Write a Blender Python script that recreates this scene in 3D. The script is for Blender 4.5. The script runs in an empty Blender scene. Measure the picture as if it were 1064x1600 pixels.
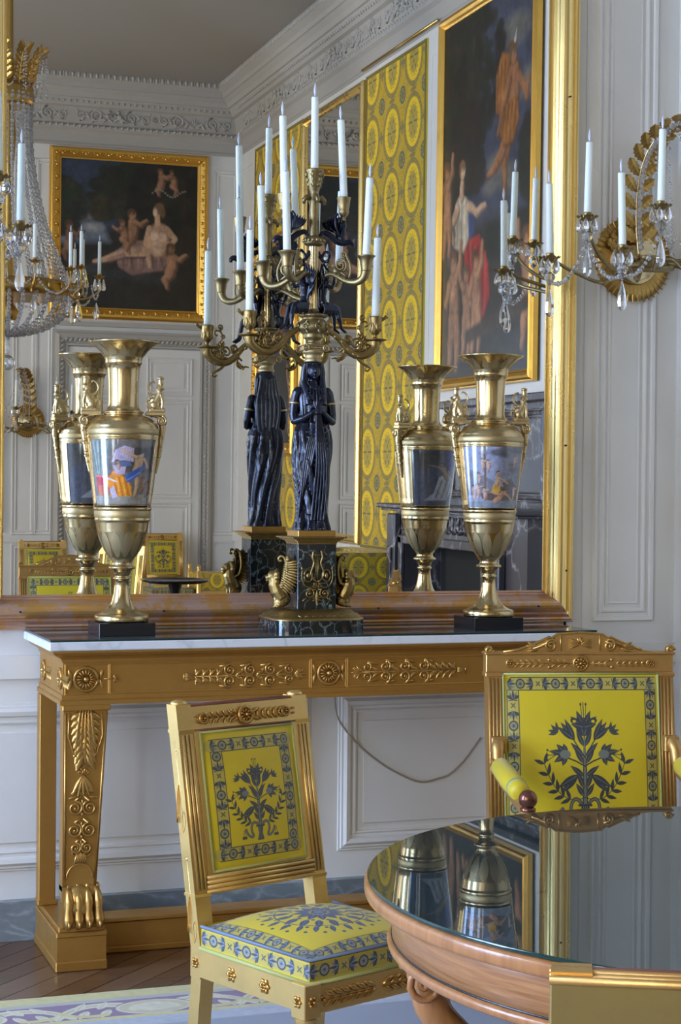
import bpy, math, random
import numpy as np
from mathutils import Matrix, Vector
from math import pi, sin, cos, radians, sqrt, atan2

random.seed(7); np.random.seed(7)
C = bpy.context.scene.collection
scn = bpy.context.scene

# ------------------------------------------------------------------ camera
cam_d = bpy.data.cameras.new('camera'); cam = bpy.data.objects.new('camera', cam_d); C.objects.link(cam)
YAW, PITCH, ROLL = .33887, -.00736, .00881
fw = Vector((sin(YAW)*cos(PITCH), cos(YAW)*cos(PITCH), sin(PITCH)))
rt = Vector((cos(YAW), -sin(YAW), 0)); up = rt.cross(fw)
r2 = rt*cos(ROLL)+up*sin(ROLL); u2 = up*cos(ROLL)-rt*sin(ROLL)
cam.matrix_world = Matrix(((r2.x, u2.x, -fw.x, 0), (r2.y, u2.y, -fw.y, 0), (r2.z, u2.z, -fw.z, 1.45), (0, 0, 0, 1)))
cam_d.sensor_fit = 'VERTICAL'; cam_d.sensor_height = 24; cam_d.lens = 24*2730/1600
cam_d.clip_start = .05; cam_d.clip_end = 100
scn.camera = cam

# ------------------------------------------------------------------ world, view, light
w = bpy.data.worlds.new('sky'); scn.world = w; w.use_nodes = True
w.node_tree.nodes['Background'].inputs[0].default_value = (.62, .74, 1, 1)
w.node_tree.nodes['Background'].inputs[1].default_value = 2.0
scn.view_settings.view_transform = 'Standard'; scn.view_settings.look = 'None'
scn.view_settings.gamma = 1; scn.view_settings.use_curve_mapping = False
scn.view_settings.exposure = 0.2
cy = scn.cycles
cy.max_bounces = 12; cy.diffuse_bounces = 7; cy.glossy_bounces = 6; cy.transmission_bounces = 6; cy.transparent_max_bounces = 8
cy.caustics_reflective = True; cy.blur_glossy = 1.0; cy.caustics_refractive = False; cy.sample_clamp_indirect = 6.0; cy.use_denoising = True

# daylight through the windows of the left wall (x = -3) and the window behind the camera
XL, XR, YB, YF, ZC = -3.0, 4.5, -5.2, 5.745, 5.35
WINDOWS = [(4.35, 1.5, .35, 4.1), (.7, 1.5, .35, 4.1), (-2.6, 1.5, .35, 4.1)]     # centre y, width, sill z, head z

def area(name, loc, rot, sx, sy, power, col):
    d = bpy.data.lights.new(name, 'AREA'); d.shape = 'RECTANGLE'; d.size = sx; d.size_y = sy
    d.energy = power; d.color = col
    o = bpy.data.objects.new(name, d); o.location = loc; o.rotation_euler = rot; C.objects.link(o)
    return o
for i, (yc, wd, z0, z1) in enumerate(WINDOWS):
    area('daylight', (XL-.42, yc, (z0+z1)/2), (0, -pi/2, 0), z1-z0, wd, (500, 185, 165)[i],
         ((.44, .62, 1.0), (.93, .97, 1.0), (1.0, .92, .78))[i])

# ------------------------------------------------------------------ mesh helpers
def frame(o=(0, 0, 0), u=(1, 0, 0), v=(0, 0, 1)):
    """relief frame: local x -> u, y -> v, z -> outward normal"""
    u = Vector(u).normalized(); v = Vector(v).normalized(); n = u.cross(v)
    return Matrix(((u.x, v.x, n.x, o[0]), (u.y, v.y, n.y, o[1]), (u.z, v.z, n.z, o[2]), (0, 0, 0, 1)))
def T(x=0, y=0, z=0): return Matrix.Translation((x, y, z))
def RZ(a): return Matrix.Rotation(a, 4, 'Z')
def RX(a): return Matrix.Rotation(a, 4, 'X')
def RY(a): return Matrix.Rotation(a, 4, 'Y')
ID = Matrix.Identity(4)

class MB:
    def __init__(s): s.v = []; s.f = []; s.sm = []; s.uv = {}; s.mi = []
    def add(s, vs, fs, M=None, smooth=False, uvs=None, mi=0):
        b = len(s.v)
        if M is not None: vs = [tuple(M @ Vector(p)) for p in vs]
        s.v += [tuple(p) for p in vs]
        for i, f in enumerate(fs):
            if uvs is not None: s.uv[len(s.f)] = uvs[i]
            s.f.append(tuple(b+k for k in f)); s.sm.append(smooth); s.mi.append(mi)
        return s
    def box(s, x0, x1, y0, y1, z0, z1, M=None, bev=0):
        if bev <= 0:
            v = [(x0,y0,z0),(x1,y0,z0),(x1,y1,z0),(x0,y1,z0),(x0,y0,z1),(x1,y0,z1),(x1,y1,z1),(x0,y1,z1)]
            f = [(0,3,2,1),(4,5,6,7),(0,1,5,4),(1,2,6,5),(2,3,7,6),(3,0,4,7)]
            return s.add(v, f, M)
        b = bev; n = []; 
        def ring(z, i): return [(x0+i,y0+b,z),(x0+b,y0+i,z),(x1-b,y0+i,z),(x1-i,y0+b,z),(x1-i,y1-b,z),(x1-b,y1-i,z),(x0+b,y1-i,z),(x0+i,y1-b,z)]
        def ringin(z): return [(x0+b,y0+b,z),(x0+b,y0+b,z),(x1-b,y0+b,z),(x1-b,y0+b,z),(x1-b,y1-b,z),(x1-b,y1-b,z),(x0+b,y1-b,z),(x0+b,y1-b,z)]
        v = ringin(z0)+ring(z0+b, 0)+ring(z1-b, 0)+ringin(z1)
        f = [(7,5,3,1), (25,27,29,31)]
        for r in range(3):
            for k in range(8):
                a = r*8+k; c = r*8+(k+1) % 8; f.append((a, c, c+8, a+8))
        return s.add(v, f, M)
    def prism(s, pts, h0, h1, M=None, smooth=False):
        """polygon pts (x,y), extruded along local z"""
        n = len(pts)
        v = [(x, y, h0) for x, y in pts]+[(x, y, h1) for x, y in pts]
        f = [tuple(range(n))[::-1], tuple(range(n, 2*n))]+[(i, (i+1) % n, n+(i+1) % n, n+i) for i in range(n)]
        return s.add(v, f, M, smooth)
    def lathe(s, prof, M=None, n=32, smooth=True, cap=True, arc=None, mod=None, uv=False):
        vs = []; fs = []; uvs = []
        a0, a1 = arc or (0, 2*pi); m = n if arc is None else n+1
        for j, (r, z) in enumerate(prof):
            for i in range(m):
                a = a0+(a1-a0)*i/n; rr = r*(mod(a, j) if mod else 1)
                vs.append((rr*cos(a), rr*sin(a), z))
        for j in range(len(prof)-1):
            for i in range(n):
                k = (i+1) % m
                fs.append((j*m+i, j*m+k, (j+1)*m+k, (j+1)*m+i))
                if uv:
                    v0, v1 = j/(len(prof)-1), (j+1)/(len(prof)-1)
                    uvs.append(((i/n, v0), ((i+1)/n, v0), ((i+1)/n, v1), (i/n, v1)))
        s.add(vs, fs, M, smooth, uvs if uv else None)
        if cap and arc is None:
            L = len(prof)-1
            if prof[0][0] > 1e-4: s.add([(prof[0][0]*cos(2*pi*i/n), prof[0][0]*sin(2*pi*i/n), prof[0][1]) for i in range(n)], [tuple(range(n))[::-1]], M)
            if prof[L][0] > 1e-4: s.add([(prof[L][0]*cos(2*pi*i/n), prof[L][0]*sin(2*pi*i/n), prof[L][1]) for i in range(n)], [tuple(range(n))], M)
        return s
    def tube(s, pts, r, M=None, n=6, smooth=True, flat=1.0):
        pts = [Vector(p) for p in pts]; N = len(pts)
        rs = r if hasattr(r, '__len__') else [r]*N
        vs = []; ref = None
        for i, p in enumerate(pts):
            t = (pts[min(i+1, N-1)]-pts[max(i-1, 0)])
            if t.length < 1e-9: t = Vector((0, 0, 1))
            t.normalize()
            if ref is None:
                ref = Vector((0, 0, 1)) if abs(t.z) < .9 else Vector((1, 0, 0))
            a = ref - t*ref.dot(t)
            if a.length < 1e-6: a = t.orthogonal()
            a.normalize(); b = t.cross(a); ref = a
            for k in range(n):
                q = 2*pi*k/n
                vs.append(p+(a*cos(q)*flat+b*sin(q))*rs[i])
        fs = [(i*n+k, i*n+(k+1) % n, (i+1)*n+(k+1) % n, (i+1)*n+k) for i in range(N-1) for k in range(n)]
        fs += [tuple(range(n))[::-1], tuple((N-1)*n+k for k in range(n))]
        return s.add(vs, fs, M, smooth)
    def ball(s, c, r, M=None, n=10, m=6, smooth=True):
        rx, ry, rz = r if hasattr(r, '__len__') else (r, r, r)
        vs = [(c[0], c[1], c[2]-rz)]
        for j in range(1, m):
            t = -pi/2+pi*j/m
            for i in range(n):
                a = 2*pi*i/n; vs.append((c[0]+rx*cos(t)*cos(a), c[1]+ry*cos(t)*sin(a), c[2]+rz*sin(t)))
        vs.append((c[0], c[1], c[2]+rz)); L = len(vs)-1
        fs = [(0, 1+(i+1) % n, 1+i) for i in range(n)]
        for j in range(m-2):
            for i in range(n):
                a = 1+j*n+i; b = 1+j*n+(i+1) % n; fs.append((a, b, b+n, a+n))
        fs += [(L, L-n+i, L-n+(i+1) % n) for i in range(n)]
        return s.add(vs, fs, M, smooth)
    def grid(s, P, M=None, smooth=True, uv=None, flip=False):
        """P: rows x cols x 3 array of points; uv: optional function of (u,v) -> uv"""
        R, K = len(P), len(P[0])
        vs = [tuple(p) for row in P for p in row]; fs = []; uvs = []
        for j in range(R-1):
            for i in range(K-1):
                q = [(j, i), (j, i+1), (j+1, i+1), (j+1, i)]
                if flip: q = q[::-1]
                fs.append(tuple(a*K+b for a, b in q))
                uvs.append(tuple(((b/(K-1)), (a/(R-1))) for a, b in q))
        return s.add(vs, fs, M, smooth, uvs)
    # ---- relief ornament in a frame M (x right, y up, z out)
    def leaf(s, M, x, y, L, W, ang, h=.004):
        ca, sa = cos(ang), sin(ang)
        prof = [(0, .12), (.25, .8), (.5, 1), (.75, .72), (1, 0)]
        vs = []
        for t, wv in prof:
            for side in (-1, 0, 1):
                px, py = t*L, side*wv*W/2
                vs.append((x+px*ca-py*sa, y+px*sa+py*ca, (h if side == 0 else h*.25)*(1-.3*t)))
        fs = [(j*3+i, j*3+i+1, (j+1)*3+i+1, (j+1)*3+i) for j in range(4) for i in range(2)]
        vs2 = [(a, b, -.001) for a, b, c in (vs[0], vs[2], vs[5], vs[8], vs[11], vs[14], vs[9], vs[6], vs[3])]
        n = len(vs); vs = vs+vs2
        rim = [0, 2, 5, 8, 11, 14, 9, 6, 3]
        fs = [f[::-1] for f in fs]
        for k in range(9):
            a, b = rim[k], rim[(k+1) % 9]; fs.append((a, b, n+(k+1) % 9, n+k))
        return s.add(vs, fs, M, True)
    def spiral(s, M, x, y, r, turns=1.6, a0=0, d=1, th=.003, out=None):
        pts = []; N = int(10*turns)+2; rs = []
        for i in range(N+1):
            t = i/N; a = a0+d*2*pi*turns*t; rr = r*(1-t)**.8+.12*r
            pts.append((x+rr*cos(a), y+rr*sin(a), th*.5)); rs.append(th*(1-.35*t))
        if out is not None: pts.insert(0, (out[0], out[1], th*.4)); rs.insert(0, th*.8)
        s.tube(pts, rs, M, n=5)
        return s.ball((x, y, th*.4), (r*.22, r*.22, th*1.3), M, 8, 4)
    def rosette(s, M, x, y, r, n=12, h=.006, rim=True):
        for k in range(n):
            a = 2*pi*k/n; s.leaf(M, x+r*.28*cos(a), y+r*.28*sin(a), r*.62, r*1.6*pi/n*.75, a, h)
        s.ball((x, y, h*.4), (r*.27, r*.27, h*1.1), M, 10, 6)
        if rim: s.tube([(x+r*cos(2*pi*k/18), y+r*sin(2*pi*k/18), h*.3) for k in range(19)], h*.5, M, n=5)
        return s
    def palmette(s, M, x, y, L, ang, n=7, spread=1.1, h=.005, w=.28):
        for k in range(n):
            t = (k/(n-1)-.5)*2; a = ang+t*spread
            s.leaf(M, x, y, L*(1-.35*abs(t)), L*w, a, h)
        return s
    def build(s, name, mat, parent=None, mesh_only=False):
        me = bpy.data.meshes.new(name); me.from_pydata(s.v, [], s.f)
        me.polygons.foreach_set('use_smooth', s.sm)
        for m in (mat if isinstance(mat, (list, tuple)) else [mat]): me.materials.append(m)
        if any(s.mi): me.polygons.foreach_set('material_index', s.mi)
        if s.uv:
            l = me.uv_layers.new(name='UVMap'); d = np.zeros(len(me.loops)*2, 'f')
            for i, p in enumerate(me.polygons):
                if i in s.uv:
                    for k, q in zip(p.loop_indices, s.uv[i]): d[2*k] = q[0]; d[2*k+1] = q[1]
            l.data.foreach_set('uv', d)
        me.validate(verbose=False); me.update()
        if mesh_only: return me
        return link(name, me, parent)

def link(name, me, parent=None, M=None):
    o = bpy.data.objects.new(name, me); C.objects.link(o)
    if parent is not None: o.parent = parent
    if M is not None: o.matrix_local = M
    return o
def thing(name, label, cat, loc=(0, 0, 0), rz=0, group=None):
    o = bpy.data.objects.new(name, None); C.objects.link(o); o.empty_display_size = .1
    o.location = loc; o.rotation_euler = (0, 0, rz); o['label'] = label; o['category'] = cat
    if group: o['group'] = group
    return o
def tag(o, label, cat, group=None):
    o['label'] = label; o['category'] = cat
    if group: o['group'] = group
    return o
def struct(o, label=None):
    o['kind'] = 'structure'
    if label: o['label'] = label; o['category'] = 'structure'
    return o
def dup(root, loc, rz, label, group=None):
    def cp(o, par):
        c = o.copy(); C.objects.link(c)
        if par is not None: c.parent = par
        for ch in kids.get(o.name, []): cp(ch, c)
        return c
    kids = {}
    for o in root.children_recursive: kids.setdefault(o.parent.name, []).append(o)
    r = cp(root, None); r.location = loc; r.rotation_euler = (0, 0, rz); r['label'] = label
    if group: r['group'] = group
    return r
def remesh(o, vox, smooth=2):
    m = o.modifiers.new('remesh', 'REMESH'); m.mode = 'VOXEL'; m.voxel_size = vox; m.use_smooth_shade = True
    if smooth:
        k = o.modifiers.new('smooth', 'SMOOTH'); k.factor = .5; k.iterations = smooth
    return o
def bez(p0, p1, p2, p3, n=10):
    out = []
    for i in range(n+1):
        t = i/n; a = (1-t)**3; b = 3*t*(1-t)**2; c = 3*t*t*(1-t); d = t**3
        out.append(tuple(a*p0[k]+b*p1[k]+c*p2[k]+d*p3[k] for k in range(len(p0))))
    return out
def spl(pts, n=6):
    """Catmull-Rom through pts"""
    P = [np.array(p, float) for p in pts]; P = [2*P[0]-P[1]]+P+[2*P[-1]-P[-2]]; out = []
    for i in range(1, len(P)-2):
        for k in range(n):
            t = k/n
            out.append(tuple(.5*((2*P[i])+(-P[i-1]+P[i+1])*t+(2*P[i-1]-5*P[i]+4*P[i+1]-P[i+2])*t*t+(-P[i-1]+3*P[i]-3*P[i+1]+P[i+2])*t**3)))
    out.append(tuple(P[-2])); return out

# ------------------------------------------------------------------ material helpers
def mat(name, col=(.8, .8, .8), rough=.5, metal=0, **kw):
    m = bpy.data.materials.new(name); m.use_nodes = True; b = m.node_tree.nodes['Principled BSDF']
    b.inputs['Base Color'].default_value = (*col, 1); b.inputs['Roughness'].default_value = rough; b.inputs['Metallic'].default_value = metal
    for k, v in kw.items(): b.inputs[k.replace('_', ' ')].default_value = v
    return m
def nd(m, t, **kw):
    n = m.node_tree.nodes.new(t)
    for k, v in kw.items():
        if k in n.inputs: n.inputs[k].default_value = v
        else: setattr(n, k, v)
    return n
def lk(m, a, b): m.node_tree.links.new(a, b)
def bsdf(m): return m.node_tree.nodes['Principled BSDF']
def coords(m, scale=(1, 1, 1), rot=(0, 0, 0), kind='Object'):
    t = nd(m, 'ShaderNodeTexCoord'); p = nd(m, 'ShaderNodeMapping'); p.inputs['Scale'].default_value = scale; p.inputs['Rotation'].default_value = rot
    lk(m, t.outputs[kind], p.inputs[0]); return p.outputs[0]
def noise(m, vec, scale, detail=4, rough=.6, dist=0):
    n = nd(m, 'ShaderNodeTexNoise'); n.inputs['Scale'].default_value = scale; n.inputs['Detail'].default_value = detail
    n.inputs['Roughness'].default_value = rough; n.inputs['Distortion'].default_value = dist; lk(m, vec, n.inputs['Vector']); return n.outputs[0]
def ramp(m, fac, stops):
    r = nd(m, 'ShaderNodeValToRGB'); cr = r.color_ramp
    while len(cr.elements) < len(stops): cr.elements.new(.5)
    for e, (p, c) in zip(cr.elements, stops):
        e.position = p; e.color = (*c, 1) if len(c) == 3 else c
    lk(m, fac, r.inputs[0]); return r.outputs[0]
def mixc(m, fac, a, b):
    n = nd(m, 'ShaderNodeMix', data_type='RGBA')
    for i, x in ((0, fac), (6, a), (7, b)):
        if isinstance(x, bpy.types.NodeSocket): lk(m, x, n.inputs[i])
        else: n.inputs[i].default_value = x if i == 0 else (*x, 1)
    return n.outputs[2]
def bump(m, h, strength=.3, dist=.002):
    b = nd(m, 'ShaderNodeBump'); b.inputs['Strength'].default_value = strength; b.inputs['Distance'].default_value = dist
    lk(m, h, b.inputs['Height']); lk(m, b.outputs[0], bsdf(m).inputs['Normal'])
def g3(v): return (v, v, v)

def gold(name, c1, c2, r1, r2, metal=1, wear=None, wearc=(.35, .12, .06), bstr=.25, nscale=14):
    m = mat(name, c1, r1, metal); v = coords(m); n = noise(m, v, nscale, 6, .65)
    col = mixc(m, n, c1, c2)
    if wear is not None:
        n3 = noise(m, coords(m, (1, 1, 1)), wear[0], 8, .72); f = ramp(m, n3, [(wear[1], g3(0)), (wear[1]+.06, g3(1))])
        col = mixc(m, f, col, wearc)
    lk(m, col, bsdf(m).inputs['Base Color'])
    r = ramp(m, n, [(.3, g3(r1)), (.7, g3(r2))]); lk(m, r, bsdf(m).inputs['Roughness'])
    bump(m, noise(m, v, nscale*6, 4), bstr, .0015)
    return m
M_ = {}
M_['vase_gold'] = gold('burnished_gold', (.64, .48, .23), (.50, .38, .20), .17, .32, bstr=.06, nscale=11)
M_['vase_matt'] = gold('matt_gold', (.52, .40, .20), (.44, .34, .18), .42, .55, bstr=.08, nscale=40)
M_['gilt_bronze'] = gold('gilt_bronze', (.50, .35, .13), (.15, .10, .04), .28, .45, bstr=.5, nscale=30)
M_['ormolu'] = gold('mat_ormolu', (.44, .33, .15), (.17, .13, .065), .35, .5, bstr=.35, nscale=30)
M_['gilt_wood'] = gold('gilded_wood', (.58, .31, .07), (.36, .18, .04), .38, .55, metal=.75, wear=(9, .66), wearc=(.42, .25, .15), bstr=.25, nscale=7)
M_['gilt_relief'] = gold('burnished_relief', (.66, .40, .12), (.42, .24, .07), .24, .4, metal=.85, wear=(25, .68), wearc=(.40, .22, .14), bstr=.25, nscale=18)
M_['chair_gilt'] = gold('chair_gilding', (.88, .62, .24), (.66, .42, .13), .26, .42, metal=.85, wear=(16, .68), wearc=(.42, .20, .12), bstr=.25, nscale=9)
M_['frame_gilt'] = gold('mirror_frame_gilding', (.93, .70, .28), (.86, .62, .22), .24, .34, metal=.95, wear=(40, .80), wearc=(.5, .26, .10), bstr=.05, nscale=5)
M_['frame_worn'] = gold('worn_frame_gilding', (.74, .42, .12), (.55, .27, .09), .34, .5, metal=.75, wear=(9, .46), wearc=(.62, .40, .30), bstr=.3, nscale=8)
M_['pic_gilt'] = gold('picture_frame_gilding', (.90, .55, .12), (.70, .40, .08), .28, .42, metal=.9, bstr=.3, nscale=10)
M_['crest_gilt'] = gold('antique_gilding', (.66, .39, .13), (.46, .26, .08), .34, .5, metal=.8, wear=(22, .63), wearc=(.44, .27, .19), bstr=.3, nscale=16)
M_['olive_gilt'] = gold('dull_gilding', (.34, .26, .09), (.22, .165, .065), .5, .62, metal=.35, wear=(14, .66), wearc=(.42, .34, .22), bstr=.3, nscale=10)
M_['patina'] = gold('dark_patinated_bronze', (.004, .0065, .018), (.007, .011, .030), .18, .28, metal=.4, bstr=.1, nscale=30)
bsdf(M_['patina']).inputs['Coat Weight'].default_value = .35; bsdf(M_['patina']).inputs['Coat Roughness'].default_value = .25
M_['wax'] = mat('candle_wax', (.80, .84, .78), .42, 0, Subsurface_Weight=.65, Subsurface_Scale=.02, Subsurface_Radius=(1, 1, .95))
M_['bulb'] = mat('flame_shaped_bulb', (.78, .82, .95), .18, 0, Transmission_Weight=.25, IOR=1.4)
M_['black_stone'] = mat('black_stone', (.012, .013, .016), .22)
def crystal(name, w):
    m = mat(name, (.97, .98, 1), .02, 0, Transmission_Weight=w, IOR=1.55); return m
M_['crystal'] = crystal('cut_crystal', .9)
M_['bead'] = crystal('crystal_beads', .82)
def wallpaint():
    m = mat('grey_panel_paint', (.62, .60, .565), .5); v = coords(m)
    n = noise(m, v, 3, 6); c = ramp(m, n, [(.3, (.685, .67, .63)), (.7, (.735, .72, .68))]); lk(m, c, bsdf(m).inputs['Base Color'])
    bump(m, noise(m, coords(m, (40, 40, 3)), 6, 3), .12, .001); return m
M_['wall'] = wallpaint()
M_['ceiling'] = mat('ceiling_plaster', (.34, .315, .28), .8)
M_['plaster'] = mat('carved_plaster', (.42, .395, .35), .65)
def marble(name, base, vein, vein2, scale, r=.18, w=.035, stretch=(1, 1, 1), vein_amt=1.0):
    m = mat(name, base, r); v = coords(m, stretch)
    n0 = noise(m, v, scale*.7, 4, .6)
    add = nd(m, 'ShaderNodeVectorMath', operation='MULTIPLY_ADD'); cmb = nd(m, 'ShaderNodeTexNoise'); cmb.inputs['Scale'].default_value = scale*.9; cmb.inputs['Detail'].default_value = 5
    lk(m, v, cmb.inputs['Vector']); lk(m, cmb.outputs[1], add.inputs[0]); add.inputs[1].default_value = (.55/scale*3, .55/scale*3, .55/scale*3); lk(m, v, add.inputs[2])
    vo = nd(m, 'ShaderNodeTexVoronoi', feature='DISTANCE_TO_EDGE'); vo.inputs['Scale'].default_value = scale; lk(m, add.outputs[0], vo.inputs['Vector'])
    f = ramp(m, vo.outputs['Distance'], [(0, g3(vein_amt)), (w, g3(vein_amt*.35)), (w*2.6, g3(0))])
    n1 = noise(m, v, scale*2, 6); f2 = nd(m, 'ShaderNodeMath', operation='MULTIPLY'); lk(m, f, f2.inputs[0]); lk(m, ramp(m, n1, [(.35, g3(.1)), (.6, g3(1))]), f2.inputs[1])
    c0 = mixc(m, n0, base, vein2); c = mixc(m, f2.outputs[0], c0, vein); lk(m, c, bsdf(m).inputs['Base Color']); return m
M_['green_marble'] = marble('sea_green_marble', (.006, .008, .010), (.34, .42, .42), (.018, .024, .027), 24, .10, .022, (1, 1.6, .8), .7)
M_['white_marble'] = marble('white_marble', (.66, .67, .70), (.40, .41, .45), (.74, .75, .77), 5, .3, .03, vein_amt=.6)
M_['fire_marble'] = marble('grey_violet_marble', (.035, .029, .030), (.46, .42, .40), (.085, .072, .072), 3.2, .30, .022, (1, 1.3, 1.0), .8)
M_['skirt_marble'] = marble('grey_green_marble', (.13, .16, .17), (.33, .38, .42), (.24, .28, .31), 6, .25, .06, (1, 1, 2.2))
def wood(name, c1, c2, r=.35, scale=(3, 3, 40), coat=0, rot=(0, 0, 0), ns=2.5):
    m = mat(name, c1, r, 0, Coat_Weight=coat); v = coords(m, scale, rot); n = noise(m, v, ns, 6, .6, .6)
    lk(m, ramp(m, n, [(.3, c1), (.7, c2)]), bsdf(m).inputs['Base Color']); bump(m, n, .1, .0008); return m
M_['plank'] = wood('waxed_oak', (.075, .034, .016), (.15, .075, .036), .3, (4, 30, 4), .15)
M_['plank2'] = wood('waxed_oak_lighter', (.11, .055, .028), (.19, .10, .05), .33, (4, 30, 4), .15)
M_['table_wood'] = wood('honey_satinwood', (.27, .115, .042), (.47, .235, .095), .3, (2.5, 2.5, 55), .2)
M_['table_rim'] = wood('honey_rim_wood', (.30, .125, .042), (.45, .215, .080), .28, (16, 16, 2), .2)
M_['ebony'] = mat('ebony_inlay', (.01, .01, .012), .25)
M_['glass_top'] = mat('dark_glass_top', (.020, .036, .040), .01, 0, IOR=3.1, Specular_Tint=(.86, .95, 1.0, 1))
M_['glass_edge'] = mat('bottle_green_glass_edge', (.010, .035, .030), .08, 0, IOR=1.6)
M_['console_glass'] = mat('console_glass_plate', (.09, .11, .11), .02, 0, IOR=1.9)
def mirror_mat():
    m = bpy.data.materials.new('silvered_glass'); m.use_nodes = True; nt = m.node_tree; nt.nodes.clear()
    o = nt.nodes.new('ShaderNodeOutputMaterial'); g = nt.nodes.new('ShaderNodeBsdfGlossy'); g.inputs['Roughness'].default_value = 0
    g.inputs['Color'].default_value = (.90, .90, .87, 1); nt.links.new(g.outputs[0], o.inputs[0]); return m
M_['mirror'] = mirror_mat()
M_['dark'] = mat('soot_black', (.008, .008, .008), .7)
M_['brass'] = mat('brass_fitting', (.6, .42, .16), .3, 1)
M_['cable'] = mat('gilt_cable', (.33, .27, .18), .5)
M_['black_tray'] = mat('black_lacquer', (.012, .012, .014), .2)
# ------------------------------------------------------------------ flat pictures painted by numpy (canvases, woven silks)
class Canvas:
    """x,y in 0..1 (y up, aspect kept by caller through asp = h/w); colours linear"""
    def __init__(s, W, H, bg): s.W, s.H = W, H; s.a = np.ones((H, W, 3), 'f')*np.array(bg, 'f')
    def _blend(s, x0, x1, y0, y1, fn, col, al=1):
        i0, i1 = max(0, int(x0*s.W)-2), min(s.W, int(x1*s.W)+3); j0, j1 = max(0, int(y0*s.W)-2), min(s.H, int(y1*s.W)+3)
        if i0 >= i1 or j0 >= j1: return
        X, Y = np.meshgrid((np.arange(i0, i1)+.5)/s.W, (np.arange(j0, j1)+.5)/s.W)
        m = np.clip(fn(X, Y), 0, 1)[..., None]*al
        s.a[j0:j1, i0:i1] = s.a[j0:j1, i0:i1]*(1-m)+np.array(col, 'f')*m
    # all units are fractions of the WIDTH
    def ell(s, x, y, rx, ry, col, ang=0, soft=.0, al=1, ring=0):
        c, n = cos(ang), sin(ang); R = max(rx, ry)*(1+soft)+.004; e = max(soft, 1.0/(s.W*min(rx, ry)+1e-9))
        def fn(X, Y):
            u, v = (X-x)*c+(Y-y)*n, -(X-x)*n+(Y-y)*c; d = np.sqrt((u/rx)**2+(v/ry)**2)
            if ring: return np.clip((ring/2-abs(d-1))/e*1.0+.5, 0, 1)
            return (1-d)/e+.5
        s._blend(x-R-ring*R, x+R+ring*R, y-R-ring*R, y+R+ring*R, fn, col, al)
    def line(s, pts, w0, col, w1=None, al=1, soft=0):
        w1 = w0 if w1 is None else w1; n = len(pts)-1; xs = [p[0] for p in pts]; ys = [p[1] for p in pts]; W = max(w0, w1)+soft
        def fn(X, Y):
            m = np.zeros(X.shape, 'f')
            for k in range(n):
                (ax, ay), (bx, by) = pts[k], pts[k+1]; dx, dy = bx-ax, by-ay; L = dx*dx+dy*dy+1e-12
                t = np.clip(((X-ax)*dx+(Y-ay)*dy)/L, 0, 1); d = np.hypot(X-ax-t*dx, Y-ay-t*dy)
                g = (k+t)/n; wd = w0+(w1-w0)*g; m = np.maximum(m, np.clip((wd/2-d)/max(soft, 1/s.W)+.5, 0, 1))
            return m
        s._blend(min(xs)-W, max(xs)+W, min(ys)-W, max(ys)+W, fn, col, al)
    def leaf(s, x, y, L, w, ang, col, al=1, mid=None):
        c, n = cos(ang), sin(ang)
        def fn(X, Y):
            u, v = ((X-x)*c+(Y-y)*n)/L, -(X-x)*n+(Y-y)*c
            prof = w/2*np.sin(np.pi*np.clip(u, 0, 1)**.8)
            k = np.where((u > 0) & (u < 1), (prof-abs(v))*s.W+.5, 0)
            return k
        s._blend(x-L-w, x+L+w, y-L-w, y+L+w, fn, col, al)
        if mid is not None: s.line([(x+.1*L*c, y+.1*L*n), (x+.85*L*c, y+.85*L*n)], w*.16, mid, w*.08, al*.8)
    def poly(s, pts, col, al=1, soft=0):
        P = np.array(pts, float)
        def fn(X, Y):
            ins = np.zeros(X.shape, bool); d = np.full(X.shape, 9.)
            for k in range(len(P)):
                ax, ay = P[k]; bx, by = P[(k+1) % len(P)]
                cnd = ((ay > Y) != (by > Y)) & (X < (bx-ax)*(Y-ay)/(by-ay+1e-12)+ax); ins ^= cnd
                dx, dy = bx-ax, by-ay; t = np.clip(((X-ax)*dx+(Y-ay)*dy)/(dx*dx+dy*dy+1e-12), 0, 1)
                d = np.minimum(d, np.hypot(X-ax-t*dx, Y-ay-t*dy))
            return np.where(ins, d, -d)/max(soft, 1/s.W)+.5
        s._blend(P[:, 0].min()-soft, P[:, 0].max()+soft, P[:, 1].min()-soft, P[:, 1].max()+soft, fn, col, al)
    def clouds(s, amt, seed=1, sc=6):
        rng = np.random.RandomState(seed); out = np.zeros((s.H, s.W), 'f'); a = 1
        for o in range(4):
            g = rng.rand(int(sc*s.H/s.W)+3, sc+3); X = np.linspace(0, sc, s.W); Y = np.linspace(0, sc*s.H/s.W, s.H)
            x0 = X.astype(int); y0 = Y.astype(int); fx = (X-x0)[None]; fy = (Y-y0)[:, None]; fx = fx*fx*(3-2*fx); fy = fy*fy*(3-2*fy)
            q = lambda j, i: g[np.ix_(y0+j, x0+i)]
            out += a*((q(0, 0)*(1-fx)+q(0, 1)*fx)*(1-fy)+(q(1, 0)*(1-fx)+q(1, 1)*fx)*fy-.5); a *= .5; sc *= 2
        s.a *= np.clip(1+amt*out[..., None], 0, 3)
    def blur(s, n=1):
        for _ in range(n):
            for ax in (0, 1): s.a = (s.a*2+np.roll(s.a, 1, ax)+np.roll(s.a, -1, ax))/4
    def image(s, name):
        im = bpy.data.images.new(name, s.W, s.H, alpha=False, float_buffer=False)
        v = np.clip(s.a, 0, 1); v = np.where(v <= .0031308, v*12.92, 1.055*np.power(np.maximum(v, 1e-6), 1/2.4)-.055)
        px = np.ones((s.H, s.W, 4), 'f'); px[..., :3] = v; im.pixels.foreach_set(px.ravel()); im.pack(); return im
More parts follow.
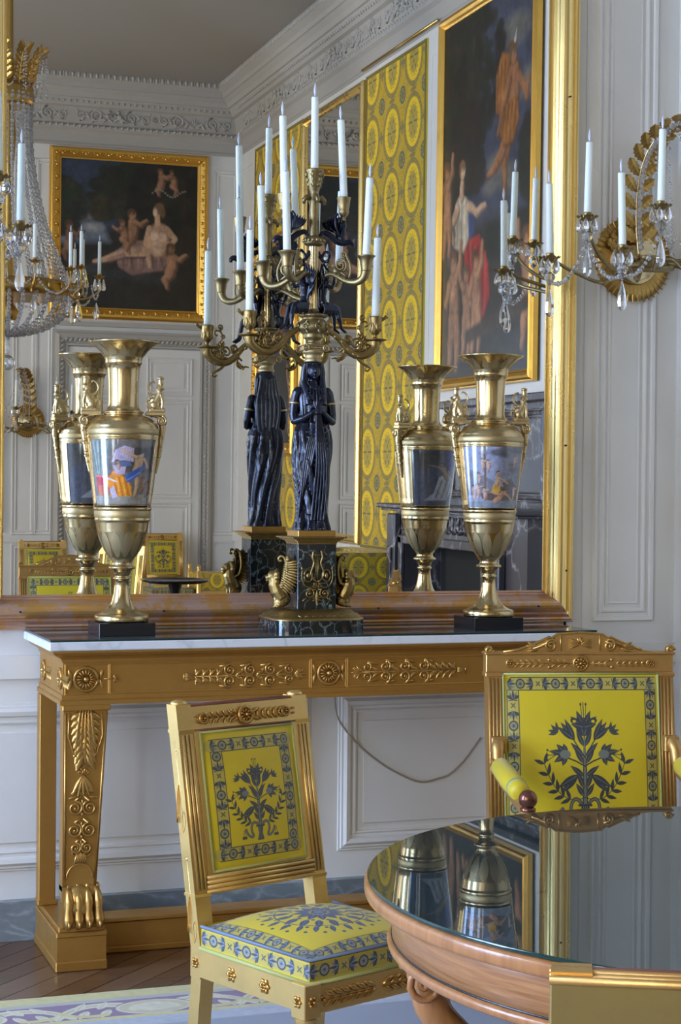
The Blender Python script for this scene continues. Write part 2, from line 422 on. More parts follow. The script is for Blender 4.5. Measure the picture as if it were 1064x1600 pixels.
def picture_mat(name, im, rough=.3, coat=.3, weave=0, sheen=0, rep=None):
    m = mat(name, (.5, .5, .5), rough, 0, Coat_Weight=coat, Coat_Roughness=.12, Sheen_Weight=sheen)
    t = nd(m, 'ShaderNodeTexImage'); t.image = im; t.interpolation = 'Linear'
    tc = nd(m, 'ShaderNodeTexCoord'); mp = nd(m, 'ShaderNodeMapping'); lk(m, tc.outputs['UV'], mp.inputs[0]); lk(m, mp.outputs[0], t.inputs[0])
    if rep: mp.inputs['Scale'].default_value = (rep[0], rep[1], 1)
    lk(m, t.outputs[0], bsdf(m).inputs['Base Color'])
    if weave: bump(m, noise(m, coords(m, (1, 1, 1), kind='Object'), weave, 3), .12, .0006)
    return m

YEL = (.61, .455, .010); YEL2 = (.50, .36, .012); SL = (.060, .072, .085); SLB = (.15, .19, .26); GR = (.20, .20, .13)
def bouquet(c, cx, cy, S, dark=SL, mid=SLB, xs=.8):
    """lily bouquet, total height about S (fractions of width)"""
    def m2(fn):
        fn(1); fn(-1)
    P = lambda x, y: (cx+x*S*xs, cy+y*S)
    for k in range(7):
        c.line([P((k-3)*.010, -.44), P((k-3)*.006, -.05), P(0, .25)], .008*S, dark)
    c.line([P(0, -.42), P(0, .2)], .03*S, mid, .012*S)
    def side(d):
        A = lambda a: a if d > 0 else pi-a
        L = lambda x, y, l, w, a, mm=mid: c.leaf(*P(d*x, y), l*S, w*S, A(a), dark, 1, mm)
        for y, l, a in ((-.2, .17, 1.15), (-.10, .15, .6), (.0, .16, 1.0), (.06, .16, .75), (.14, .15, 1.15), (.22, .13, 1.0), (-.26, .13, .95)):
            L(.012, y, l, .045, a)
        # lilies at the sides, buds
        c.line([P(0, -.02), P(d*.1, .02), P(d*.24, .06)], .012*S, dark)
        for a, l in ((.2, .15), (.75, .12), (-.5, .13), (1.3, .09), (-1.2, .10)): L(.21, .075, l, .05, a)
        c.ell(*P(d*.22, .075), .05*S, .035*S, mid)
        for k, a in enumerate((.1, .35, -.15)): c.line([P(d*.33, .07), P(d*(.42), .07+.04*(k-1))], .006*S, dark); c.ell(*P(d*.425, .07+.04*(k-1)), .009*S, .009*S, dark)
        for a in (.85, 1.1, .6): L(.11, .19, .19, .05, a)
        c.line([P(0, .05), P(d*.13, .2)], .010*S, dark)
        for a in (.2, .8, 1.4, -.2): L(.30, .25, .09, .028, a)
        for a in (-.75, -.5): L(.08, -.09, .21, .06, a)
        # laurel sprays
        q = bez((0, -.27), (.22, -.33), (.36, -.22), (.46, .0), 14)
        c.line([P(d*x, y) for x, y in q], .007*S, dark)
        for k in range(4, 15, 2):
            x, y = q[min(k, 14)]; t = k/14; a0 = .1+1.0*t; L(x, y, .10, .032, a0+.75, None); L(x, y, .10, .032, a0-.75, None)
        # ribbon
        rb = bez((.05, -.31), (.14, -.22), (.20, -.36), (.14, -.42), 10)+bez((.14, -.42), (.10, -.48), (.24, -.46), (.26, -.36), 8)
        c.line([P(d*x, y) for x, y in rb], .030*S, dark); c.line([P(d*x, y) for x, y in rb], .014*S, mid)
        for x in (.27, .31): c.line([P(d*.29, -.36), P(d*x, -.44)], .006*S, dark); c.ell(*P(d*x, -.455), .019*S, .019*S, dark)
    m2(side)
    # top lily
    for a, l in ((pi/2, .16), (pi/2+.35, .18), (pi/2-.35, .18)): c.leaf(*P(0, .22), l*S, .06*S, a, dark, 1, mid)
    for d in (1, -1):
        for a_, l_ in ((.45, .15), (.95, .15), (1.35, .12)): c.leaf(*P(0, .29), l_*S, .05*S, pi/2-d*a_, dark, 1, mid)
        c.ell(*P(d*.115, .345), .030*S, .024*S, dark); c.ell(*P(d*.108, .338), .016*S, .012*S, YEL)
        c.line([P(d*.02, .38), P(d*.03, .47)], .006*S, dark); c.ell(*P(d*.03, .475), .009*S, .012*S, dark)
    c.line([P(0, .38), P(0, .49)], .007*S, dark)
    # vase of stems
    c.poly([P(-.05, -.33), P(.05, -.33), P(.035, -.42), P(.06, -.5), P(-.06, -.5), P(-.035, -.42)], dark)
    for k in (-1, 0, 1): c.line([P(k*.022, -.34), P(k*.03, -.49)], .008*S, mid)
    c.line([P(-.07, -.33), P(.07, -.33)], .018*S, dark)
def band(c, p0, p1, w, dark=SL, mid=SLB, edge=True, n=None, bg=GR):
    """border band of lotus, rosette and scroll motifs between two points"""
    dx, dy = p1[0]-p0[0], p1[1]-p0[1]; L = sqrt(dx*dx+dy*dy); ux, uy = dx/L, dy/L; vx, vy = -uy, ux; a = atan2(uy, ux)
    n = n or max(3, int(round(L/(w*.80))))
    c.line([p0, p1], w, bg, al=.42)
    for sgn in (-1, 1):
        if edge: c.line([(p0[0]+sgn*vx*w*.5, p0[1]+sgn*vy*w*.5), (p1[0]+sgn*vx*w*.5, p1[1]+sgn*vy*w*.5)], w*.07, dark)
    for k in range(n):
        t = (k+.5)/n*L; x, y = p0[0]+ux*t, p0[1]+uy*t; q = w*.43
        if k % 4 == 1:
            c.ell(x, y, q*.8, q*.8, dark, ring=.35); 
            for j in range(8): c.leaf(x, y, q*.75, q*.3, j*pi/4, mid)
            c.ell(x, y, q*.2, q*.2, dark)
        elif k % 4 == 3:
            for j in range(4): c.leaf(x, y, q*.7, q*.22, pi/4+j*pi/2+a, dark)
            for s_ in (-1, 1): c.line([(x+ux*q*1.0, y+uy*q), (x+ux*q*.9+vx*s_*q*.8, y+uy*q*.9+vy*s_*q*.8)], q*.16, dark)
        else:
            f = 1 if k % 4 == 0 else -1
            for j, aa in enumerate((-1.0, -.5, 0, .5, 1.0)): c.leaf(x-ux*q*.8*f, y-uy*q*.8*f, q*(1.9-.35*abs(aa)), q*.42, a+(0 if f > 0 else pi)+aa, dark if j % 2 == 0 else mid)
            for s_ in (-1, 1): c.ell(x-ux*q*.3*f+vx*s_*q*.7, y-uy*q*.3*f+vy*s_*q*.7, q*.28, q*.28, dark, ring=.5)
def chair_panel(name, W, H, bw, inset, bq, dark, mid):
    c = Canvas(W, H, YEL); a = H/W; c.clouds(.10, 3, 5)
    i = inset+bw/2
    band(c, (i-bw/2, a-i), (1-i+bw/2, a-i), bw, dark, mid); band(c, (i-bw/2, i), (1-i+bw/2, i), bw, dark, mid)
    band(c, (i, i+bw/2), (i, a-i-bw/2), bw, dark, mid); band(c, (1-i, a-i-bw/2), (1-i, i+bw/2), bw, dark, mid)
    bouquet(c, .5, a*bq[0], bq[1], dark, mid)
    return c.image(name)
DK2 = (.035, .040, .045); MD2 = (.16, .165, .13)
M_['side_back'] = picture_mat('yellow_silk_bouquet', chair_panel('silk_side', 360, 440, .11, .075, (.48, .74), (.050, .056, .058), (.17, .185, .17)), .5, 0, 900, .15)
M_['arm_back'] = picture_mat('yellow_silk_large_bouquet', chair_panel('silk_arm', 560, 520, .072, .02, (.455, .70), DK2, MD2), .5, 0, 900, .15)
def seat_img():
    c = Canvas(420, 420, YEL); band(c, (.02, .05), (.98, .05), .075, (.04, .06, .1), (.14, .19, .28)); band(c, (.05, .02), (.05, .98), .075, (.04, .06, .1), (.14, .19, .28))
    band(c, (.95, .02), (.95, .98), .075, (.04, .06, .1), (.14, .19, .28)); band(c, (.02, .95), (.98, .95), .075, (.04, .06, .1), (.14, .19, .28))
    dk, md = (.03, .05, .11), (.12, .17, .30)
    for ring_, n, r0, L, w in ((0, 12, .05, .12, .055), (1, 16, .17, .12, .05), (2, 20, .27, .09, .035)):
        for k in range(n):
            a = 2*pi*k/n+ring_*.1; c.leaf(.5+r0*cos(a), .52+r0*sin(a), L, w, a, dk, 1, md)
            c.ell(.5+(r0+L)*cos(a+.15), .52+(r0+L)*sin(a+.15), .012, .012, dk)
    c.ell(.5, .52, .05, .05, dk); c.ell(.5, .52, .03, .03, md); c.ell(.5, .52, .265, .265, dk, ring=.03); return c.image('silk_seat')
M_['seat_top'] = picture_mat('yellow_silk_seat', seat_img(), .5, 0, 900, .15)
def strip_img():
    c = Canvas(640, 96, YEL); a = 96/640
    c.line([(0, a*.93), (1, a*.93)], .012, SLB); c.line([(0, a*.88), (1, a*.88)], .004, (.04, .05, .09))
    c.line([(0, a*.10), (1, a*.10)], .010, (.08, .10, .06)); band(c, (0, a*.5), (1, a*.5), a*.62, (.045, .06, .09), (.19, .23, .30), edge=False, n=14); return c.image('silk_strip')
M_['seat_side'] = picture_mat('yellow_silk_border', strip_img(), .5, 0, 900, .15)
M_['yellow'] = mat('plain_yellow_silk', YEL, .5, 0, Sheen_Weight=.15)
M_['gimp'] = mat('yellow_green_braid', (.42, .42, .14), .6)
M_['welt'] = mat('grey_blue_piping', (.17, .22, .33), .6)
def damask():
    W = 200; H = 200; c = Canvas(W, H, (.58, .37, .010)); d = (.20, .165, .075); g = (.13, .15, .12); y = (.88, .58, .010)
    def at(x, y_, f):
        for ox in (-1, 0, 1):
            for oy in (-1, 0, 1): f(x+ox, y_+oy)
    rng = np.random.RandomState(4)
    for k in range(150):
        x, yy = rng.rand(2); L = .05+.04*rng.rand(); a = rng.choice([0, 1, 2, 3])*pi/2+rng.choice([-.6, 0, .6]); at(x, yy, lambda X, Y: c.leaf(X, Y, L, .022, a, d, .55))
    def oval(X, Y):
        c.ell(X, Y, .415, .45, d); c.ell(X, Y, .39, .425, (.46, .32, .03)); c.ell(X, Y, .37, .405, d, ring=.03)
        for q in range(26): a = 2*pi*q/26; c.leaf(X+.35*cos(a), Y+.385*sin(a), .05, .022, a+1.1, (.14, .12, .06))
        c.ell(X, Y, .325, .37, y)
        c.ell(X, Y, .20, .265, d, al=.6)
        for n, r0, L in ((8, .03, .09), (12, .10, .085)):
            for q in range(n):
                a = 2*pi*q/n; c.leaf(X+r0*cos(a), Y+r0*1.5*sin(a), L, .034, a, (.42, .32, .03) if q % 2 else (.12, .11, .06))
        for q in range(18):
            a = 2*pi*q/18; c.ell(X+.225*cos(a), Y+.295*sin(a), .014, .014, d)
    for q in (0,): at(.5, .5, oval)
    def octo(X, Y):
        c.ell(X, Y, .12, .12, (.44, .33, .02)); c.ell(X, Y, .12, .12, (.10, .125, .12), ring=.32); c.ell(X, Y, .055, .055, d)
        for q in range(8):
            a = q*pi/4; c.leaf(X+.03*cos(a), Y+.03*sin(a), .07, .03, a, (.10, .11, .08))
    at(0, 0, octo)
    def spr(X, Y):
        for q in range(4): c.leaf(X, Y, .13, .06, q*pi/2, d, 1, (.4, .3, .03))
    at(0, .5, spr); at(.5, 0, spr)
    return c.image('oval_medallion_silk')
DAM = damask()
M_['silk_wall'] = picture_mat('medallion_silk_hanging', DAM, .55, 0, 0, .1)
M_['sofa_silk'] = picture_mat('medallion_silk_upholstery', DAM, .55, 0, 0, .1, rep=(5, 5))

SK, SKD, SKL = (.30, .150, .078), (.13, .055, .027), (.46, .28, .165)
def fig(c, P, sk=SK, S=1.0, hair=(.10, .045, .02)):
    """small painted nude lit from the upper left: P = limbs (a, b, width a, width b) and head (x, y, r)"""
    dk = tuple(x*.42 for x in sk); lt = tuple(min(1, x*1.25) for x in sk)
    for a, b, w0, w1 in P['limbs']:
        w0 *= S*1.15; w1 *= S*1.15; mx, my = (a[0]+b[0])/2, (a[1]+b[1])/2; nx, ny = -(b[1]-a[1]), b[0]-a[0]
        q = [a, (mx+nx*.06, my+ny*.06), b]
        c.line([(x+.012*S, y-.008*S) for x, y in q], w0*1.05, dk, w1*1.05, al=.8, soft=.012)
        c.line(q, w0*.9, sk, w1*.9, al=.9, soft=.010)
        c.line([(x-.10*w0, y+.12*w0) for x, y in q], w0*.40, lt, w1*.35, al=.55, soft=.014)
    h = P['head']; r = h[2]*.8; c.ell(h[0]+.004, h[1]-.004, r*.86, r*1.02, dk, soft=.3, al=.8); c.ell(h[0], h[1], r*.76, r*.95, sk, soft=.25)
    c.ell(h[0]-r*.1, h[1]+r*.45, r*.95, r*.65, hair, soft=.35, al=.95); c.ell(h[0]-r*.7, h[1]+r*.0, r*.35, r*.7, hair, soft=.4, al=.7)
    c.ell(h[0]-r*.1, h[1]-r*.15, r*.40, r*.50, lt, soft=.5, al=.5)
def folds(c, poly, n, a, b, col, dk, lt, w=.016):
    """drapery: polygon with soft light and dark folds running from edge a to edge b"""
    c.poly([(x+.008, y-.010) for x, y in poly], dk, al=.8, soft=.014); c.poly(poly, col, soft=.012)
    for k in range(n):
        t = (k+.5)/n; p = (a[0][0]+(a[1][0]-a[0][0])*t, a[0][1]+(a[1][1]-a[0][1])*t); q = (b[0][0]+(b[1][0]-b[0][0])*t, b[0][1]+(b[1][1]-b[0][1])*t)
        m_ = ((p[0]+q[0])/2+.012*sin(k*2.1), (p[1]+q[1])/2+.012*cos(k*1.7)); c.line([p, m_, q], w, lt if k % 2 else dk, w*.4, al=.6, soft=.010)
def tree(c, x, y, rx, ry, col, n=90, seed=3):
    r = np.random.RandomState(seed)
    for k in range(n):
        a, q = r.rand()*2*pi, sqrt(r.rand()); s_ = .02+.035*r.rand()
        c.ell(x+q*rx*cos(a), y+q*ry*sin(a), s_, s_*.7, tuple(v*(.7+.7*r.rand()) for v in col), soft=.5, al=.8)
def landscape():
    c = Canvas(460, 424, (.018, .016, .012)); a = 424/460
    c.poly([(0, .45), (.42, .5), (.45, a), (0, a)], (.030, .040, .070), soft=.06); c.poly([(0, .40), (.36, .42), (.3, .52), (0, .5)], (.16, .19, .24), soft=.05)
    c.ell(.16, .56, .10, .025, (.20, .20, .20), soft=.8, al=.7); c.ell(.24, .50, .07, .03, (.30, .30, .28), soft=.9, al=.7)
    tree(c, .05, .62, .12, .17, (.018, .022, .012), 90, 1); tree(c, .42, .72, .20, .15, (.016, .018, .010), 160, 2); tree(c, .78, .72, .26, .24, (.010, .010, .007), 160, 5); tree(c, .33, .62, .10, .06, (.03, .026, .012), 60, 9)
    c.line([(.47, .2), (.5, .75)], .05, (.014, .011, .008), .03); c.line([(.9, .15), (.88, .8)], .06, (.02, .013, .009), .04)
    c.poly([(.0, .0), (1, 0), (1, .22), (.6, .28), (.2, .25), (0, .33)], (.020, .017, .011), soft=.05)
    c.line([(.2, .25), (.5, .21), (.8, .2)], .05, (.028, .033, .036), soft=.04)
    # reclining figure in a rose drapery, generic
    RO, ROD, ROL = (.20, .115, .095), (.08, .040, .035), (.33, .21, .18)
    folds(c, [(.40, .36), (.50, .43), (.64, .44), (.72, .40), (.78, .33), (.74, .26), (.60, .24), (.52, .22), (.42, .27)], 9, ((.44, .37), (.74, .40)), ((.44, .25), (.76, .28)), RO, ROD, ROL, .022)
    c.line([(.60, .36), (.46, .345), (.30, .29), (.24, .285)], .075, ROD, .022, al=.8, soft=.012); c.line([(.60, .37), (.46, .355), (.31, .305), (.25, .295)], .062, SKL, .018, soft=.010)
    c.line([(.58, .395), (.44, .375), (.36, .34)], .02, ROL, .01, al=.6, soft=.01); c.line([(.46, .34), (.36, .31)], .03, RO, .03, al=.7, soft=.01)
    c.poly([(.62, .36), (.625, .46), (.64, .52), (.69, .555), (.76, .54), (.79, .47), (.785, .40), (.76, .345), (.70, .33)], tuple(x*.5 for x in SKL), al=.85, soft=.012)
    c.poly([(.625, .37), (.635, .46), (.65, .51), (.69, .54), (.745, .53), (.77, .47), (.765, .40), (.74, .35), (.69, .34)], SKL, soft=.012)
    c.ell(.675, .47, .030, .030, (.72, .50, .36), soft=.5, al=.7); c.ell(.735, .46, .028, .030, (.70, .47, .33), soft=.5, al=.6); c.ell(.70, .40, .035, .04, (.66, .44, .30), soft=.6, al=.6)
    c.line([(.64, .51), (.615, .42), (.635, .34), (.645, .28)], .042, SKL, .022, soft=.010); c.line([(.765, .51), (.825, .455), (.80, .42), (.72, .425)], .042, SKL, .020, soft=.010); c.line([(.70, .53), (.695, .59)], .038, SKL, .034, soft=.010)
    c.ell(.692, .615, .028, .036, SKL, soft=.25); c.ell(.71, .635, .036, .036, (.16, .085, .035), soft=.35); c.ell(.735, .61, .02, .03, (.16, .085, .035), soft=.5, al=.8); c.ell(.682, .612, .014, .022, (.70, .48, .35), soft=.4, al=.7)
    for x, y, s_, d in ((.52, .54, 1, 1), (.80, .34, 1.05, 1), (.72, .83, .62, 1), (.80, .83, .58, -1), (.45, .50, .7, -1), (.08, .46, .9, 1)):
        fig(c, dict(limbs=[((x, y), (x-.015*s_*d, y-.09*s_), .060*s_, .062*s_), ((x+.01*d, y+.005), (x+.055*d*s_, y-.01*s_), .028*s_, .022*s_), ((x+.055*d*s_, y-.01*s_), (x+.10*d*s_, y+.02*s_), .022*s_, .015*s_), ((x-.01*s_, y-.09*s_), (x-.05*s_*d, y-.13*s_), .046*s_, .034*s_), ((x-.05*s_*d, y-.13*s_), (x-.03*s_*d, y-.18*s_), .032*s_, .018*s_)], head=(x-.004, y+.052*s_, .040*s_)), SK if x > .2 else (.20, .10, .06))
    for k in range(14): c.ell(.66+.018*k, .73+.02*sin(k*.6), .007, .006, (.30, .29, .26), soft=.6, al=.6)
    c.blur(2); c.clouds(.55, 8, 16); c.clouds(.3, 18, 50); return c.image('landscape_painting')
def allegory():
    c = Canvas(420, 620, (.022, .019, .014)); a = 620/420
    c.poly([(.35, .62), (.99, .60), (.99, a), (.50, a)], (.040, .046, .070), soft=.09)
    for x, y, r in ((.80, 1.30, .13), (.92, 1.08, .12), (.62, .82, .10), (.75, .75, .12), (.55, .74, .07)): c.ell(x, y, r, r*.45, (.15, .135, .10), soft=.8, al=.7)
    tree(c, .30, 1.22, .40, .30, (.012, .013, .009), 220, 3); tree(c, .95, .80, .08, .17, (.012, .014, .010), 70, 4); tree(c, .30, .92, .2, .2, (.014, .011, .008), 120, 6)
    c.poly([(.5, .6), (1, .62), (1, .45), (.5, .45)], (.012, .014, .010), soft=.03)
    # flying figure in an orange drapery
    OR, ORD, ORL = (.22, .078, .016), (.085, .028, .008), (.36, .14, .03)
    folds(c, [(.60, 1.16), (.66, 1.24), (.74, 1.22), (.72, 1.05), (.66, .99), (.60, 1.02)], 6, ((.61, 1.18), (.72, 1.20)), ((.61, 1.02), (.71, 1.04)), OR, ORD, ORL)
    fig(c, dict(limbs=[((.78, 1.13), (.76, .99), .105, .085), ((.83, 1.12), (.91, 1.03), .042, .030), ((.91, 1.03), (.93, 1.10), .030, .018), ((.73, 1.12), (.66, 1.02), .040, .028), ((.66, 1.02), (.62, .93), .026, .014), ((.73, .94), (.69, .82), .075, .048), ((.69, .82), (.70, .72), .046, .028), ((.70, .72), (.68, .62), .032, .016), ((.70, .90), (.61, .82), .060, .042), ((.61, .82), (.52, .79), .036, .018)], head=(.775, 1.205, .046)), (.26, .105, .042), hair=(.10, .055, .025))
    folds(c, [(.68, 1.03), (.82, 1.05), (.84, .96), (.78, .88), (.68, .88), (.64, .94)], 7, ((.69, 1.02), (.82, 1.03)), ((.66, .90), (.80, .90)), OR, ORD, ORL); c.ell(.765, 1.245, .05, .018, (.10, .05, .02), soft=.3); c.line([(.79, 1.26), (.805, 1.30)], .02, (.35, .32, .26), .006, soft=.005)
    # seated figure, ivory bodice and red skirt, with children
    folds(c, [(.27, .56), (.44, .57), (.54, .45), (.56, .32), (.50, .24), (.40, .26), (.28, .42)], 8, ((.30, .55), (.52, .48)), ((.34, .34), (.52, .26)), (.27, .020, .016), (.10, .008, .008), (.44, .05, .035), .03)
    folds(c, [(.16, .72), (.22, .76), (.30, .73), (.33, .58), (.26, .52), (.15, .55)], 5, ((.18, .73), (.30, .73)), ((.18, .55), (.31, .56)), (.46, .37, .25), (.20, .15, .10), (.62, .54, .42)); c.poly([(.31, .74), (.38, .70), (.38, .58), (.32, .56)], (.025, .05, .13), soft=.02); c.line([(.14, .60), (.10, .50), (.18, .46)], .05, (.03, .06, .12), soft=.02)
    fig(c, dict(limbs=[((.31, .70), (.40, .66), .040, .028), ((.40, .66), (.50, .68), .026, .018), ((.18, .70), (.10, .64), .046, .036), ((.10, .64), (.14, .57), .034, .022), ((.23, .75), (.235, .80), .038, .034)], head=(.24, .85, .048)), SKL, hair=(.14, .065, .025))
    for x, y, s_, d in ((.14, .40, 1.5, 1), (.29, .36, 1.15, -1), (.40, .40, 1.25, 1), (.05, .80, 1.2, 1), (.93, .42, 1.4, -1)):
        fig(c, dict(limbs=[((x, y), (x+.012*s_, y-.09*s_), .066*s_, .064*s_), ((x+.02*d*s_, y+.01*s_), (x+.055*s_*d, y+.05*s_), .030*s_, .024*s_), ((x+.055*s_*d, y+.05*s_), (x+.06*s_*d, y+.11*s_), .022*s_, .015*s_), ((x-.03*d*s_, y), (x-.055*s_*d, y-.05*s_), .028*s_, .020*s_), ((x-.005*s_, y-.10*s_), (x-.015*s_, y-.165*s_), .048*s_, .034*s_), ((x-.015*s_, y-.165*s_), (x-.025*s_, y-.23*s_), .034*s_, .018*s_), ((x+.025*s_, y-.10*s_), (x+.035*s_, y-.165*s_), .046*s_, .034*s_), ((x+.035*s_, y-.165*s_), (x+.03*s_, y-.23*s_), .032*s_, .018*s_)], head=(x+.005, y+.058*s_, .040*s_)), SK if x < .9 and y < .7 else (.30, .14, .07))
    c.poly([(.3, .20), (1, .30), (1, .24), (.3, .14)], (.045, .030, .018), soft=.02)
    c.blur(2); c.clouds(.55, 5, 14); c.clouds(.3, 15, 50); return c.image('allegory_painting')
def vase_scene(kind):
    c = Canvas(300, 300, (.16, .14, .13))
    if kind == 0:      # studio scene: orange robe, blue cloth, winged old man
        c.poly([(0, 0), (0, 1), (.35, 1), (.28, .5), (.12, .5)], (.16, .19, .17), soft=.05)
        for k in range(8): c.line([(.02+.04*k, .97), (.10+.015*k, .45)], .012, (.30, .34, .30) if k % 2 else (.08, .10, .09), soft=.012)
        c.poly([(.35, .85), (1, .9), (1, .5), (.5, .5)], (.085, .070, .065), soft=.04)
        c.poly([(.0, .02), (1, .02), (1, .17), (0, .14)], (.28, .26, .22), soft=.015)
        c.poly([(.34, .65), (.40, .84), (.52, .90), (.64, .86), (.64, .66), (.50, .68)], (.46, .38, .47), soft=.01)
        for k in range(7): c.line([(.38+.035*k, .66), (.44+.03*k, .86)], .007, (.26, .20, .30), soft=.004)
        c.poly([(.06, .43), (.30, .43), (.28, .18), (.08, .18)], (.42, .03, .05), soft=.008); c.line([(.05, .44), (.31, .44)], .02, (.55, .16, .12)); c.poly([(.10, .30), (.26, .30), (.26, .14), (.10, .14)], (.5, .16, .06), al=.7, soft=.01)
        c.poly([(.25, .35), (.36, .52), (.45, .50), (.54, .40), (.62, .30), (.64, .14), (.30, .13), (.30, .24)], (.68, .24, .025), soft=.008)
        for k in range(6): c.line([(.36+.04*k, .42), (.42+.04*k, .15)], .013, (.85, .42, .06) if k % 2 else (.40, .11, .015), soft=.006)
        c.poly([(.36, .60), (.46, .62), (.54, .60), (.52, .47), (.40, .46)], (.48, .36, .46), soft=.008); c.poly([(.30, .24), (.36, .3), (.42, .13), (.34, .10)], (.50, .42, .52), soft=.008)
        c.line([(.20, .43), (.30, .40), (.40, .36)], .03, (.62, .56, .60), .02, soft=.006); c.poly([(.40, .66), (.60, .66), (.62, .60), (.46, .58)], (.10, .15, .28), soft=.01)
        fig(c, dict(limbs=[((.72, .70), (.68, .52), .12, .10), ((.68, .73), (.48, .85), .045, .026), ((.80, .70), (.86, .58), .045, .03), ((.70, .40), (.67, .14), .07, .035)], head=(.76, .76, .045)), (.52, .34, .20), hair=(.45, .42, .38))
        c.poly([(.70, .82), (.82, .88), (.90, .78), (.84, .70), (.80, .80), (.72, .76)], (.045, .055, .06), soft=.01)
        c.poly([(.52, .44), (.56, .34), (.66, .40), (.78, .52), (.84, .62), (.76, .60), (.60, .50)], (.05, .12, .38), soft=.008); c.line([(.56, .38), (.74, .50)], .014, (.22, .32, .6), soft=.006)
        fig(c, dict(limbs=[((.44, .62), (.43, .56), .03, .03)], head=(.42, .66, .036)), SKL, hair=(.09, .05, .03))
        for x, y in ((.82, .36), (.92, .30)): fig(c, dict(limbs=[((x, y), (x-.02, y-.10), .06, .06), ((x, y-.02), (x+.06, y+.05), .026, .018), ((x-.02, y-.1), (x-.07, y-.16), .035, .022)], head=(x-.01, y+.05, .03)), SK)
    elif kind == 1:    # maypole-like mast with cupids on a pale sky
        c.poly([(0, 0), (1, 0), (1, 1), (0, 1)], (.30, .33, .46)); c.poly([(.5, .45), (1, .3), (1, 1), (.55, 1)], (.20, .20, .24), soft=.2)
        for x, y, rx in ((.5, .9, .10), (.62, .95, .10), (.80, .62, .10), (.88, .95, .15), (.62, .86, .09), (.75, .70, .06)): c.ell(x, y, rx, rx*.5, (.08, .075, .08), soft=.8, al=.8)
        c.poly([(0, .35), (.10, .62), (.24, .58), (.5, .42), (.5, .2), (0, .2)], (.19, .19, .24), soft=.02); c.poly([(.5, .2), (.62, .42), (.76, .48), (.95, .30), (.98, .1), (.5, .1)], (.12, .095, .085), soft=.02)
        c.poly([(0, 0), (1, 0), (1, .13), (0, .10)], (.20, .23, .27), soft=.02)
        c.line([(.35, .22), (.33, 1)], .035, (.16, .12, .10)); c.poly([(.24, .88), (.33, .99), (.40, .86)], (.22, .22, .26), soft=.01); c.poly([(.26, .24), (.52, .24), (.48, .12), (.30, .12)], (.14, .085, .07), soft=.01)
        c.poly([(.44, .26), (.46, .38), (.56, .38), (.58, .28), (.52, .22)], (.58, .33, .06), soft=.008)
        fig(c, dict(limbs=[((.53, .48), (.50, .38), .06, .055), ((.56, .48), (.70, .40), .026, .018), ((.52, .47), (.62, .35), .026, .018), ((.52, .52), (.525, .55), .025, .02)], head=(.535, .58, .033)), SKL, hair=(.08, .035, .02))
        for x, y, s_ in ((.30, .75, .9), (.38, .73, .8), (.24, .52, .8), (.80, .80, .8), (.14, .30, 1.1), (.22, .33, 1), (.32, .28, .9), (.84, .30, 1)):
            fig(c, dict(limbs=[((x, y), (x+.01*s_, y-.09*s_), .050*s_, .05*s_), ((x, y), (x+.08*s_, y+.02*s_), .022*s_, .016*s_), ((x+.01*s_, y-.09*s_), (x-.01*s_, y-.17*s_), .03*s_, .018*s_)], head=(x, y+.045*s_, .030*s_)), (.55, .36, .28))
        fig(c, dict(limbs=[((.62, .24), (.50, .12), .08, .07), ((.66, .24), (.80, .13), .035, .02), ((.60, .22), (.42, .26), .035, .02)], head=(.66, .28, .035)), (.48, .27, .16))
    else:              # sombre blue scene for the far sides
        c.a[:] = (.10, .11, .15); c.poly([(0, .3), (0, 1), (.45, 1), (.40, .6)], (.09, .10, .30), soft=.08); c.poly([(.45, 1), (1, 1), (1, .55), (.6, .7)], (.09, .09, .09), soft=.1)
        c.poly([(.15, .45), (.40, .62), (.55, .5), (.60, .25), (.80, .1), (.35, .1), (.22, .25)], (.34, .36, .44), soft=.02)
        for k in range(6): c.line([(.25+.06*k, .45), (.34+.06*k, .15)], .016, (.48, .50, .56) if k % 2 else (.08, .09, .13), soft=.01)
        fig(c, dict(limbs=[((.46, .66), (.36, .50), .09, .08), ((.50, .66), (.70, .72), .03, .02), ((.36, .62), (.24, .55), .03, .02)], head=(.50, .74, .035)), (.30, .24, .22))
    c.blur(3); c.clouds(.30, kind+2, 22); c.clouds(.15, kind+9, 60); return c.image('porcelain_scene_%d' % kind)
M_['landscape'] = picture_mat('painted_landscape', landscape(), .45, .1)
M_['allegory'] = picture_mat('painted_allegory', allegory(), .45, .1)
M_['scene0'] = picture_mat('porcelain_studio_scene', vase_scene(0), .12, .8)
M_['scene1'] = picture_mat('porcelain_cupid_scene', vase_scene(1), .12, .8)
M_['scene2'] = picture_mat('porcelain_blue_scene', vase_scene(2), .12, .8)
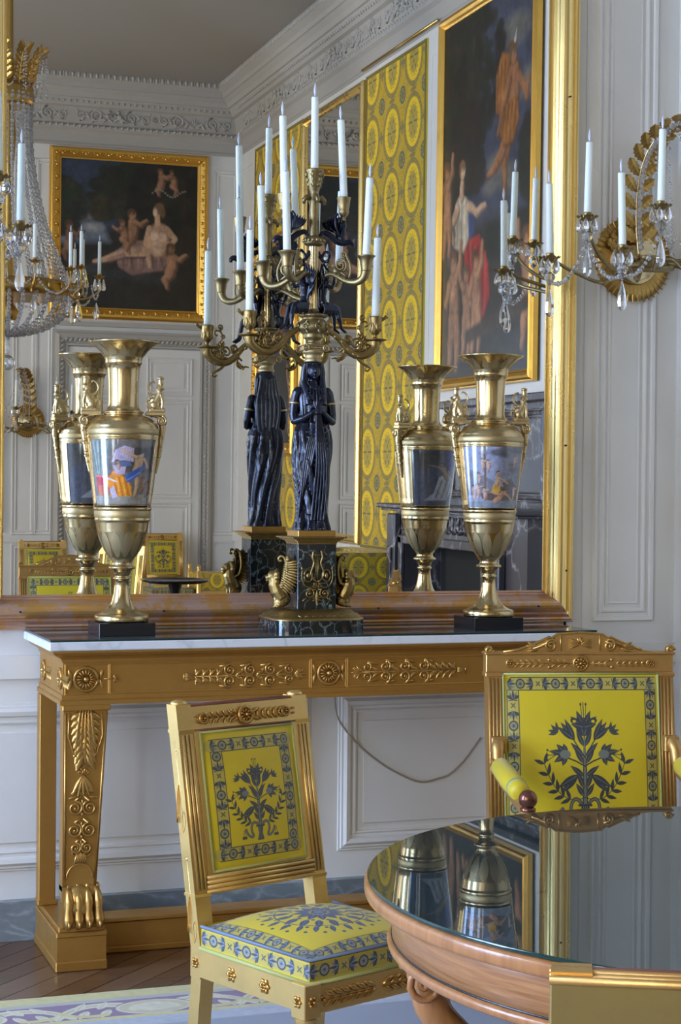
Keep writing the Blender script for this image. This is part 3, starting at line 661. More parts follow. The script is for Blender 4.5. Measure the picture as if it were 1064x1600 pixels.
def carpet_img():
    W, H = 900, 300; c = Canvas(W, H, (.34, .36, .42)); cr, yl, pu, gn = (.55, .50, .34), (.50, .43, .14), (.16, .065, .15), (.40, .36, .20)
    c.poly([(0, .245), (1, .245), (1, 1/3), (0, 1/3)], yl); c.poly([(0, .238), (1, .238), (1, .268), (0, .268)], (.36, .34, .28)); c.poly([(0, .10), (1, .10), (1, .24), (0, .24)], pu)
    c.poly([(0, .075), (1, .075), (1, .098), (0, .098)], yl)
    for k in range(-1, 3):
        x = .2+.5*k
        for d in (1, -1):
            c.line(bez((x-d*.02, .125), (x+d*.10, .235), (x+d*.20, .245), (x+d*.27, .115), 20), .050, cr, .025); c.line(bez((x-d*.02, .125), (x+d*.10, .235), (x+d*.20, .245), (x+d*.27, .115), 20), .012, gn)
            for q in range(5): c.leaf(x+d*(.12+.03*q), .165+.008*(q%2), .075, .028, (pi/2 if q % 2 else -pi/2)+d*.5, cr, 1, gn)
            c.line(bez((x+d*.14, .12), (x+d*.19, .105), (x+d*.24, .13), (x+d*.25, .16), 12), .022, yl)
        c.ell(x, .165, .105, .066, pu); c.ell(x, .160, .098, .056, (.46, .40, .22)); c.ell(x, .16, .10, .060, cr, ring=.10)
        for j in range(9): c.ell(x+.052*cos(pi*j/8), .150+.036*sin(pi*j/8), .020, .016, cr)
        c.ell(x, .145, .045, .022, cr)
    c.clouds(.15, 3, 60); return c.image('carpet_border')
M_['carpet'] = picture_mat('savonnerie_carpet', carpet_img(), .95, 0, 400, .3)
# ================================================================== THE ROOM
def frame_sides(x0, x1, z0, z1, prof, M):
    """four mitred mouldings round the rectangle; prof = [(d outward from opening, t proud of wall)]; local x,y,z(out)"""
    cs = [(x0, z0, -1, -1), (x1, z0, 1, -1), (x1, z1, 1, 1), (x0, z1, -1, 1)]; out = []
    for k in range(4):
        a, b = cs[k], cs[(k+1) % 4]; vs = []
        for c in (a, b):
            for d, t in prof: vs.append((c[0]+c[2]*d, c[1]+c[3]*d, t))
        n = len(prof); fs = [(i+1, i, n+i, n+i+1) for i in range(n-1)]
        fs += [(0, n-1, 2*n-1, n)]+[tuple(range(n)), tuple(range(2*n-1, n-1, -1))]
        m = MB(); m.add(vs, fs, M); out.append(m)
    return out
def ring_mould(x0, x1, z0, z1, prof, M):
    m = MB()
    for s in frame_sides(x0, x1, z0, z1, prof, M): m.add(s.v, s.f)
    return m
PAN = [(0, 0), (0, .008), (.006, .010), (.012, .004), (.020, .005), (.026, .018), (.040, .022), (.050, .012), (.056, .012), (.060, .006), (.066, .006), (.068, 0)]
PANS = [(0, 0), (.001, .006), (.008, .010), (.014, .010), (.018, .003), (.030, .004), (.034, .012), (.046, .014), (.05, 0)]
FR = frame((0, YF, 0), (1, 0, 0), (0, 0, 1))           # front (mirror) wall: out = -y
BK = frame((0, YB, 0), (-1, 0, 0), (0, 0, 1))          # back wall: out = +y, local x = -X
RT = frame((XR, 0, 0), (0, -1, 0), (0, 0, 1))          # right wall: out = -x, local x = -Y
LF = frame((XL, 0, 0), (0, 1, 0), (0, 0, 1))           # left wall: out = +x
WM = M_['wall']
floor = struct(MB().box(XL-.2, XR+.2, YB-.2, YF+.2, -.12, -.012).build('floor', M_['plank']))
def clip_poly(P, f):
    out = []
    for i in range(len(P)):
        a, b = P[i], P[(i+1) % len(P)]; fa, fb = f(a), f(b)
        if fa >= 0: out.append(a)
        if fa*fb < 0: t = fa/(fa-fb); out.append((a[0]+(b[0]-a[0])*t, a[1]+(b[1]-a[1])*t))
    return out
rng = random.Random(3); s2 = sqrt(.5); k = 0; wdt = .0893
for row in range(-8, 32):
    c0 = (4.189+row*wdt/s2-.35*4)            # y - x of the lower edge
    t = -3.2+rng.random()*.9
    while t < 9.5:
        L = .75+rng.random()*.6
        def pt(tt, cc): return ((tt*s2)-cc/2+1.2, (tt*s2)+cc/2+1.2)
        P = [pt(t+.001, c0+.0022), pt(t+L-.001, c0+.0022), pt(t+L-.001, c0+wdt/s2-.0022), pt(t+.001, c0+wdt/s2-.0022)]
        t += L
        for f in (lambda p: YF-.01-p[1], lambda p: p[1]-4.62, lambda p: p[0]+.1, lambda p: 2.9-p[0]):
            P = clip_poly(P, f)
            if len(P) < 3: break
        if len(P) < 3: continue
        P = [q for i, q in enumerate(P) if (q[0]-P[i-1][0])**2+(q[1]-P[i-1][1])**2 > 1e-8]
        if len(P) < 3: continue
        o = MB().prism(P, -.012, -.0012+rng.random()*.0010).build('plank', M_['plank2'] if rng.random() < .35 else M_['plank'], floor); k += 1
# the rest of the floor: same boards, too far off or hidden to be told apart
base = MB()
for a in ((XL, -.1, YB, YF), (2.9, XR, YB, YF), (-.1, 2.9, YB, 4.62)): base.box(a[0], a[1], a[2], a[3], -.012, 0)
o = base.build('floorboards', M_['plank'], floor); o['kind'] = 'stuff'

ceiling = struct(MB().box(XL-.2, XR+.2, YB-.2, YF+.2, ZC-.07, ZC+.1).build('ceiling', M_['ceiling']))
wall_front = struct(MB().box(XL-.2, XR+.2, YF, YF+.2, 0, ZC).build('wall_front', WM))
wall_back = struct(MB().box(XL-.2, XR+.2, YB-.2, YB, 0, ZC).build('wall_back', WM))
wall_right = struct(MB().box(XR, XR+.2, YB, YF, 0, ZC).build('wall_right', WM))
m = MB(); ys = sorted([(yc-wd/2, yc+wd/2, z0, z1) for yc, wd, z0, z1 in WINDOWS]); y = YB
for a, b, z0, z1 in ys:
    m.box(XL-.35, XL, y, a, 0, ZC); m.box(XL-.35, XL, a, b, 0, z0); m.box(XL-.35, XL, a, b, z1, ZC); y = b
m.box(XL-.35, XL, y, YF, 0, ZC); wall_left = struct(m.build('wall_left', WM))
for i, (yc, wd, z0, z1) in enumerate(WINDOWS):
    wn = MB(); x0 = XL-.3
    for a, b, c, d in ((yc-wd/2, yc-wd/2+.07, z0, z1), (yc+wd/2-.07, yc+wd/2, z0, z1), (yc-.05, yc+.05, z0, z1), (yc-wd/2, yc+wd/2, z0, z0+.1), (yc-wd/2, yc+wd/2, z1-.08, z1)): wn.box(x0, x0+.06, a, b, c, d)
    w_ = struct(wn.build('window_%d' % (i+1), WM))
    for j in range(1, 6):
        z = z0+(z1-z0)*j/6; MB().box(x0+.01, x0+.05, yc-wd/2+.07, yc-.05, z-.015, z+.015).build('glazing_bar', WM, w_); MB().box(x0+.01, x0+.05, yc+.05, yc+wd/2-.07, z-.015, z+.015).build('glazing_bar', WM, w_)

# ---- panelling of the mirror wall
def mould(par, x0, x1, z0, z1, M, prof=PAN, name='panel_moulding', mt=None): return ring_mould(x0, x1, z0, z1, prof, M).build(name, mt or WM, par)
def field(par, x0, x1, z0, z1, M, t=.006, name='raised_panel'):
    return MB().box(x0, x1, z0, z1, 0, t, M @ ID).build(name, WM, par)
for a, b in ((-2.6, 1.853), (2.09, 3.19)):
    mould(wall_front, a, b, .290, .706, FR); field(wall_front, a+.028, b-.028, .316, .674, FR)
mould(wall_front, 3.056, 3.207, 1.058, 4.4, FR, PANS); mould(wall_front, 3.075, 3.188, 1.08, 4.38, FR, [(0, 0), (0, .003), (.006, .005), (.009, 0)], 'inner_bead')
mould(wall_front, -.55, .60, 1.058, 4.4, FR, PANS)
struct(MB().box(XL, 3.36, .853, .929, 0, .016, FR).build('trim_1', WM))
struct(MB().box(3.35, XR, 0, 4.6, 0, .05, FR).build('trim_2', WM))
struct(MB().box(2.965, 2.968, .93, 4.6, 0, .0025, FR).build('trim_3', WM))
struct(MB().box(XL, XR, 0, .129, 0, .036, FR, 0).build('baseboard_front', M_['skirt_marble']))
struct(MB().box(-XR, -XL, 0, .16, 0, .03, BK).build('baseboard_back', M_['skirt_marble']))
struct(MB().box(XL+.3, YF, 0, .16, 0, .03, LF).build('baseboard_left', M_['skirt_marble']))

# ---- cornice round the room
CP = [(0, 4.64), (.012, 4.65), (.012, 4.66), (.003, 4.68), (.003, 4.76), (.02, 4.78), (.05, 4.80), (.05, 4.83), (.03, 4.85), (.04, 4.87), (.055, 5.00), (.09, 5.01), (.12, 5.05), (.13, 5.075), (.15, 5.08), (.165, 5.12), (.20, 5.155), (.215, 5.16), (.22, 5.20), (.27, 5.235), (.275, 5.29), (0, 5.29)]
def cornice_run(x0, x1, M, name):
    n = len(CP); vs = [(x, z, p) for x in (x0, x1) for p, z in CP]; 
    # mitre both ends
    vs = [(x0+p, z, p) for p, z in CP]+[(x1-p, z, p) for p, z in CP]
    fs = [(i, n+i, n+(i+1) % n, (i+1) % n) for i in range(n)]; fs += [tuple(range(n)), tuple(range(2*n-1, n-1, -1))]
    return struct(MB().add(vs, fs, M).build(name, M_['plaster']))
cor_b = cornice_run(-XR, -XL, BK, 'trim_4'); cor_r = cornice_run(-YF, -YB, RT, 'trim_5'); cor_f = cornice_run(XL, XR, FR, 'trim_6'); cor_l = cornice_run(YB, YF, LF, 'trim_7')
def frieze_unit(v):
    m = MB(); F = T(0, 4.93, .045)
    for d in (-1, 1):
        m.spiral(F, d*.17, 0, .055, 1.5, pi/2, d, .011, (0, -.045)); m.spiral(F, d*.32, -.005, .042, 1.4, -pi/2, -d, .009, (d*.2, .05))
        for k in range(6): m.leaf(F, d*(.06+.055*k), .03*sin(k*1.7), .075, .034, pi/2*(1 if k % 2 else -1)+d*.6*(1 if k % 2 else -1)*-1, .016)
    if v:
        for d in (-1, 1):          # putto
            m.ball((d*.06, .0, .012), (.026, .030, .02), F, 8, 6); m.ball((d*.045, .042, .016), (.017, .018, .016), F, 8, 6)
            m.tube([(d*.06, -.01, .012), (d*.10, -.03, .016), (d*.145, -.045, .01)], (.014, .011, .007), F); m.tube([(d*.055, .02, .015), (d*.02, .0, .02), (d*.004, .03, .015)], (.009, .007, .005), F)
        m.palmette(F, 0, -.05, .09, pi/2, 7, 1.0, .012)
    else: m.palmette(F, 0, -.055, .11, pi/2, 9, 1.2, .014); m.rosette(F, .40, 0, .035, 8, .014, False)
    return m.build('frieze_scroll', M_['plaster'], mesh_only=True)
FU = [frieze_unit(0), frieze_unit(1)]
m = MB()
for k in range(14):
    x = (k-6.5)*.0572
    m.leaf(T(x, 0, .05), 0, 4.845, .035, .03, -pi/2, .012); m.ball((x, 5.045, .118), (.014, .016, .012), None, 6, 4); m.ball((x, 5.26, .272), (.018, .03, .014), None, 6, 4); m.leaf(T(x+.0286, 0, .272), 0, 5.285, .05, .014, -pi/2, .008)
    m.leaf(T(x, 0, .125), 0, 5.085, .03, .03, pi/2, .01)
EU = m.build('egg_and_dart', M_['plaster'], mesh_only=True)
for par, M, xs in ((cor_b, BK, [-XR+.45+.8*i for i in range(4)]), (cor_r, RT, [-.35-.02+.8*i for i in range(7)])):
    for i, x in enumerate(xs):
        link('frieze_scroll', FU[i % 2], par, M @ T(x, 0, 0)); link('egg_and_dart', EU, par, M @ T(x, 0, 0))

# ---- back wall: double door with carved casing, narrow panels, overdoor painting
def P_back(x0, x1, z0, z1, prof=PANS, par=None): return mould(par or wall_back, -x1, -x0, z0, z1, BK, prof)
m = MB(); m.box(-4.13, -2.84, 0, 2.73, 0, .03, BK); door = struct(m.build('door_1', WM))
for a, b in ((3.655, 4.005), (2.985, 3.335)):
    for z0, z1 in ((2.33, 2.60), (1.34, 2.20), (.40, 1.20)):
        mould(door, -b, -a, z0, z1, BK @ T(0, 0, .03), PANS); MB().box(-b+.03, -a-.03, z0+.03, z1-.03, .03, .038, BK).build('door_panel', WM, door)
MB().box(-3.505, -3.485, .02, 2.72, .03, .045, BK).build('meeting_stile', WM, door)
CAS = [(0, 0), (0, .05), (.02, .055), (.025, .04), (.05, .05), (.09, .075), (.12, .06), (.125, .03), (.15, .03), (.15, 0)]
for s in frame_sides(-4.13, -2.84, -.02, 2.74, CAS, BK)[1:]: s.build('door_casing', M_['plaster'], door)
lf = MB().leaf(ID, 0, 0, .05, .045, pi/4, .012).leaf(ID, .01, 0, .05, .03, -pi/4, .012).leaf(ID, 0, .01, .05, .03, 3*pi/4, .012).build('casing_leaves', M_['plaster'], mesh_only=True)
m = MB()
for i in range(31):
    x = -4.17+.0445*i
    for a in (pi/4, -pi/4, 3*pi/4): m.leaf(BK @ T(x, 2.81, .06), 0, 0, .045, .03, a, .014)
for i in range(63):
    for x in (-4.20, -2.77):
        for a in (pi/4, -pi/4, 3*pi/4): m.leaf(BK @ T(x, .05+.0438*i, .062), 0, 0, .04, .026, a, .012)
m.build('casing_carving', M_['plaster'], door)
P_back(2.37, 2.50, .98, 4.45); P_back(2.565, 2.655, .98, 4.45); P_back(4.31, 4.46, .98, 4.45); P_back(2.37, 2.60, .25, .80); 
MB().box(-4.27, -2.68, 2.93, 2.97, 0, .05, BK).build('overdoor_ledge', M_['plaster'], wall_back)
MB().box(-XR, -XL, .86, .93, 0, .02, BK).build('chair_rail', WM, wall_back)
MB().box(-XR, -XL, 4.655, 4.664, 0, .01, BK).build('chair_rail', WM, wall_back)
P_back(-1.9, -.4, 3.2, 4.4); P_back(-1.9, -.4, 1.1, 3.0)
P_back(.0, .3, .98, 4.45) 
# left wall panels between the windows
for a, b in ((4.6, 5.5), (1.75, 2.6), (-1.6, -.3), (-5.0, -3.6)):
    for z0, z1 in ((1.05, 4.4), (.25, .78)): mould(wall_left, a, b, z0, z1, LF, PANS)

PIC = [(-.012, .0), (-.012, .018), (0, .022), (.008, .03), (.014, .024), (.03, .034), (.055, .05), (.075, .05), (.085, .042), (.095, .03), (.10, .0)]
PIC2 = [(-.01, 0), (-.01, .02), (.002, .026), (.012, .04), (.03, .05), (.045, .046), (.055, .03), (.062, .03), (.066, 0)]
def painting(name, label, x0, x1, z0, z1, M, pm, off, prof=PIC, carve=True):
    t = thing(name, label, 'painting')
    cv = MB(); cv.add([(x0-.012, z0-.012, .014), (x1+.012, z0-.012, .014), (x1+.012, z1+.012, .014), (x0-.012, z1+.012, .014)], [(0, 1, 2, 3)], M @ T(0, 0, off), uvs=[((1, 0), (0, 0), (0, 1), (1, 1))])
    cv.box(x0-.02, x1+.02, z0-.02, z1+.02, 0, .012, M @ T(0, 0, off)); o = cv.build('canvas', pm, t)
    for s in frame_sides(x0, x1, z0, z1, prof, M @ T(0, 0, off)):
        f = s.build('frame_rail', M_['pic_gilt'], t)
    if carve:
        c = MB(); w_, h_ = x1-x0+.09, z1-z0+.09; F = M @ T(x0-.045, z0-.045, off+.04)
        nx, nz = int(w_/.055), int(h_/.055)
        for i in range(nx+1):
            for zz in (0, h_): c.leaf(F, i*w_/nx, zz, .04, .026, (i % 2)*pi+pi/4, .012); c.ball((i*w_/nx+.02, zz, .006), (.009, .009, .008), F, 6, 4)
        for i in range(nz+1):
            for xx in (0, w_): c.leaf(F, xx, i*h_/nz, .04, .026, (i % 2)*pi+pi/4, .012); c.ball((xx, i*h_/nz+.02, .006), (.009, .009, .008), F, 6, 4)
        c.build('frame_carving', M_['pic_gilt'], t)['kind'] = 'stuff'
    return t
painting('overdoor_painting', 'nearly square dark landscape painting with a reclining figure, in the mirror above the door', -4.10, -2.75, 3.10, 4.53, BK, M_['landscape'], .002)
painting('chimney_painting', 'tall dark painting with a red-skirted seated figure, in the mirror above the fireplace', -1.88, -.40, 2.18, 4.56, RT, M_['allegory'], .02, PIC2, False)
painting('silk_wall_painting', 'dark painting seen edge-on in the mirror, hung on the far yellow silk panel', 3.10, 4.25, 1.80, 3.60, RT, M_['allegory'], .03, PIC, True)
# silks, side mirror
def silk(a, b, z0, z1, name='silk_hanging'):
    t = tag(MB().box(a, b, z0, z1, 0, .012, RT).build(name, M_['yellow']), '', 'wall hanging')
    q = MB(); q.add([(a+.03, z0+.03, .0135), (b-.03, z0+.03, .0135), (b-.03, z1-.03, .0135), (a+.03, z1-.03, .0135)], [(0, 1, 2, 3)], RT, uvs=[((0, 0), ((b-a-.06)/.45, 0), ((b-a-.06)/.45, (z1-z0-.06)/.47), (0, (z1-z0-.06)/.47))])
    q.build('silk_pattern', M_['silk_wall'], t)
    e = ring_mould(a+.025, b-.025, z0+.025, z1-.025, [(0, .012), (0, .018), (.022, .018), (.022, .012)], RT).build('gimp_border', mat('silk_border_braid', (.22, .17, .05), .6), t)
    return t
t = silk(.0, 1.30, .98, 4.60); t['label'] = 'yellow medallion silk panel in the mirror, between white strip and tall side mirror'
t = silk(2.96, 4.52, .98, 4.60); t['label'] = 'narrow-looking yellow silk wall panel near the far corner, behind the edge-on painting'
def wall_mirror(name, label, x0, x1, z0, z1, M, prof, fm, tilt=0, yaw=0, fm2=None, bolts=False):
    t = thing(name, label, 'mirror'); h = (z1-z0)
    cx, cz = (x0+x1)/2, z0
    g = MB(); 
    w2 = (x1-x0)/2+.012
    vs = [(-w2, -.012, 0), (w2, -.012, 0), (w2, h+.012, 0), (-w2, h+.012, 0)]
    # glass leans a little forward and turns a little, as hung
    G = M @ T(cx, cz, .017) @ Matrix.Rotation(tilt, 4, 'X') @ Matrix.Rotation(yaw, 4, 'Y')
    g.add(vs, [(0, 1, 2, 3)], G); g.add([(x, y, -.004) for x, y, z in vs], [(3, 2, 1, 0)], G)
    for i in range(4):
        a, b = vs[i], vs[(i+1) % 4]; g.add([a, b, (b[0], b[1], -.004), (a[0], a[1], -.004)], [(3, 2, 1, 0)], G)
    g.build('mirror_glass', M_['mirror'], t)
    Gf = G @ T(-cx, -cz, -.017)
    for i, s in enumerate(frame_sides(x0, x1, z0, z1, prof, Gf)):
        s.build('frame_rail', (fm2 or fm) if i == 0 else fm, t)
    return t
FP = [(-.004, .0), (-.004, .030), (.002, .034), (.006, .030), (.010, .036), (.016, .036), (.020, .044)]+[(.020+.052*(1-cos(a))/2, .044+.026*sin(a)) for a in np.linspace(.3, pi-.2, 9)]+[(.074, .046), (.078, .046), (.083, .052), (.088, .046), (.092, .044), (.098, .046), (.103, .038), (.106, .038), (.11, .030), (.11, 0)]
FP = [(d, (t+.004 if d > .012 else .021+.3*max(0, t-.03)) if t > 0 else -.03) for d, t in FP]
big = wall_mirror('wall_mirror', 'huge gilt-framed wall mirror above the console table, reflecting the whole room', .852, 2.796, 1.123, 3.95, FR, FP, M_['frame_gilt'], .00705, -.01084, M_['frame_worn'])
for x, z in ((.905, 1.095), (1.38, 1.093), (2.14, 1.093), (2.75, 1.093), (2.858, 1.20), (2.85, 1.65), (2.85, 2.25), (2.85, 2.9)):
    MB().lathe([(.0035, 0), (.0035, .004), (0, .005)], FR @ T(x, z-.02 if z < 1.1 else z, .0735+.007*(z-1.1)+.0108*(x-1.824)), n=8).build('screw_hole', M_['dark'], big)
MB().box(2.893, 2.897, .985, 1.022, 0, .012, FR).build('hanger', M_['dark'], big)
wall_mirror('side_wall_mirror', 'tall gilt mirror between two yellow silk panels, seen inside the big mirror', 1.38, 2.88, 1.06, 4.52, RT, PIC2, M_['frame_gilt'])
wall_mirror('end_wall_mirror', 'gilt-edged mirror on the far wall, a thin gold strip left in the big mirror', -2.162, -.35, 1.02, 4.5, BK, PIC2, M_['frame_gilt'])

# dado and panels on the right wall
mould(wall_right, .1, 1.2, .25, .80, RT, PANS); mould(wall_right, 3.05, 4.4, .25, .80, RT, PANS); mould(wall_right, 4.62, 5.05, 1.02, 4.45, RT, PANS); mould(wall_right, -.3, -.08, 1.02, 4.45, RT, [(0, 0), (0, .004), (.008, .006), (.012, 0)])
MB().box(-.05, 5.2, .88, .95, 0, .02, RT).build('chair_rail', WM, wall_right)
mould(wall_right, -5.4, -3.0, 1.05, 4.45, RT, PANS)
MB().tube([(1.35, 4.66, .03), (-.25, 4.66, .03)], .012, RT).build('picture_rail_rod', M_['brass'], wall_right)

# ---- fireplace of grey-violet marble
fp = thing('fireplace', 'grey-violet marble fireplace with white veins and black opening, right part of the mirror', 'fireplace', (0, 0, 0))
FMt = M_['fire_marble']
m = MB()
m.box(-2.42, -1.80, 0, 1.30, 0, .28, RT).box(-.42, -.24, 0, 1.30, 0, .28, RT).box(-1.80, -.42, 1.08, 1.30, 0, .28, RT).box(-1.8, -.42, 0, 1.08, 0, .02, RT)
m.build('chimney_body', FMt, fp)
MB().box(-1.78, -.44, .0, 1.07, .02, .025, RT).build('fire_back', M_['dark'], fp)
for a, b in ((-1.86, -1.80), (-.42, -.36)): MB().box(a, b, 0, 1.13, .28, .31, RT, .006).build('opening_moulding', FMt, fp)
MB().box(-1.86, -.36, 1.08, 1.14, .28, .31, RT, .006).build('opening_moulding', FMt, fp)
for a, b in ((-2.12, -1.93), (-.34, -.19)): MB().box(a, b, 0, 1.28, .28, .33, RT, .008).box(a+.04, b-.04, .15, 1.05, .33, .345, RT, .004).build('pilaster', FMt, fp)
MB().box(-2.45, -.15, 1.30, 1.318, 0, .36, RT, .004).box(-2.47, -.12, 1.318, 1.35, 0, .39, RT, .008).build('mantel_shelf', FMt, fp)
c = MB(); F = RT @ T(0, 0, .285)
for i in range(14):
    x = -.42-.1*i; c.leaf(F, x, 1.17, .14, .06, pi/2+.7, .02); c.leaf(F, x-.03, 1.28, .10, .04, -pi/2-.5, .015)
c.build('frieze_carving', FMt, fp)
MB().box(-2.42, -.70, 1.35, 1.98, 0, .10, RT).build('overmantel_slab', FMt, fp)
MB().box(-2.44, -.66, 1.98, 2.03, 0, .16, RT, .008).build('overmantel_shelf', FMt, fp)
ring_mould(-2.2, -.85, 1.45, 1.88, PAN, RT @ T(0, 0, .10)).build('overmantel_moulding', FMt, fp)

# ---- carpet
CX0, CX1, CY0, CY1 = -2.2, 3.9, .6, 5.03
m = MB().box(CX0, CX1, CY0, CY1, 0, .0035)
b = .35; z = .0042
corn = [(CX0, CY1), (CX1, CY1), (CX1, CY0), (CX0, CY0)]; inn = [(CX0+b, CY1-b), (CX1-b, CY1-b), (CX1-b, CY0+b), (CX0+b, CY0+b)]
for i in range(4):
    A, B_, c_, d_ = corn[i], corn[(i+1) % 4], inn[(i+1) % 4], inn[i]; L = sqrt((A[0]-B_[0])**2+(A[1]-B_[1])**2)/1.05; o_ = b/1.05
    m.add([(*A, z), (*B_, z), (*c_, z), (*d_, z)], [(3, 2, 1, 0)], uvs=[((o_, 0), (L-o_, 0), (L, 1), (0, 1))], mi=1)
m.add([(*p, z) for p in inn], [(3, 2, 1, 0)], mi=2)
carpet = tag(m.build('carpet', [mat('carpet_edge', (.42, .38, .16), .9), M_['carpet'], mat('carpet_field', (.33, .35, .41), .95)]), 'patterned carpet with a purple and cream scroll border lying under the chairs', 'carpet')
# cable looping on the wall
tag(MB().tube(spl([(2.0, 5.71, .83), (2.0, 5.715, .765), (2.01, 5.72, .70), (2.044, 5.725, .645), (2.10, 5.728, .585), (2.172, 5.728, .528), (2.25, 5.73, .482), (2.33, 5.73, .451), (2.40, 5.73, .462), (2.441, 5.73, .475), (2.495, 5.73, .521), (2.56, 5.73, .60)], 4), .0032).build('electric_cable', M_['cable']), 'thin gold-brown cable sagging across the grey wall panel below the console', 'cable')
# ================================================================== CONSOLE TABLE
GW, GRf = M_['gilt_wood'], M_['gilt_relief']
con = thing('console_table', 'long gilded console table with a white marble top and lion-paw legs under the mirror', 'console table', (0, 0, 0))
cx0, cx1, cyf = .974, 2.724, 5.29                     # apron ends, apron front
MB().box(.925, 2.775, 5.25, 5.735, .983, 1.010, None, .003).build('marble_slab', M_['white_marble'], con)
MB().box(.929, 2.771, 5.254, 5.733, 1.0102, 1.0160).build('glass_plate', M_['glass_edge'], con); MB().box(.9305, 2.7695, 5.2555, 5.732, 1.0160, 1.0166).build('glass_surface', M_['console_glass'], con)
# top moulding (cavetto) swept on front and sides
cv = [(-.012, .983), (-.012, .975), (-.006, .968), (0, .955), (.0, .948)]
def u_sweep(prof, name, m_):
    vs = []; n = len(prof)
    for (sx, sy, x, y) in ((-1, 0, cx0, 5.70), (-1, -1, cx0, cyf), (1, -1, cx1, cyf), (1, 0, cx1, 5.70)):
        for d, z in prof: vs.append((x+sx*d, y+sy*d, z))
    fs = [(i*n+k, (i+1)*n+k, (i+1)*n+k+1, i*n+k+1) for i in range(3) for k in range(n-1)]
    return MB().add(vs, fs).build(name, m_, con)
u_sweep([(.0, .983), (.038, .983), (.036, .976), (.028, .968), (.014, .962), (.006, .954), (.004, .946), (.0, .945)], 'top_moulding', GW)
MB().box(cx0, cx1, cyf, 5.70, .832, .947).build('apron', GW, con)
u_sweep([(.0, .846), (.004, .845), (.004, .832), (.010, .828), (.010, .816), (0, .815)], 'apron_moulding', GW)
MB().box(cx0, cx1, cyf, 5.70, .8165, .8325).build('apron_base', GW, con)
AF = frame((0, cyf, .8925), (1, 0, 0), (0, 0, 1))
def apron_panel(x0, x1):
    return ring_mould(x0, x1, -.042, .042, [(0, 0), (0, .002), (.003, .0035), (.006, .002), (.006, 0)], AF).build('panel_bead', GW, con)
for a, b in ((.984, 1.112), (1.122, 1.762), (1.774, 1.884), (1.896, 2.60), (2.61, 2.715)): apron_panel(a, b)
# carved rosettes
for x in (1.044, 1.829, 2.665):
    m = MB().rosette(AF, x, 0, .036, 16, .010); 
    for d in (-1, 1):
        for a in (.95, -.95): m.leaf(AF, x+d*.044, 0, .034, .014, (a if d > 0 else pi-a)+(.35*d*(1 if a > 0 else -1)), .006)
    m.build('rosette', GRf, con)
m = MB()
m.tube([(1.10, 0, .002), (1.135, 0, .003)], .0025, AF); m.palmette(AF, 1.13, 0, .022, 0, 5, 1.3, .005); m.build('end_sprig', GRf, con)
def apron_garland(x0, d):
    m = MB(); X = lambda t: x0+d*t; A = lambda a: a if d > 0 else pi-a
    m.tube([(X(0), -.012, .003), (X(0), .012, .003)], .003, AF)
    for k in range(5): m.tube([(X(0), -.010+.005*k, .003), (X(.03), -.006+.003*k, .004)], .0022, AF)
    for k in range(4):
        t = .035+.023*k
        for s_ in (-1, 1): m.leaf(AF, X(t), 0, .036, .015, A(.8*s_), .007); m.leaf(AF, X(t+.01), 0, .026, .010, A(1.9*s_), .005)
    m.tube([(X(.03), 0, .003), (X(.40), 0, .003)], .002, AF)
    for k, t in enumerate((.148, .215, .282)):
        for s_ in (-1, 1): m.spiral(AF, X(t), s_*.017, .017, 1.6, A(pi*.5*s_), s_*d, .0048, (X(t-.034), s_*.030))
        for s_ in (-1, 1): m.leaf(AF, X(t+.018), 0, .034, .013, A(.55*s_), .007); m.leaf(AF, X(t-.03), s_*.004, .026, .011, A(1.2*s_), .005)
        m.leaf(AF, X(t+.018), 0, .032, .010, A(0), .008)
    for s_ in (-1, 1): m.spiral(AF, X(.345), s_*.015, .014, 1.4, A(pi*.5*s_), s_*d, .0040, (X(.31), s_*.026)); m.leaf(AF, X(.36), 0, .034, .014, A(.5*s_), .006)
    m.palmette(AF, X(.365), 0, .040, A(0), 5, .9, .007)
    return m.build('carved_garland', GRf, con)
apron_garland(1.352, 1); apron_garland(2.305, -1)
# side of the apron
SF = frame((cx0, 0, .8925), (0, -1, 0), (0, 0, 1))
for yy in (-5.33, -5.62):
    m = MB()
    m.rosette(SF, yy, 0, .03, 10, .009)
    for k in range(4):
        for s_ in (-1, 1): m.leaf(SF, yy+.045+.02*k, 0, .03, .011, .7*s_, .005)
    m.build('side_garland', GRf, con)
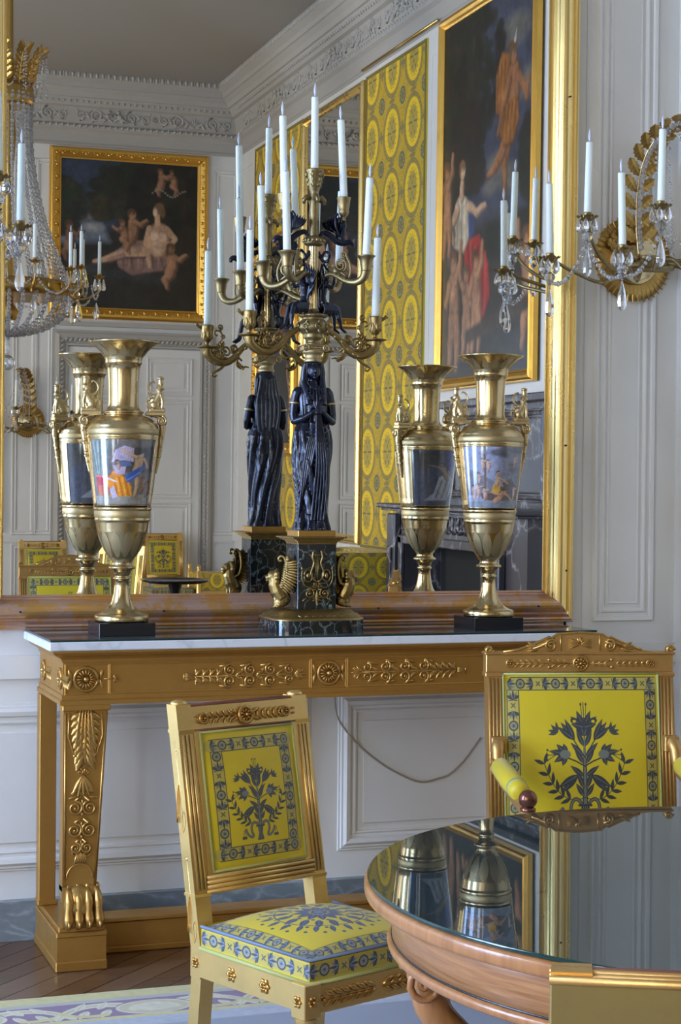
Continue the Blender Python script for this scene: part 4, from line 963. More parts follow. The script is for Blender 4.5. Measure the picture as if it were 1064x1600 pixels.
# legs: tapering pilaster, carved, ending in a lion paw on a block; back posts
def leg_front(xa, name='front_leg'):
    o = bpy.data.objects.new(name, None); C.objects.link(o); o.parent = con
    wt, wb, zt, zb = .138, .105, .815, .245
    m = MB(); dpt = .055
    vs = [(xa, cyf-.004, zt), (xa+wt, cyf-.004, zt), (xa+wt, cyf+dpt, zt), (xa, cyf+dpt, zt), (xa, cyf, zb), (xa+wb, cyf, zb), (xa+wb, cyf+dpt*.9, zb), (xa, cyf+dpt*.9, zb)]
    fs = [(0, 1, 2, 3), (7, 6, 5, 4), (4, 5, 1, 0), (5, 6, 2, 1), (6, 7, 3, 2), (7, 4, 0, 3)]
    m.add(vs, fs); m.build('pilaster', GW, o)
    MB().box(xa-.005, xa+wt+.006, cyf-.012, cyf+dpt+.004, .797, .816, None, .003).build('leg_capital', GW, o)
    F = frame((xa, cyf-.0035, 0), (1, 0, 0), (0, 0, 1))
    e = MB()
    for a, b in (((.006, .79), (.006, .26)), ((wt-.006, .79), (wb-.006, .26))): e.tube([(a[0], a[1], 0), (b[0], b[1], 0)], .0035, F)
    e.tube([(.012, .285, .0)]+[((wb/2)+(wb/2-.012)*-cos(a), .285+.045*sin(a), .001) for a in np.linspace(0, pi, 12)]+[(wb-.012, .285, 0)], .0028, F)
    e.build('edge_bead', GRf, o)
    cxm = lambda z: (wb+(wt-wb)*(z-zb)/(zt-zb))/2
    m = MB()
    # acanthus leaf
    c = cxm(.75)
    for k in range(8):
        z = .79-.018*k; L = .047-.001*k
        for s_ in (-1, 1): m.leaf(F, c+s_*.004, z, L+.018*(k/8), .027, -pi/2+s_*(1.15-.10*k), .008)
    for k in range(5): m.leaf(F, c+(k-2)*.008, .80, .150-.008*abs(k-2), .017, -pi/2+(k-2)*.06, .010)
    m.leaf(F, c, .72, .085, .03, -pi/2, .008)
    m.tube([(c-.05, .79, .002), (c-.053, .72, .002), (c-.035, .665, .002), (c, .628, .003), (c+.035, .665, .002), (c+.053, .72, .002), (c+.05, .79, .002)], .0025, F)
    # bell flower
    c = cxm(.58)
    for s_ in (-1, 1): m.spiral(F, c+s_*.010, .610, .009, 1.2, pi/2, s_, .0028)
    for k in range(5): m.leaf(F, c, .602, .070, .015, -pi/2+(k-2)*.26, .008)
    for s_ in (-1, 1): m.leaf(F, c+s_*.012, .558, .030, .012, -pi/2+s_*1.1, .005); m.leaf(F, c+s_*.02, .535, .028, .012, s_*-.2+(0 if s_ > 0 else pi), .005)
    for z, r in ((.500, .021), (.432, .021), (.378, .016)):
        c = cxm(z)
        for s_ in (-1, 1): m.spiral(F, c+s_*r*1.05, z, r, 1.7, pi/2, s_, .0046, (c+s_*r*.2, z+r*1.7)); m.leaf(F, c, z+.004, .02, .009, pi/2+s_*.6, .005)
        m.leaf(F, c, z+.005, .024, .010, pi/2, .006); m.leaf(F, c, z-.012, .016, .012, -pi/2, .005)
    c = cxm(.35)
    for s_ in (-1, 1): m.spiral(F, c+s_*.018, .362, .010, 1.4, 0, -s_, .003)
    for k in range(7): m.leaf(F, c+(k-3)*.0035, .362, .034, .007, -pi/2+(k-3)*.09, .005)
    m.build('leg_carving', GRf, o)
    # paw
    m = MB(); pw = wb+.022
    m.ball((xa+wb/2, cyf+.015, .205), (wb*.50, .045, .065), None, 14, 8)
    for k in range(4):
        x = xa+.004+(k+.5)*(pw-.008)/4
        m.tube([(x-.003*(k-1.5), cyf+.008, .262), (x, cyf-.010, .240), (x, cyf-.022, .215), (x+.001*(k-1.5), cyf-.016, .190), (x+.002*(k-1.5), cyf-.026, .165), (x+.002*(k-1.5), cyf-.026, .146), (x+.002*(k-1.5), cyf-.012, .136)], (.006, .011, .0145, .0125, .0155, .014, .008), None, 10)
        m.ball((x, cyf+.004, .256), (.009, .010, .014), None, 8, 6)
        m.tube([(x+.002*(k-1.5), cyf-.036, .160), (x+.002*(k-1.5), cyf-.042, .146), (x+.002*(k-1.5), cyf-.036, .136)], (.006, .005, .002), None, 6)
    m.box(xa, xa+wb, cyf-.004, cyf+.06, .136, .26)
    m.build('lion_paw', GRf, o)
    m = MB(); m.box(xa-.014, xa+wb+.041-.008, cyf-.0, 5.68, .03, .104).box(xa-.018, xa+wb+.036, cyf-.004, 5.685, 0, .031, None, .003).box(xa-.017, xa+wb+.036, cyf-.004, 5.685, .104, .120, None, .003)
    m.box(xa-.01, xa+wb+.028, cyf-.002, 5.67, .12, .136, None, .003)
    m.build('plinth', GW, o)
    MB().box(xa-.018, xa+.036, 5.60, 5.655, .136, .815, None, .002).build('back_post', GW, o)
    MB().box(xa-.022, xa+.042, 5.595, 5.66, .136, .152, None, .003).build('post_foot', GW, o)
    return o
leg_front(.976); leg_front(2.722-.138)
for o_ in [o for o in con.children if o.name.startswith('front_leg')]: o_.empty_display_size = .05
MB().box(1.12, 2.57, 5.47, 5.56, .018, .098, None, .003).build('stretcher', GW, con); MB().box(1.12, 2.57, 5.462, 5.568, .098, .112, None, .003).build('stretcher_rail', GW, con); MB().box(1.12, 2.57, 5.465, 5.565, 0, .02, None, .003).build('stretcher_rail', GW, con)

# ================================================================== PAINTED PORCELAIN VASES
def sphinx(name, m_, s=1.0):
    """seated winged female sphinx looking along +x, base at z=0, height about .105"""
    m = MB()
    m.box(-.026, .024, -.014, .014, 0, .010); m.ball((-.008, 0, .032), (.020, .015, .020)); m.tube([(-.006, 0, .030), (.006, 0, .052), (.010, 0, .066)], (.016, .0135, .011), None, 10)
    for s_ in (-1, 1):
        m.tube([(.010, s_*.008, .056), (.016, s_*.009, .034), (.014, s_*.009, .012), (.022, s_*.009, .011)], (.0062, .005, .0045, .004), None, 8)
        m.ball((-.010, s_*.012, .022), (.014, .007, .013)); m.tube([(-.004, s_*.013, .016), (.006, s_*.013, .012)], (.005, .004))
    m.ball((.012, 0, .078), (.0085, .0085, .0105)); m.ball((.020, 0, .076), (.0022, .0025, .003)); m.tube([(.009, 0, .082), (.003, 0, .070), (.004, 0, .058)], (.009, .010, .006)); m.tube([(.010, 0, .088), (.009, 0, .106)], (.0085, .0095), None, 10); m.ball((.009, 0, .108), (.012, .012, .006))
    m.tube(spl([(-.022, 0, .012), (-.034, 0, .018), (-.034, 0, .034), (-.026, 0, .042), (-.028, 0, .050)], 4), .0028)
    m.tube(spl([(-.004, 0, .050), (-.020, 0, .056), (-.030, 0, .072), (-.024, 0, .090), (-.012, 0, .097), (-.009, 0, .090)], 4), [.008*(1-.6*i/20) for i in range(21)], None, 8, flat=.6)
    return m
VP = [(0, .041), (.062, .041), (.084, .0415), (.086, .046), (.086, .058), (.083, .062), (.072, .066), (.056, .074), (.043, .086), (.033, .103), (.027, .125), (.0235, .150), (.0225, .172), (.027, .174), (.027, .180), (.0225, .182), (.0225, .186), (.0255, .188), (.0265, .194), (.028, .196), (.032, .205), (.042, .208), (.042, .214), (.032, .218), (.030, .228), (.042, .244), (.058, .268), (.070, .295), (.079, .325), (.0835, .352), (.0845, .357), (.0875, .358), (.0875, .364), (.086, .368), (.0885, .392), (.0915, .394), (.0915, .400), (.090, .402)]
VP2 = [(.090, .402), (.094, .435), (.099, .475), (.104, .52), (.109, .565), (.1125, .60), (.1135, .617), (.1145, .620)]
VP3 = [(.1145, .620), (.1155, .622), (.1155, .627), (.114, .629), (.114, .648), (.1115, .651), (.1115, .656), (.105, .668), (.092, .680), (.075, .688), (.062, .692), (.060, .697), (.064, .699), (.064, .703), (.058, .706), (.052, .712), (.048, .722), (.0475, .76), (.0485, .80), (.0505, .835), (.055, .853), (.058, .854), (.058, .859), (.0575, .866), (.059, .868), (.059, .872), (.063, .878), (.075, .894), (.092, .909), (.107, .918), (.1105, .920), (.1105, .924), (.107, .924), (.090, .912), (.070, .893), (.052, .87), (.044, .83), (.02, .80), (0, .80)]
def vase(name, label, loc, rz, front, back, phi0):
    t = thing(name, label, 'vase', loc, rz, 'gilt porcelain vases on the console')
    MB().box(-.089, .089, -.089, .089, 0, .0405, None, .001).build('plinth', M_['black_stone'], t)
    MB().lathe([(0, .0405)]+VP[1:29], n=64).build('foot', M_['vase_gold'], t)
    MB().lathe(VP[28:]+VP2+VP3, n=72, cap=False).build('body', M_['vase_gold'], t)
    # leaf band engraved in matt gold on the lower bowl, star band under the rim
    m = MB()
    for k in range(12):
        a = 2*pi*k/12; rows = []
        for j in range(9):
            z = .246+.08*j/8; r = float(np.interp(z, [p[1] for p in VP], [p[0] for p in VP]))+.0007; hw = .23*sin(pi*min(1, (j+1.2)/9.5))**.7*(1 if j < 8 else .2)
            rows.append([(r*cos(a+hw*q), r*sin(a+hw*q), z) for q in (-1, -.5, 0, .5, 1)])
        m.grid(rows)
    m.build('leaf_band', M_['vase_matt'], t)
    m = MB()
    for k in range(14):
        a = 2*pi*k/14; R = lambda z: float(np.interp(z, [.878, .894, .909, .918], [.063, .075, .092, .107]))+.0007
        rows = []
        for j in range(5):
            z = .879+.032*j/4; hw = .17*(1-abs(j-1)/3.2); rows.append([(R(z)*cos(a+hw*q), R(z)*sin(a+hw*q), z) for q in (-1, 0, 1)])
        m.grid(rows)
    m.build('rim_band', M_['vase_matt'], t)
    for z0, z1 in ((.630, .647), (.369, .391)):
        r0 = float(np.interp((z0+z1)/2, [p[1] for p in VP+VP3], [p[0] for p in VP+VP3])); MB().lathe([(r0+.0009, z0), (r0+.0016, z0+.001), (r0+.0016, z1-.001), (r0+.0009, z1)], n=64, cap=False).build('matt_band', M_['vase_matt'], t)
    for mt, ac in ((front, phi0), (back, phi0+pi)):
        if mt is None: continue
        rows = []; hw0 = 1.08
        for j in range(17):
            z = .408+.206*j/16; r = float(np.interp(z, [p[1] for p in VP2], [p[0] for p in VP2]))+.0009
            rows.append([(r*cos(ac+hw0*(2*i/24-1)), r*sin(ac+hw0*(2*i/24-1)), z) for i in range(25)])
        MB().grid(rows).build('painted_scene', M_[mt], t)
        m = MB()
        for s_ in (-1, 1): m.tube([tuple(np.array(rw[0 if s_ < 0 else -1])*[1.004, 1.004, 1]) for rw in rows], .0016)
        for rw in (rows[0], rows[-1]): m.tube([tuple(np.array(p)*[1.003, 1.003, 1]) for p in rw], .0012)
        m.build('scene_border', M_['vase_gold'], t)
    for s_ in (-1, 1):
        o = bpy.data.objects.new('handle', None); C.objects.link(o); o.parent = t; o['label'] = 'matt gilt handle: a winged sphinx on a scroll bracket'
        o.matrix_local = RZ(phi0+pi/2 if s_ > 0 else phi0-pi/2)
        remesh(SPH_link(o, T(.108, 0, .703)), .0016, 1)
        m = MB(); m.box(.070, .132, -.019, .019, .692, .7035, None, .002)
        m.tube(spl([(.085, 0, .694), (.112, 0, .690), (.127, 0, .682), (.133, 0, .672), (.127, 0, .664), (.119, 0, .668), (.121, 0, .676)], 3), .006, None, 8)
        for y in (-.014, .014): m.spiral(frame((.121, y, .675), (1, 0, 0), (0, 0, 1)) if y < 0 else frame((.121, y, .675), (-1, 0, 0), (0, 0, 1)), 0, 0, .014, 1.6, pi/2, -1 if y < 0 else 1, .004)
        m.box(.108, .133, -.014, .014, .663, .690, None, .003)
        m.tube(spl([(.123, 0, .668), (.124, 0, .645), (.119, 0, .61), (.115, 0, .575), (.108, 0, .535), (.1025, 0, .51)], 4), [.011-.007*i/20 for i in range(21)], None, 8)
        for k in range(7): m.ball((.124-.0022*k, .004*(-1)**k, .648-.017*k), (.009-.0006*k, .008-.0006*k, .009-.0006*k), None, 7, 5)
        for k in range(5): m.leaf(frame((.128-.003*k, 0, .65-.02*k), (0, 1, 0), (0, 0, 1)), 0, 0, .016, .010, -pi/2+.8*(-1)**k, .006)
        m.build('bracket', M_['ormolu_v'], o)
    return t
M_['ormolu_v'] = gold('matt_gilt_mounts', (.70, .55, .30), (.52, .40, .20), .3, .45, bstr=.25, nscale=60)
_sph = sphinx('sphinx', None).build('sphinx_figure', M_['ormolu_v'], mesh_only=True)
def SPH_link(par, M): o = link('sphinx_figure', _sph, par, M); return o
ZT = 1.0167
vase('porcelain_vase', 'tall gold vase painted with an orange-robed scene, left end of the console', (1.186, 5.44, ZT), 0, 'scene0', 'scene2', -pi/2-.20)
vase('porcelain_vase', 'tall gold vase painted with cupids round a mast, right end of the console', (2.447, 5.424, ZT), 0, 'scene1', 'scene2', -pi/2-.22)
# ================================================================== CANDLES (each a thing of its own)
_cb = MB().lathe([(0, 0), (.0125, 0), (.0128, .004), (.0122, .12), (.0120, .238), (.0112, .242), (.004, .2425), (0, .2420)], n=20).build('wax_body', M_['wax'], mesh_only=True)
_cf = MB().lathe([(.0022, 0), (.0030, .006), (.0046, .014), (.0050, .020), (.0040, .030), (.0020, .040), (.0004, .046), (0, .047)], n=12).build('flame_bulb', M_['bulb'], mesh_only=True)
_cw = MB().lathe([(.0030, 0), (.0030, .004), (0, .004)], n=8).build('wick', M_['dark'], mesh_only=True)
def candle(loc, label, group, h=.242, r=1.0, lean=(0, 0), flame=1.0):
    t = thing('candle', label, 'candle', loc, 0, group); t.rotation_euler = (lean[1], -lean[0], 0)
    k = h/.242
    o = link('wax_body', _cb, t); o.scale = (r, r, k)
    w_ = link('wick', _cw, t); w_.location = (0, 0, h-.001)
    f = link('flame_bulb', _cf, t); f.location = (0, 0, h+.002); f.scale = (flame, flame, flame)
    return t

# ================================================================== CANDELABRUM
CXc, CYc = 1.820, 5.45; GB, OM, PT = M_['gilt_bronze'], M_['ormolu'], M_['patina']
can = thing('candelabrum', 'tall dark and gilt candelabrum with a draped woman, middle of the console', 'candelabrum', (CXc, CYc, ZT))
Z = lambda z: z-ZT     # absolute to local
# marble base: block with round lobes
m = MB(); 
pts = []
for cx_, cy_, a0 in ((.118, .098, -.9), (-.118, .098, pi/2-.65), (-.118, -.098, pi-.9), (.118, -.098, 3*pi/2-.65)):
    for k in range(8):
        a = a0+ (pi/2+.0)*k/7+.0; pts.append((cx_+.040*cos(a+.1), cy_+.040*sin(a+.1)))
pts = sorted(pts, key=lambda p: atan2(p[1], p[0]))
pts = [(.158*np.sign(cos(a))*abs(cos(a))**.45*(1.0), .135*np.sign(sin(a))*abs(sin(a))**.45) for a in np.linspace(0, 2*pi, 49)[:-1]]
m.prism(pts, 0, Z(1.058), None); m.build('marble_base', M_['green_marble'], can)
m = MB(); n = len(pts); prof = [(1.0, 1.058), (1.0, 1.0635), (.96, 1.066), (.86, 1.078), (.76, 1.088), (.60, 1.092)]
vs = [(p[0]*k, p[1]*k, Z(z)) for k, z in prof for p in pts]; fs = [(j*n+i, j*n+(i+1) % n, (j+1)*n+(i+1) % n, (j+1)*n+i) for j in range(5) for i in range(n)]+[tuple(5*n+i for i in range(n))]
m.add(vs, fs, None, True)
for k in range(13): m.leaf(frame((0, -.118, Z(1.073)), (1, 0, 0), (0, .75, .6)), -.072+.012*k, -.008, .018, .010, pi/2+.5*(-1)**k, .004)
for s_ in (-1, 1):
    for k in range(9): m.leaf(frame((s_*.137, 0, Z(1.073)), (0, s_, 0), (-s_*.75, 0, .6)), -.07+.017*k, -.006, .018, .012, pi/2+.5*(-1)**k, .004)
m.build('gilt_base_moulding', GB, can)
MB().box(-.066, .066, -.062, .062, Z(1.090), Z(1.305), None, .001).build('pedestal', M_['green_marble'], can)
m = MB()
for a, z0, z1 in ((.067, 1.302, 1.308), (.070, 1.308, 1.313), (.077, 1.313, 1.318), (.085, 1.318, 1.322), (.094, 1.322, 1.327)): m.box(-a, a, -a*.95, a*.95, Z(z0), Z(z1), None, .001)
m.build('pedestal_cornice', GB, can)
MB().box(-.064, .064, -.060, .060, Z(1.327), Z(1.347), None, .001).build('gilt_step', M_['gilt_relief'], can)
# lyre ornament
F = frame((0, -.0625, Z(1.19)), (1, 0, 0), (0, 0, 1)); m = MB()
for d in (-1, 1):
    m.tube([(d*x, y, .003) for x, y in spl([(.013, .092), (.017, .070), (.012, .050), (.022, .020), (.018, .004), (.003, -.010)], 4)], .0032, F); m.tube([(d*.005, .075, .002), (d*.005, .0, .002)], .0015, F)
    m.tube([(d*(.031+.014*cos(a)), .010+.020*sin(a), .003) for a in np.linspace(0, 2*pi, 17)], .0022, F); m.ball((d*.031, .010, .002), (.007, .011, .005), F, 8, 6)
    m.tube([(d*x, y, .002) for x, y in spl([(.005, -.012), (.02, -.028), (.042, -.022), (.052, .0), (.052, .03)], 4)], .0022, F)
    m.spiral(F, d*.026, -.048, .016, 1.5, pi/2+.6, d, .0035, (d*.004, -.035)); m.ball((d*.026, -.048, .003), (.005, .005, .006), F, 8, 4)
    for k in range(3): m.leaf(F, 0, -.05-.008*k, .018, .007, -pi/2+d*1.2, .004)
    m.leaf(F, d*.034, -.062, .02, .008, d*-.6+(0 if d > 0 else pi), .003); m.leaf(F, d*.052, .026, .016, .006, pi/2, .003)
m.tube([(-.015, .078, .002), (.015, .078, .002)], .002, F); m.tube([(0, .085, .002), (0, -.03, .002)], .002, F); m.leaf(F, 0, -.035, .05, .012, -pi/2, .006); m.palmette(F, 0, -.03, .025, pi/2, 5, 1.3, .004)
m.build('lyre_ornament', GB, can)
def griffin_mesh():
    """seated winged beast looking along -x, chest at x<0"""
    m = MB(); m.ball((.012, 0, .034), (.026, .020, .028)); m.tube([(.008, 0, .034), (-.006, 0, .058), (-.014, 0, .080), (-.014, 0, .100)], (.026, .026, .023, .021), None, 12)
    for s_ in (-1, 1):
        m.tube([(-.008, s_*.010, .070), (-.014, s_*.011, .040), (-.012, s_*.011, .008), (-.022, s_*.011, .006)], (.0095, .007, .006, .0055), None, 8)
        m.ball((.006, s_*.015, .022), (.020, .009, .018)); m.tube([(.0, s_*.017, .012), (-.012, s_*.017, .007)], (.007, .006), None, 8)
    m.ball((-.022, 0, .106), (.019, .018, .019), None, 12, 8); m.ball((-.038, 0, .101), (.009, .012, .010)); m.ball((-.038, 0, .092), (.008, .010, .005)); m.ball((-.043, 0, .106), (.005, .005, .003))
    for s_ in (-1, 1): m.ball((-.012, s_*.013, .121), (.005, .004, .006)); m.ball((-.026, s_*.006, .117), (.003, .003, .002))
    for k in range(10): a = k*2*pi/10; m.ball((-.008, .020*cos(a), .102+.021*sin(a)), (.010, .008, .009))
    return m
_gm = griffin_mesh().build('beast_body', GB, mesh_only=True)
def wing_mesh():
    m = MB(); F = frame((0, 0, 0), (1, 0, 0), (0, 0, 1))
    sp = spl([(-.006, .075), (.010, .085), (.018, .115), (.016, .145), (.010, .165), (-.002, .172), (-.010, .164), (-.006, .155), (.0, .160)], 4)
    m.tube([(x, y, 0) for x, y in sp], [.006-.003*i/len(sp) for i in range(len(sp))], F, 8)
    for k in range(13):
        t = k/12; m.leaf(F, -.004+.016*t, .080+.068*t, .044+.014*sin(pi*t), .015, -.95+1.15*t, .006)
        m.leaf(F, -.006+.018*t, .076+.080*t, .022, .010, -.7+1.2*t, .009)
    for k in range(5): m.leaf(F, .012, .15+.003*k, .020, .008, -.1+.2*k, .006)
    return m
_wm = wing_mesh().build('wing', GB, mesh_only=True)
for s_ in (-1, 1):
    g = bpy.data.objects.new('winged_beast', None); C.objects.link(g); g.parent = can; g['label'] = 'small gilt seated winged beast'
    g.matrix_local = T(s_*.112, -.012, Z(1.091)) @ (ID if s_ < 0 else RZ(pi)) @ RZ(-.25)
    remesh(link('beast_body', _gm, g), .0022, 1)
    for y in (-.017, .017): link('wing', _wm, g, T(.006, y, 0) @ RZ(-.25 if y < 0 else .25))

# ---- draped figure, one continuous surface
def figure():
    m = MB(); R = []; n = 72
    # z, cx, cy, rx, ry, fold amplitude
    S = [(1.347, 0, 0, .060, .052, .0040), (1.355, 0, 0, .058, .050, .0050), (1.375, .001, 0, .051, .045, .0055), (1.41, .001, 0, .047, .042, .0050), (1.46, .0, 0, .050, .043, .0048), (1.51, -.001, 0, .054, .046, .0045), (1.56, -.001, .001, .058, .049, .0042), (1.60, 0, .002, .062, .051, .0042), (1.64, 0, .002, .063, .051, .0045), (1.67, 0, .001, .060, .048, .0042), (1.69, 0, 0, .053, .043, .0035), (1.71, 0, -.001, .048, .040, .0030), (1.74, 0, -.002, .049, .042, .0022), (1.765, 0, -.002, .051, .043, .0018), (1.79, 0, 0, .053, .037, .0015), (1.805, 0, .001, .050, .031, .0012), (1.818, 0, .002, .036, .025, .001), (1.828, 0, .002, .021, .020, 0), (1.836, 0, .001, .016, .017, 0)]
    zs = np.linspace(1.347, 1.836, 110); arr = np.array(S); rows = []
    for z in zs:
        v = [np.interp(z, arr[:, 0], arr[:, k]) for k in range(1, 6)]
        row = []
        for i in range(n):
            a = 2*pi*i/n                     # front is -y  (a = -pi/2)
            fr = -sin(a)
            # folds gathered at the waist front, fanning down and sweeping to the figure's right
            q = a-1.25*max(0, 1.69-z)/.34
            f = 1.5*(2*abs(sin(q*4.5+.5*sin(z*21)))**.65-1)+.35*sin(q*13+z*9)
            if z > 1.70: f = .6*sin(a*15)
            amp = v[4]
            # legs suggestion
            leg = .0035*cos(2*(a+pi/2))*0 + (.004*np.exp(-((a-4.35)/.28)**2) if 1.40 < z < 1.58 else 0)
            row.append((v[0]+(v[2]+amp*f+leg)*cos(a), v[1]+(v[3]+amp*f+leg)*sin(a), Z(z)))
        row.append(row[0]); rows.append(row)
    m.grid(rows); 
    m.add([rows[0][i] for i in range(n)], [tuple(range(n))[::-1]]); m.add([rows[-1][i] for i in range(n)], [tuple(range(n))])
    # sash falling from the hands
    for k in range(5):
        x = -.006+.004*k; m.tube(spl([(x*.6, -.054, Z(1.735)), (x+.002, -.056, Z(1.70)), (x*1.6+.006, -.058, Z(1.64)), (x*2.2+.010, -.058, Z(1.56)), (x*2.6+.006, -.053, Z(1.47)), (x*2.6, -.048, Z(1.38))], 4), .0040)
    for k in range(6): m.tube(spl([(-.050+.003*k, -.022, Z(1.672-.012*k)), (-.02, -.050, Z(1.668-.018*k)), (.022, -.054, Z(1.685-.020*k)), (.052, -.02, Z(1.70-.018*k))], 5), .0034)
    for k in range(5): m.tube(spl([(.014, -.052, Z(1.70)), (-.006-.006*k, -.055+.002*k, Z(1.63)), (-.022-.007*k, -.050+.005*k, Z(1.55-.03*k)), (-.050, -.014+.004*k, Z(1.47-.045*k))], 5), .0042)
    # arms
    for s_ in (-1, 1):
        m.ball((s_*.050, .0, Z(1.798)), (.0185, .019, .020), None, 12, 8)
        m.tube([(s_*.053, 0, Z(1.80)), (s_*.062, .0, Z(1.765)), (s_*.067, -.004, Z(1.725)), (s_*.066, -.010, Z(1.706))], (.0175, .0165, .0145, .0130), None, 12)
        m.ball((s_*.066, -.010, Z(1.704)), (.0130, .0130, .0120), None, 10, 6)
        m.tube([(s_*.066, -.012, Z(1.703)), (s_*.044, -.036, Z(1.712)), (s_*.020, -.054, Z(1.730)), (s_*.008, -.058, Z(1.738))], (.0125, .0115, .0090, .0075), None, 12)
        for k in range(4): m.tube([(s_*.010, -.059, Z(1.746-.006*k)), (-s_*.002, -.066, Z(1.748-.006*k)), (-s_*.010, -.063, Z(1.746-.006*k))], (.0036, .0035, .0028), None, 7)
        m.tube([(s_*.010, -.057, Z(1.748)), (s_*.004, -.063, Z(1.756))], (.0038, .0030), None, 7)
    # neck, head, face
    m.tube([(0, .002, Z(1.82)), (0, .0, Z(1.85))], (.0155, .0145), None, 12)
    m.ball((0, -.007, Z(1.869)), (.0225, .0270, .0305), None, 24, 16); m.ball((0, -.014, Z(1.852)), (.0120, .0125, .0110)); 
    m.tube([(0, -.0318, Z(1.878)), (0, -.0358, Z(1.868)), (0, -.0352, Z(1.8645))], (.0026, .0036, .0034), None, 7)
    m.ball((0, -.0315, Z(1.8575)), (.0064, .0034, .0018)); m.ball((0, -.0308, Z(1.8540)), (.0054, .0034, .0018)); m.ball((0, -.0270, Z(1.8460)), (.0070, .0060, .0050))
    for s_ in (-1, 1):
        m.ball((s_*.0085, -.0298, Z(1.8725)), (.0040, .0028, .0020)); m.tube([(s_*.004, -.0325, Z(1.879)), (s_*.010, -.0305, Z(1.8808)), (s_*.016, -.0262, Z(1.877))], .0018, None, 6); m.ball((s_*.0125, -.0185, Z(1.860)), (.0065, .0070, .0080))
    # headcloth: crown, lappets, braid
    m.ball((0, .006, Z(1.880)), (.0290, .0290, .0285), None, 20, 14); m.tube([(0, -.0215, Z(1.904)), (0, -.0275, Z(1.903)), (0, -.0270, Z(1.910))], (.004, .0034, .002), None, 8)
    for s_ in (-1, 1):
        m.tube(spl([(s_*.024, -.004, Z(1.892)), (s_*.030, -.002, Z(1.868)), (s_*.031, -.002, Z(1.840)), (s_*.030, -.014, Z(1.812)), (s_*.027, -.027, Z(1.785)), (s_*.024, -.036, Z(1.757))], 4), .0118, None, 12)
        for k in range(0, 10, 2): m.tube(spl([(s_*(.025+.0011*k), -.012+.0035*k, Z(1.875)), (s_*(.031+.0006*k), -.012+.003*k, Z(1.83)), (s_*(.033-.0018*k), -.026+.002*k, Z(1.80)), (s_*(.030-.0022*k), -.040+.002*k, Z(1.765))], 3), .0022, None, 5)
        for k in range(12): t_ = k/11; m.ball((s_*(.0235-.0005*sin(pi*t_)+.001*t_), -.0150+.006*t_, Z(1.893-.062*t_)), (.0032, .0032, .0036), None, 7, 5)
        for k in range(10): t_ = k/9; m.ball((s_*.022*cos(t_*pi/2), -.014-.022*t_, Z(1.836-.026*sin(t_*pi/2))), .0026, None, 7, 5)
    for k in range(11): a = -pi+pi*k/10; m.ball((.0215*cos(a), -.004+.0235*sin(a)*.95, Z(1.894)), (.0035, .0035, .0032), None, 7, 5)
    for k in range(7):          # bodice folds
        x = -.030+.010*k; m.tube(spl([(x*.9, -.034+abs(x)*.15, Z(1.812)), (x, -.043+abs(x)*.3, Z(1.79)), (x*.8, -.046+abs(x)*.3, Z(1.765)), (x*.5, -.044, Z(1.745))], 3), .0028)
    for s_ in (-1, 1): m.ball((s_*.020, -.034, Z(1.778)), (.017, .014, .016), None, 12, 8)
    # cloth falling down the back
    for k in range(6): x = -.030+.012*k; m.tube(spl([(x*.7, .026, Z(1.885)), (x, .030, Z(1.83)), (x*1.3, .036, Z(1.78)), (x*1.2, .037, Z(1.72)), (x*.9, .036, Z(1.68))], 4), .0075, None, 8)
    # feet under the hem
    for s_ in (-1, 1): m.ball((s_*.018-.002, -.048, Z(1.352)), (.010, .016, .006))
    return m
fo = remesh(figure().build('draped_figure', PT, can), .0011, 1); fo['label'] = 'blue-black draped woman in an Egyptian headcloth with clasped hands'
for s_ in (-1, 1):
    b_ = MB().lathe([(.0166, -.0035), (.0180, -.003), (.0180, .003), (.0166, .0035)], n=24, cap=False); o = b_.build('armlet', M_['ormolu_v'], can); o.matrix_local = T(s_*.0625, -.001, Z(1.763)) @ RY(-s_*.13)
# ---- capital, urn, column
m = MB(); m.lathe([(.028, Z(1.900)), (.030, Z(1.906)), (.026, Z(1.910)), (.026, Z(1.922)), (.030, Z(1.926)), (.034, Z(1.930)), (.034, Z(1.936))], n=32)
m.box(-.040, .040, -.034, .034, Z(1.936), Z(1.941), None, .001).box(-.043, .043, -.037, .037, Z(1.950), Z(1.955), None, .001).box(-.038, .038, -.030, .030, Z(1.941), Z(1.950))
for sx in (-1, 1):
    for sy in (-1, 1): m.spiral(frame((sx*.036, sy*.034, Z(1.943)), (-sy, 0, 0) if sy > 0 else (1, 0, 0), (0, 0, 1)), 0, 0, .011, 1.6, pi/2, sx, .003)
for k in range(7): m.ball((-.021+.007*k, -.0335, Z(1.945)), (.003, .003, .004), None, 6, 5)
m.build('capital', M_['vase_matt'], can)
m = MB(); m.lathe([(.020, Z(1.955)), (.026, Z(1.958)), (.020, Z(1.962)), (.018, Z(1.968)), (.030, Z(1.976)), (.034, Z(1.984)), (.030, Z(1.988)), (.040, Z(1.994)), (.050, Z(2.004)), (.053, Z(2.014)), (.050, Z(2.026)), (.040, Z(2.036)), (.034, Z(2.042)), (.044, Z(2.046)), (.047, Z(2.050)), (.047, Z(2.054)), (.038, Z(2.058)), (.020, Z(2.060)), (.016, Z(2.068)), (.012, Z(2.075))], n=36)
for k in range(8):
    a = k*pi/4; F = frame((.052*cos(a), .052*sin(a), Z(2.013)), (-sin(a), cos(a), 0), (0, 0, 1)); m.spiral(F, 0, 0, .011, 1.4, 0, 1, .0035); 
    for q in (-1, 1): m.leaf(F, 0, q*.008, .018, .008, q*1.2, .005)
for k in range(24): a = 2*pi*k/24; m.ball((.047*cos(a), .047*sin(a), Z(2.052)), .0028, None, 6, 4)
m.build('urn', OM, can)
fl = lambda a, j: 1+.07*cos(a*12)
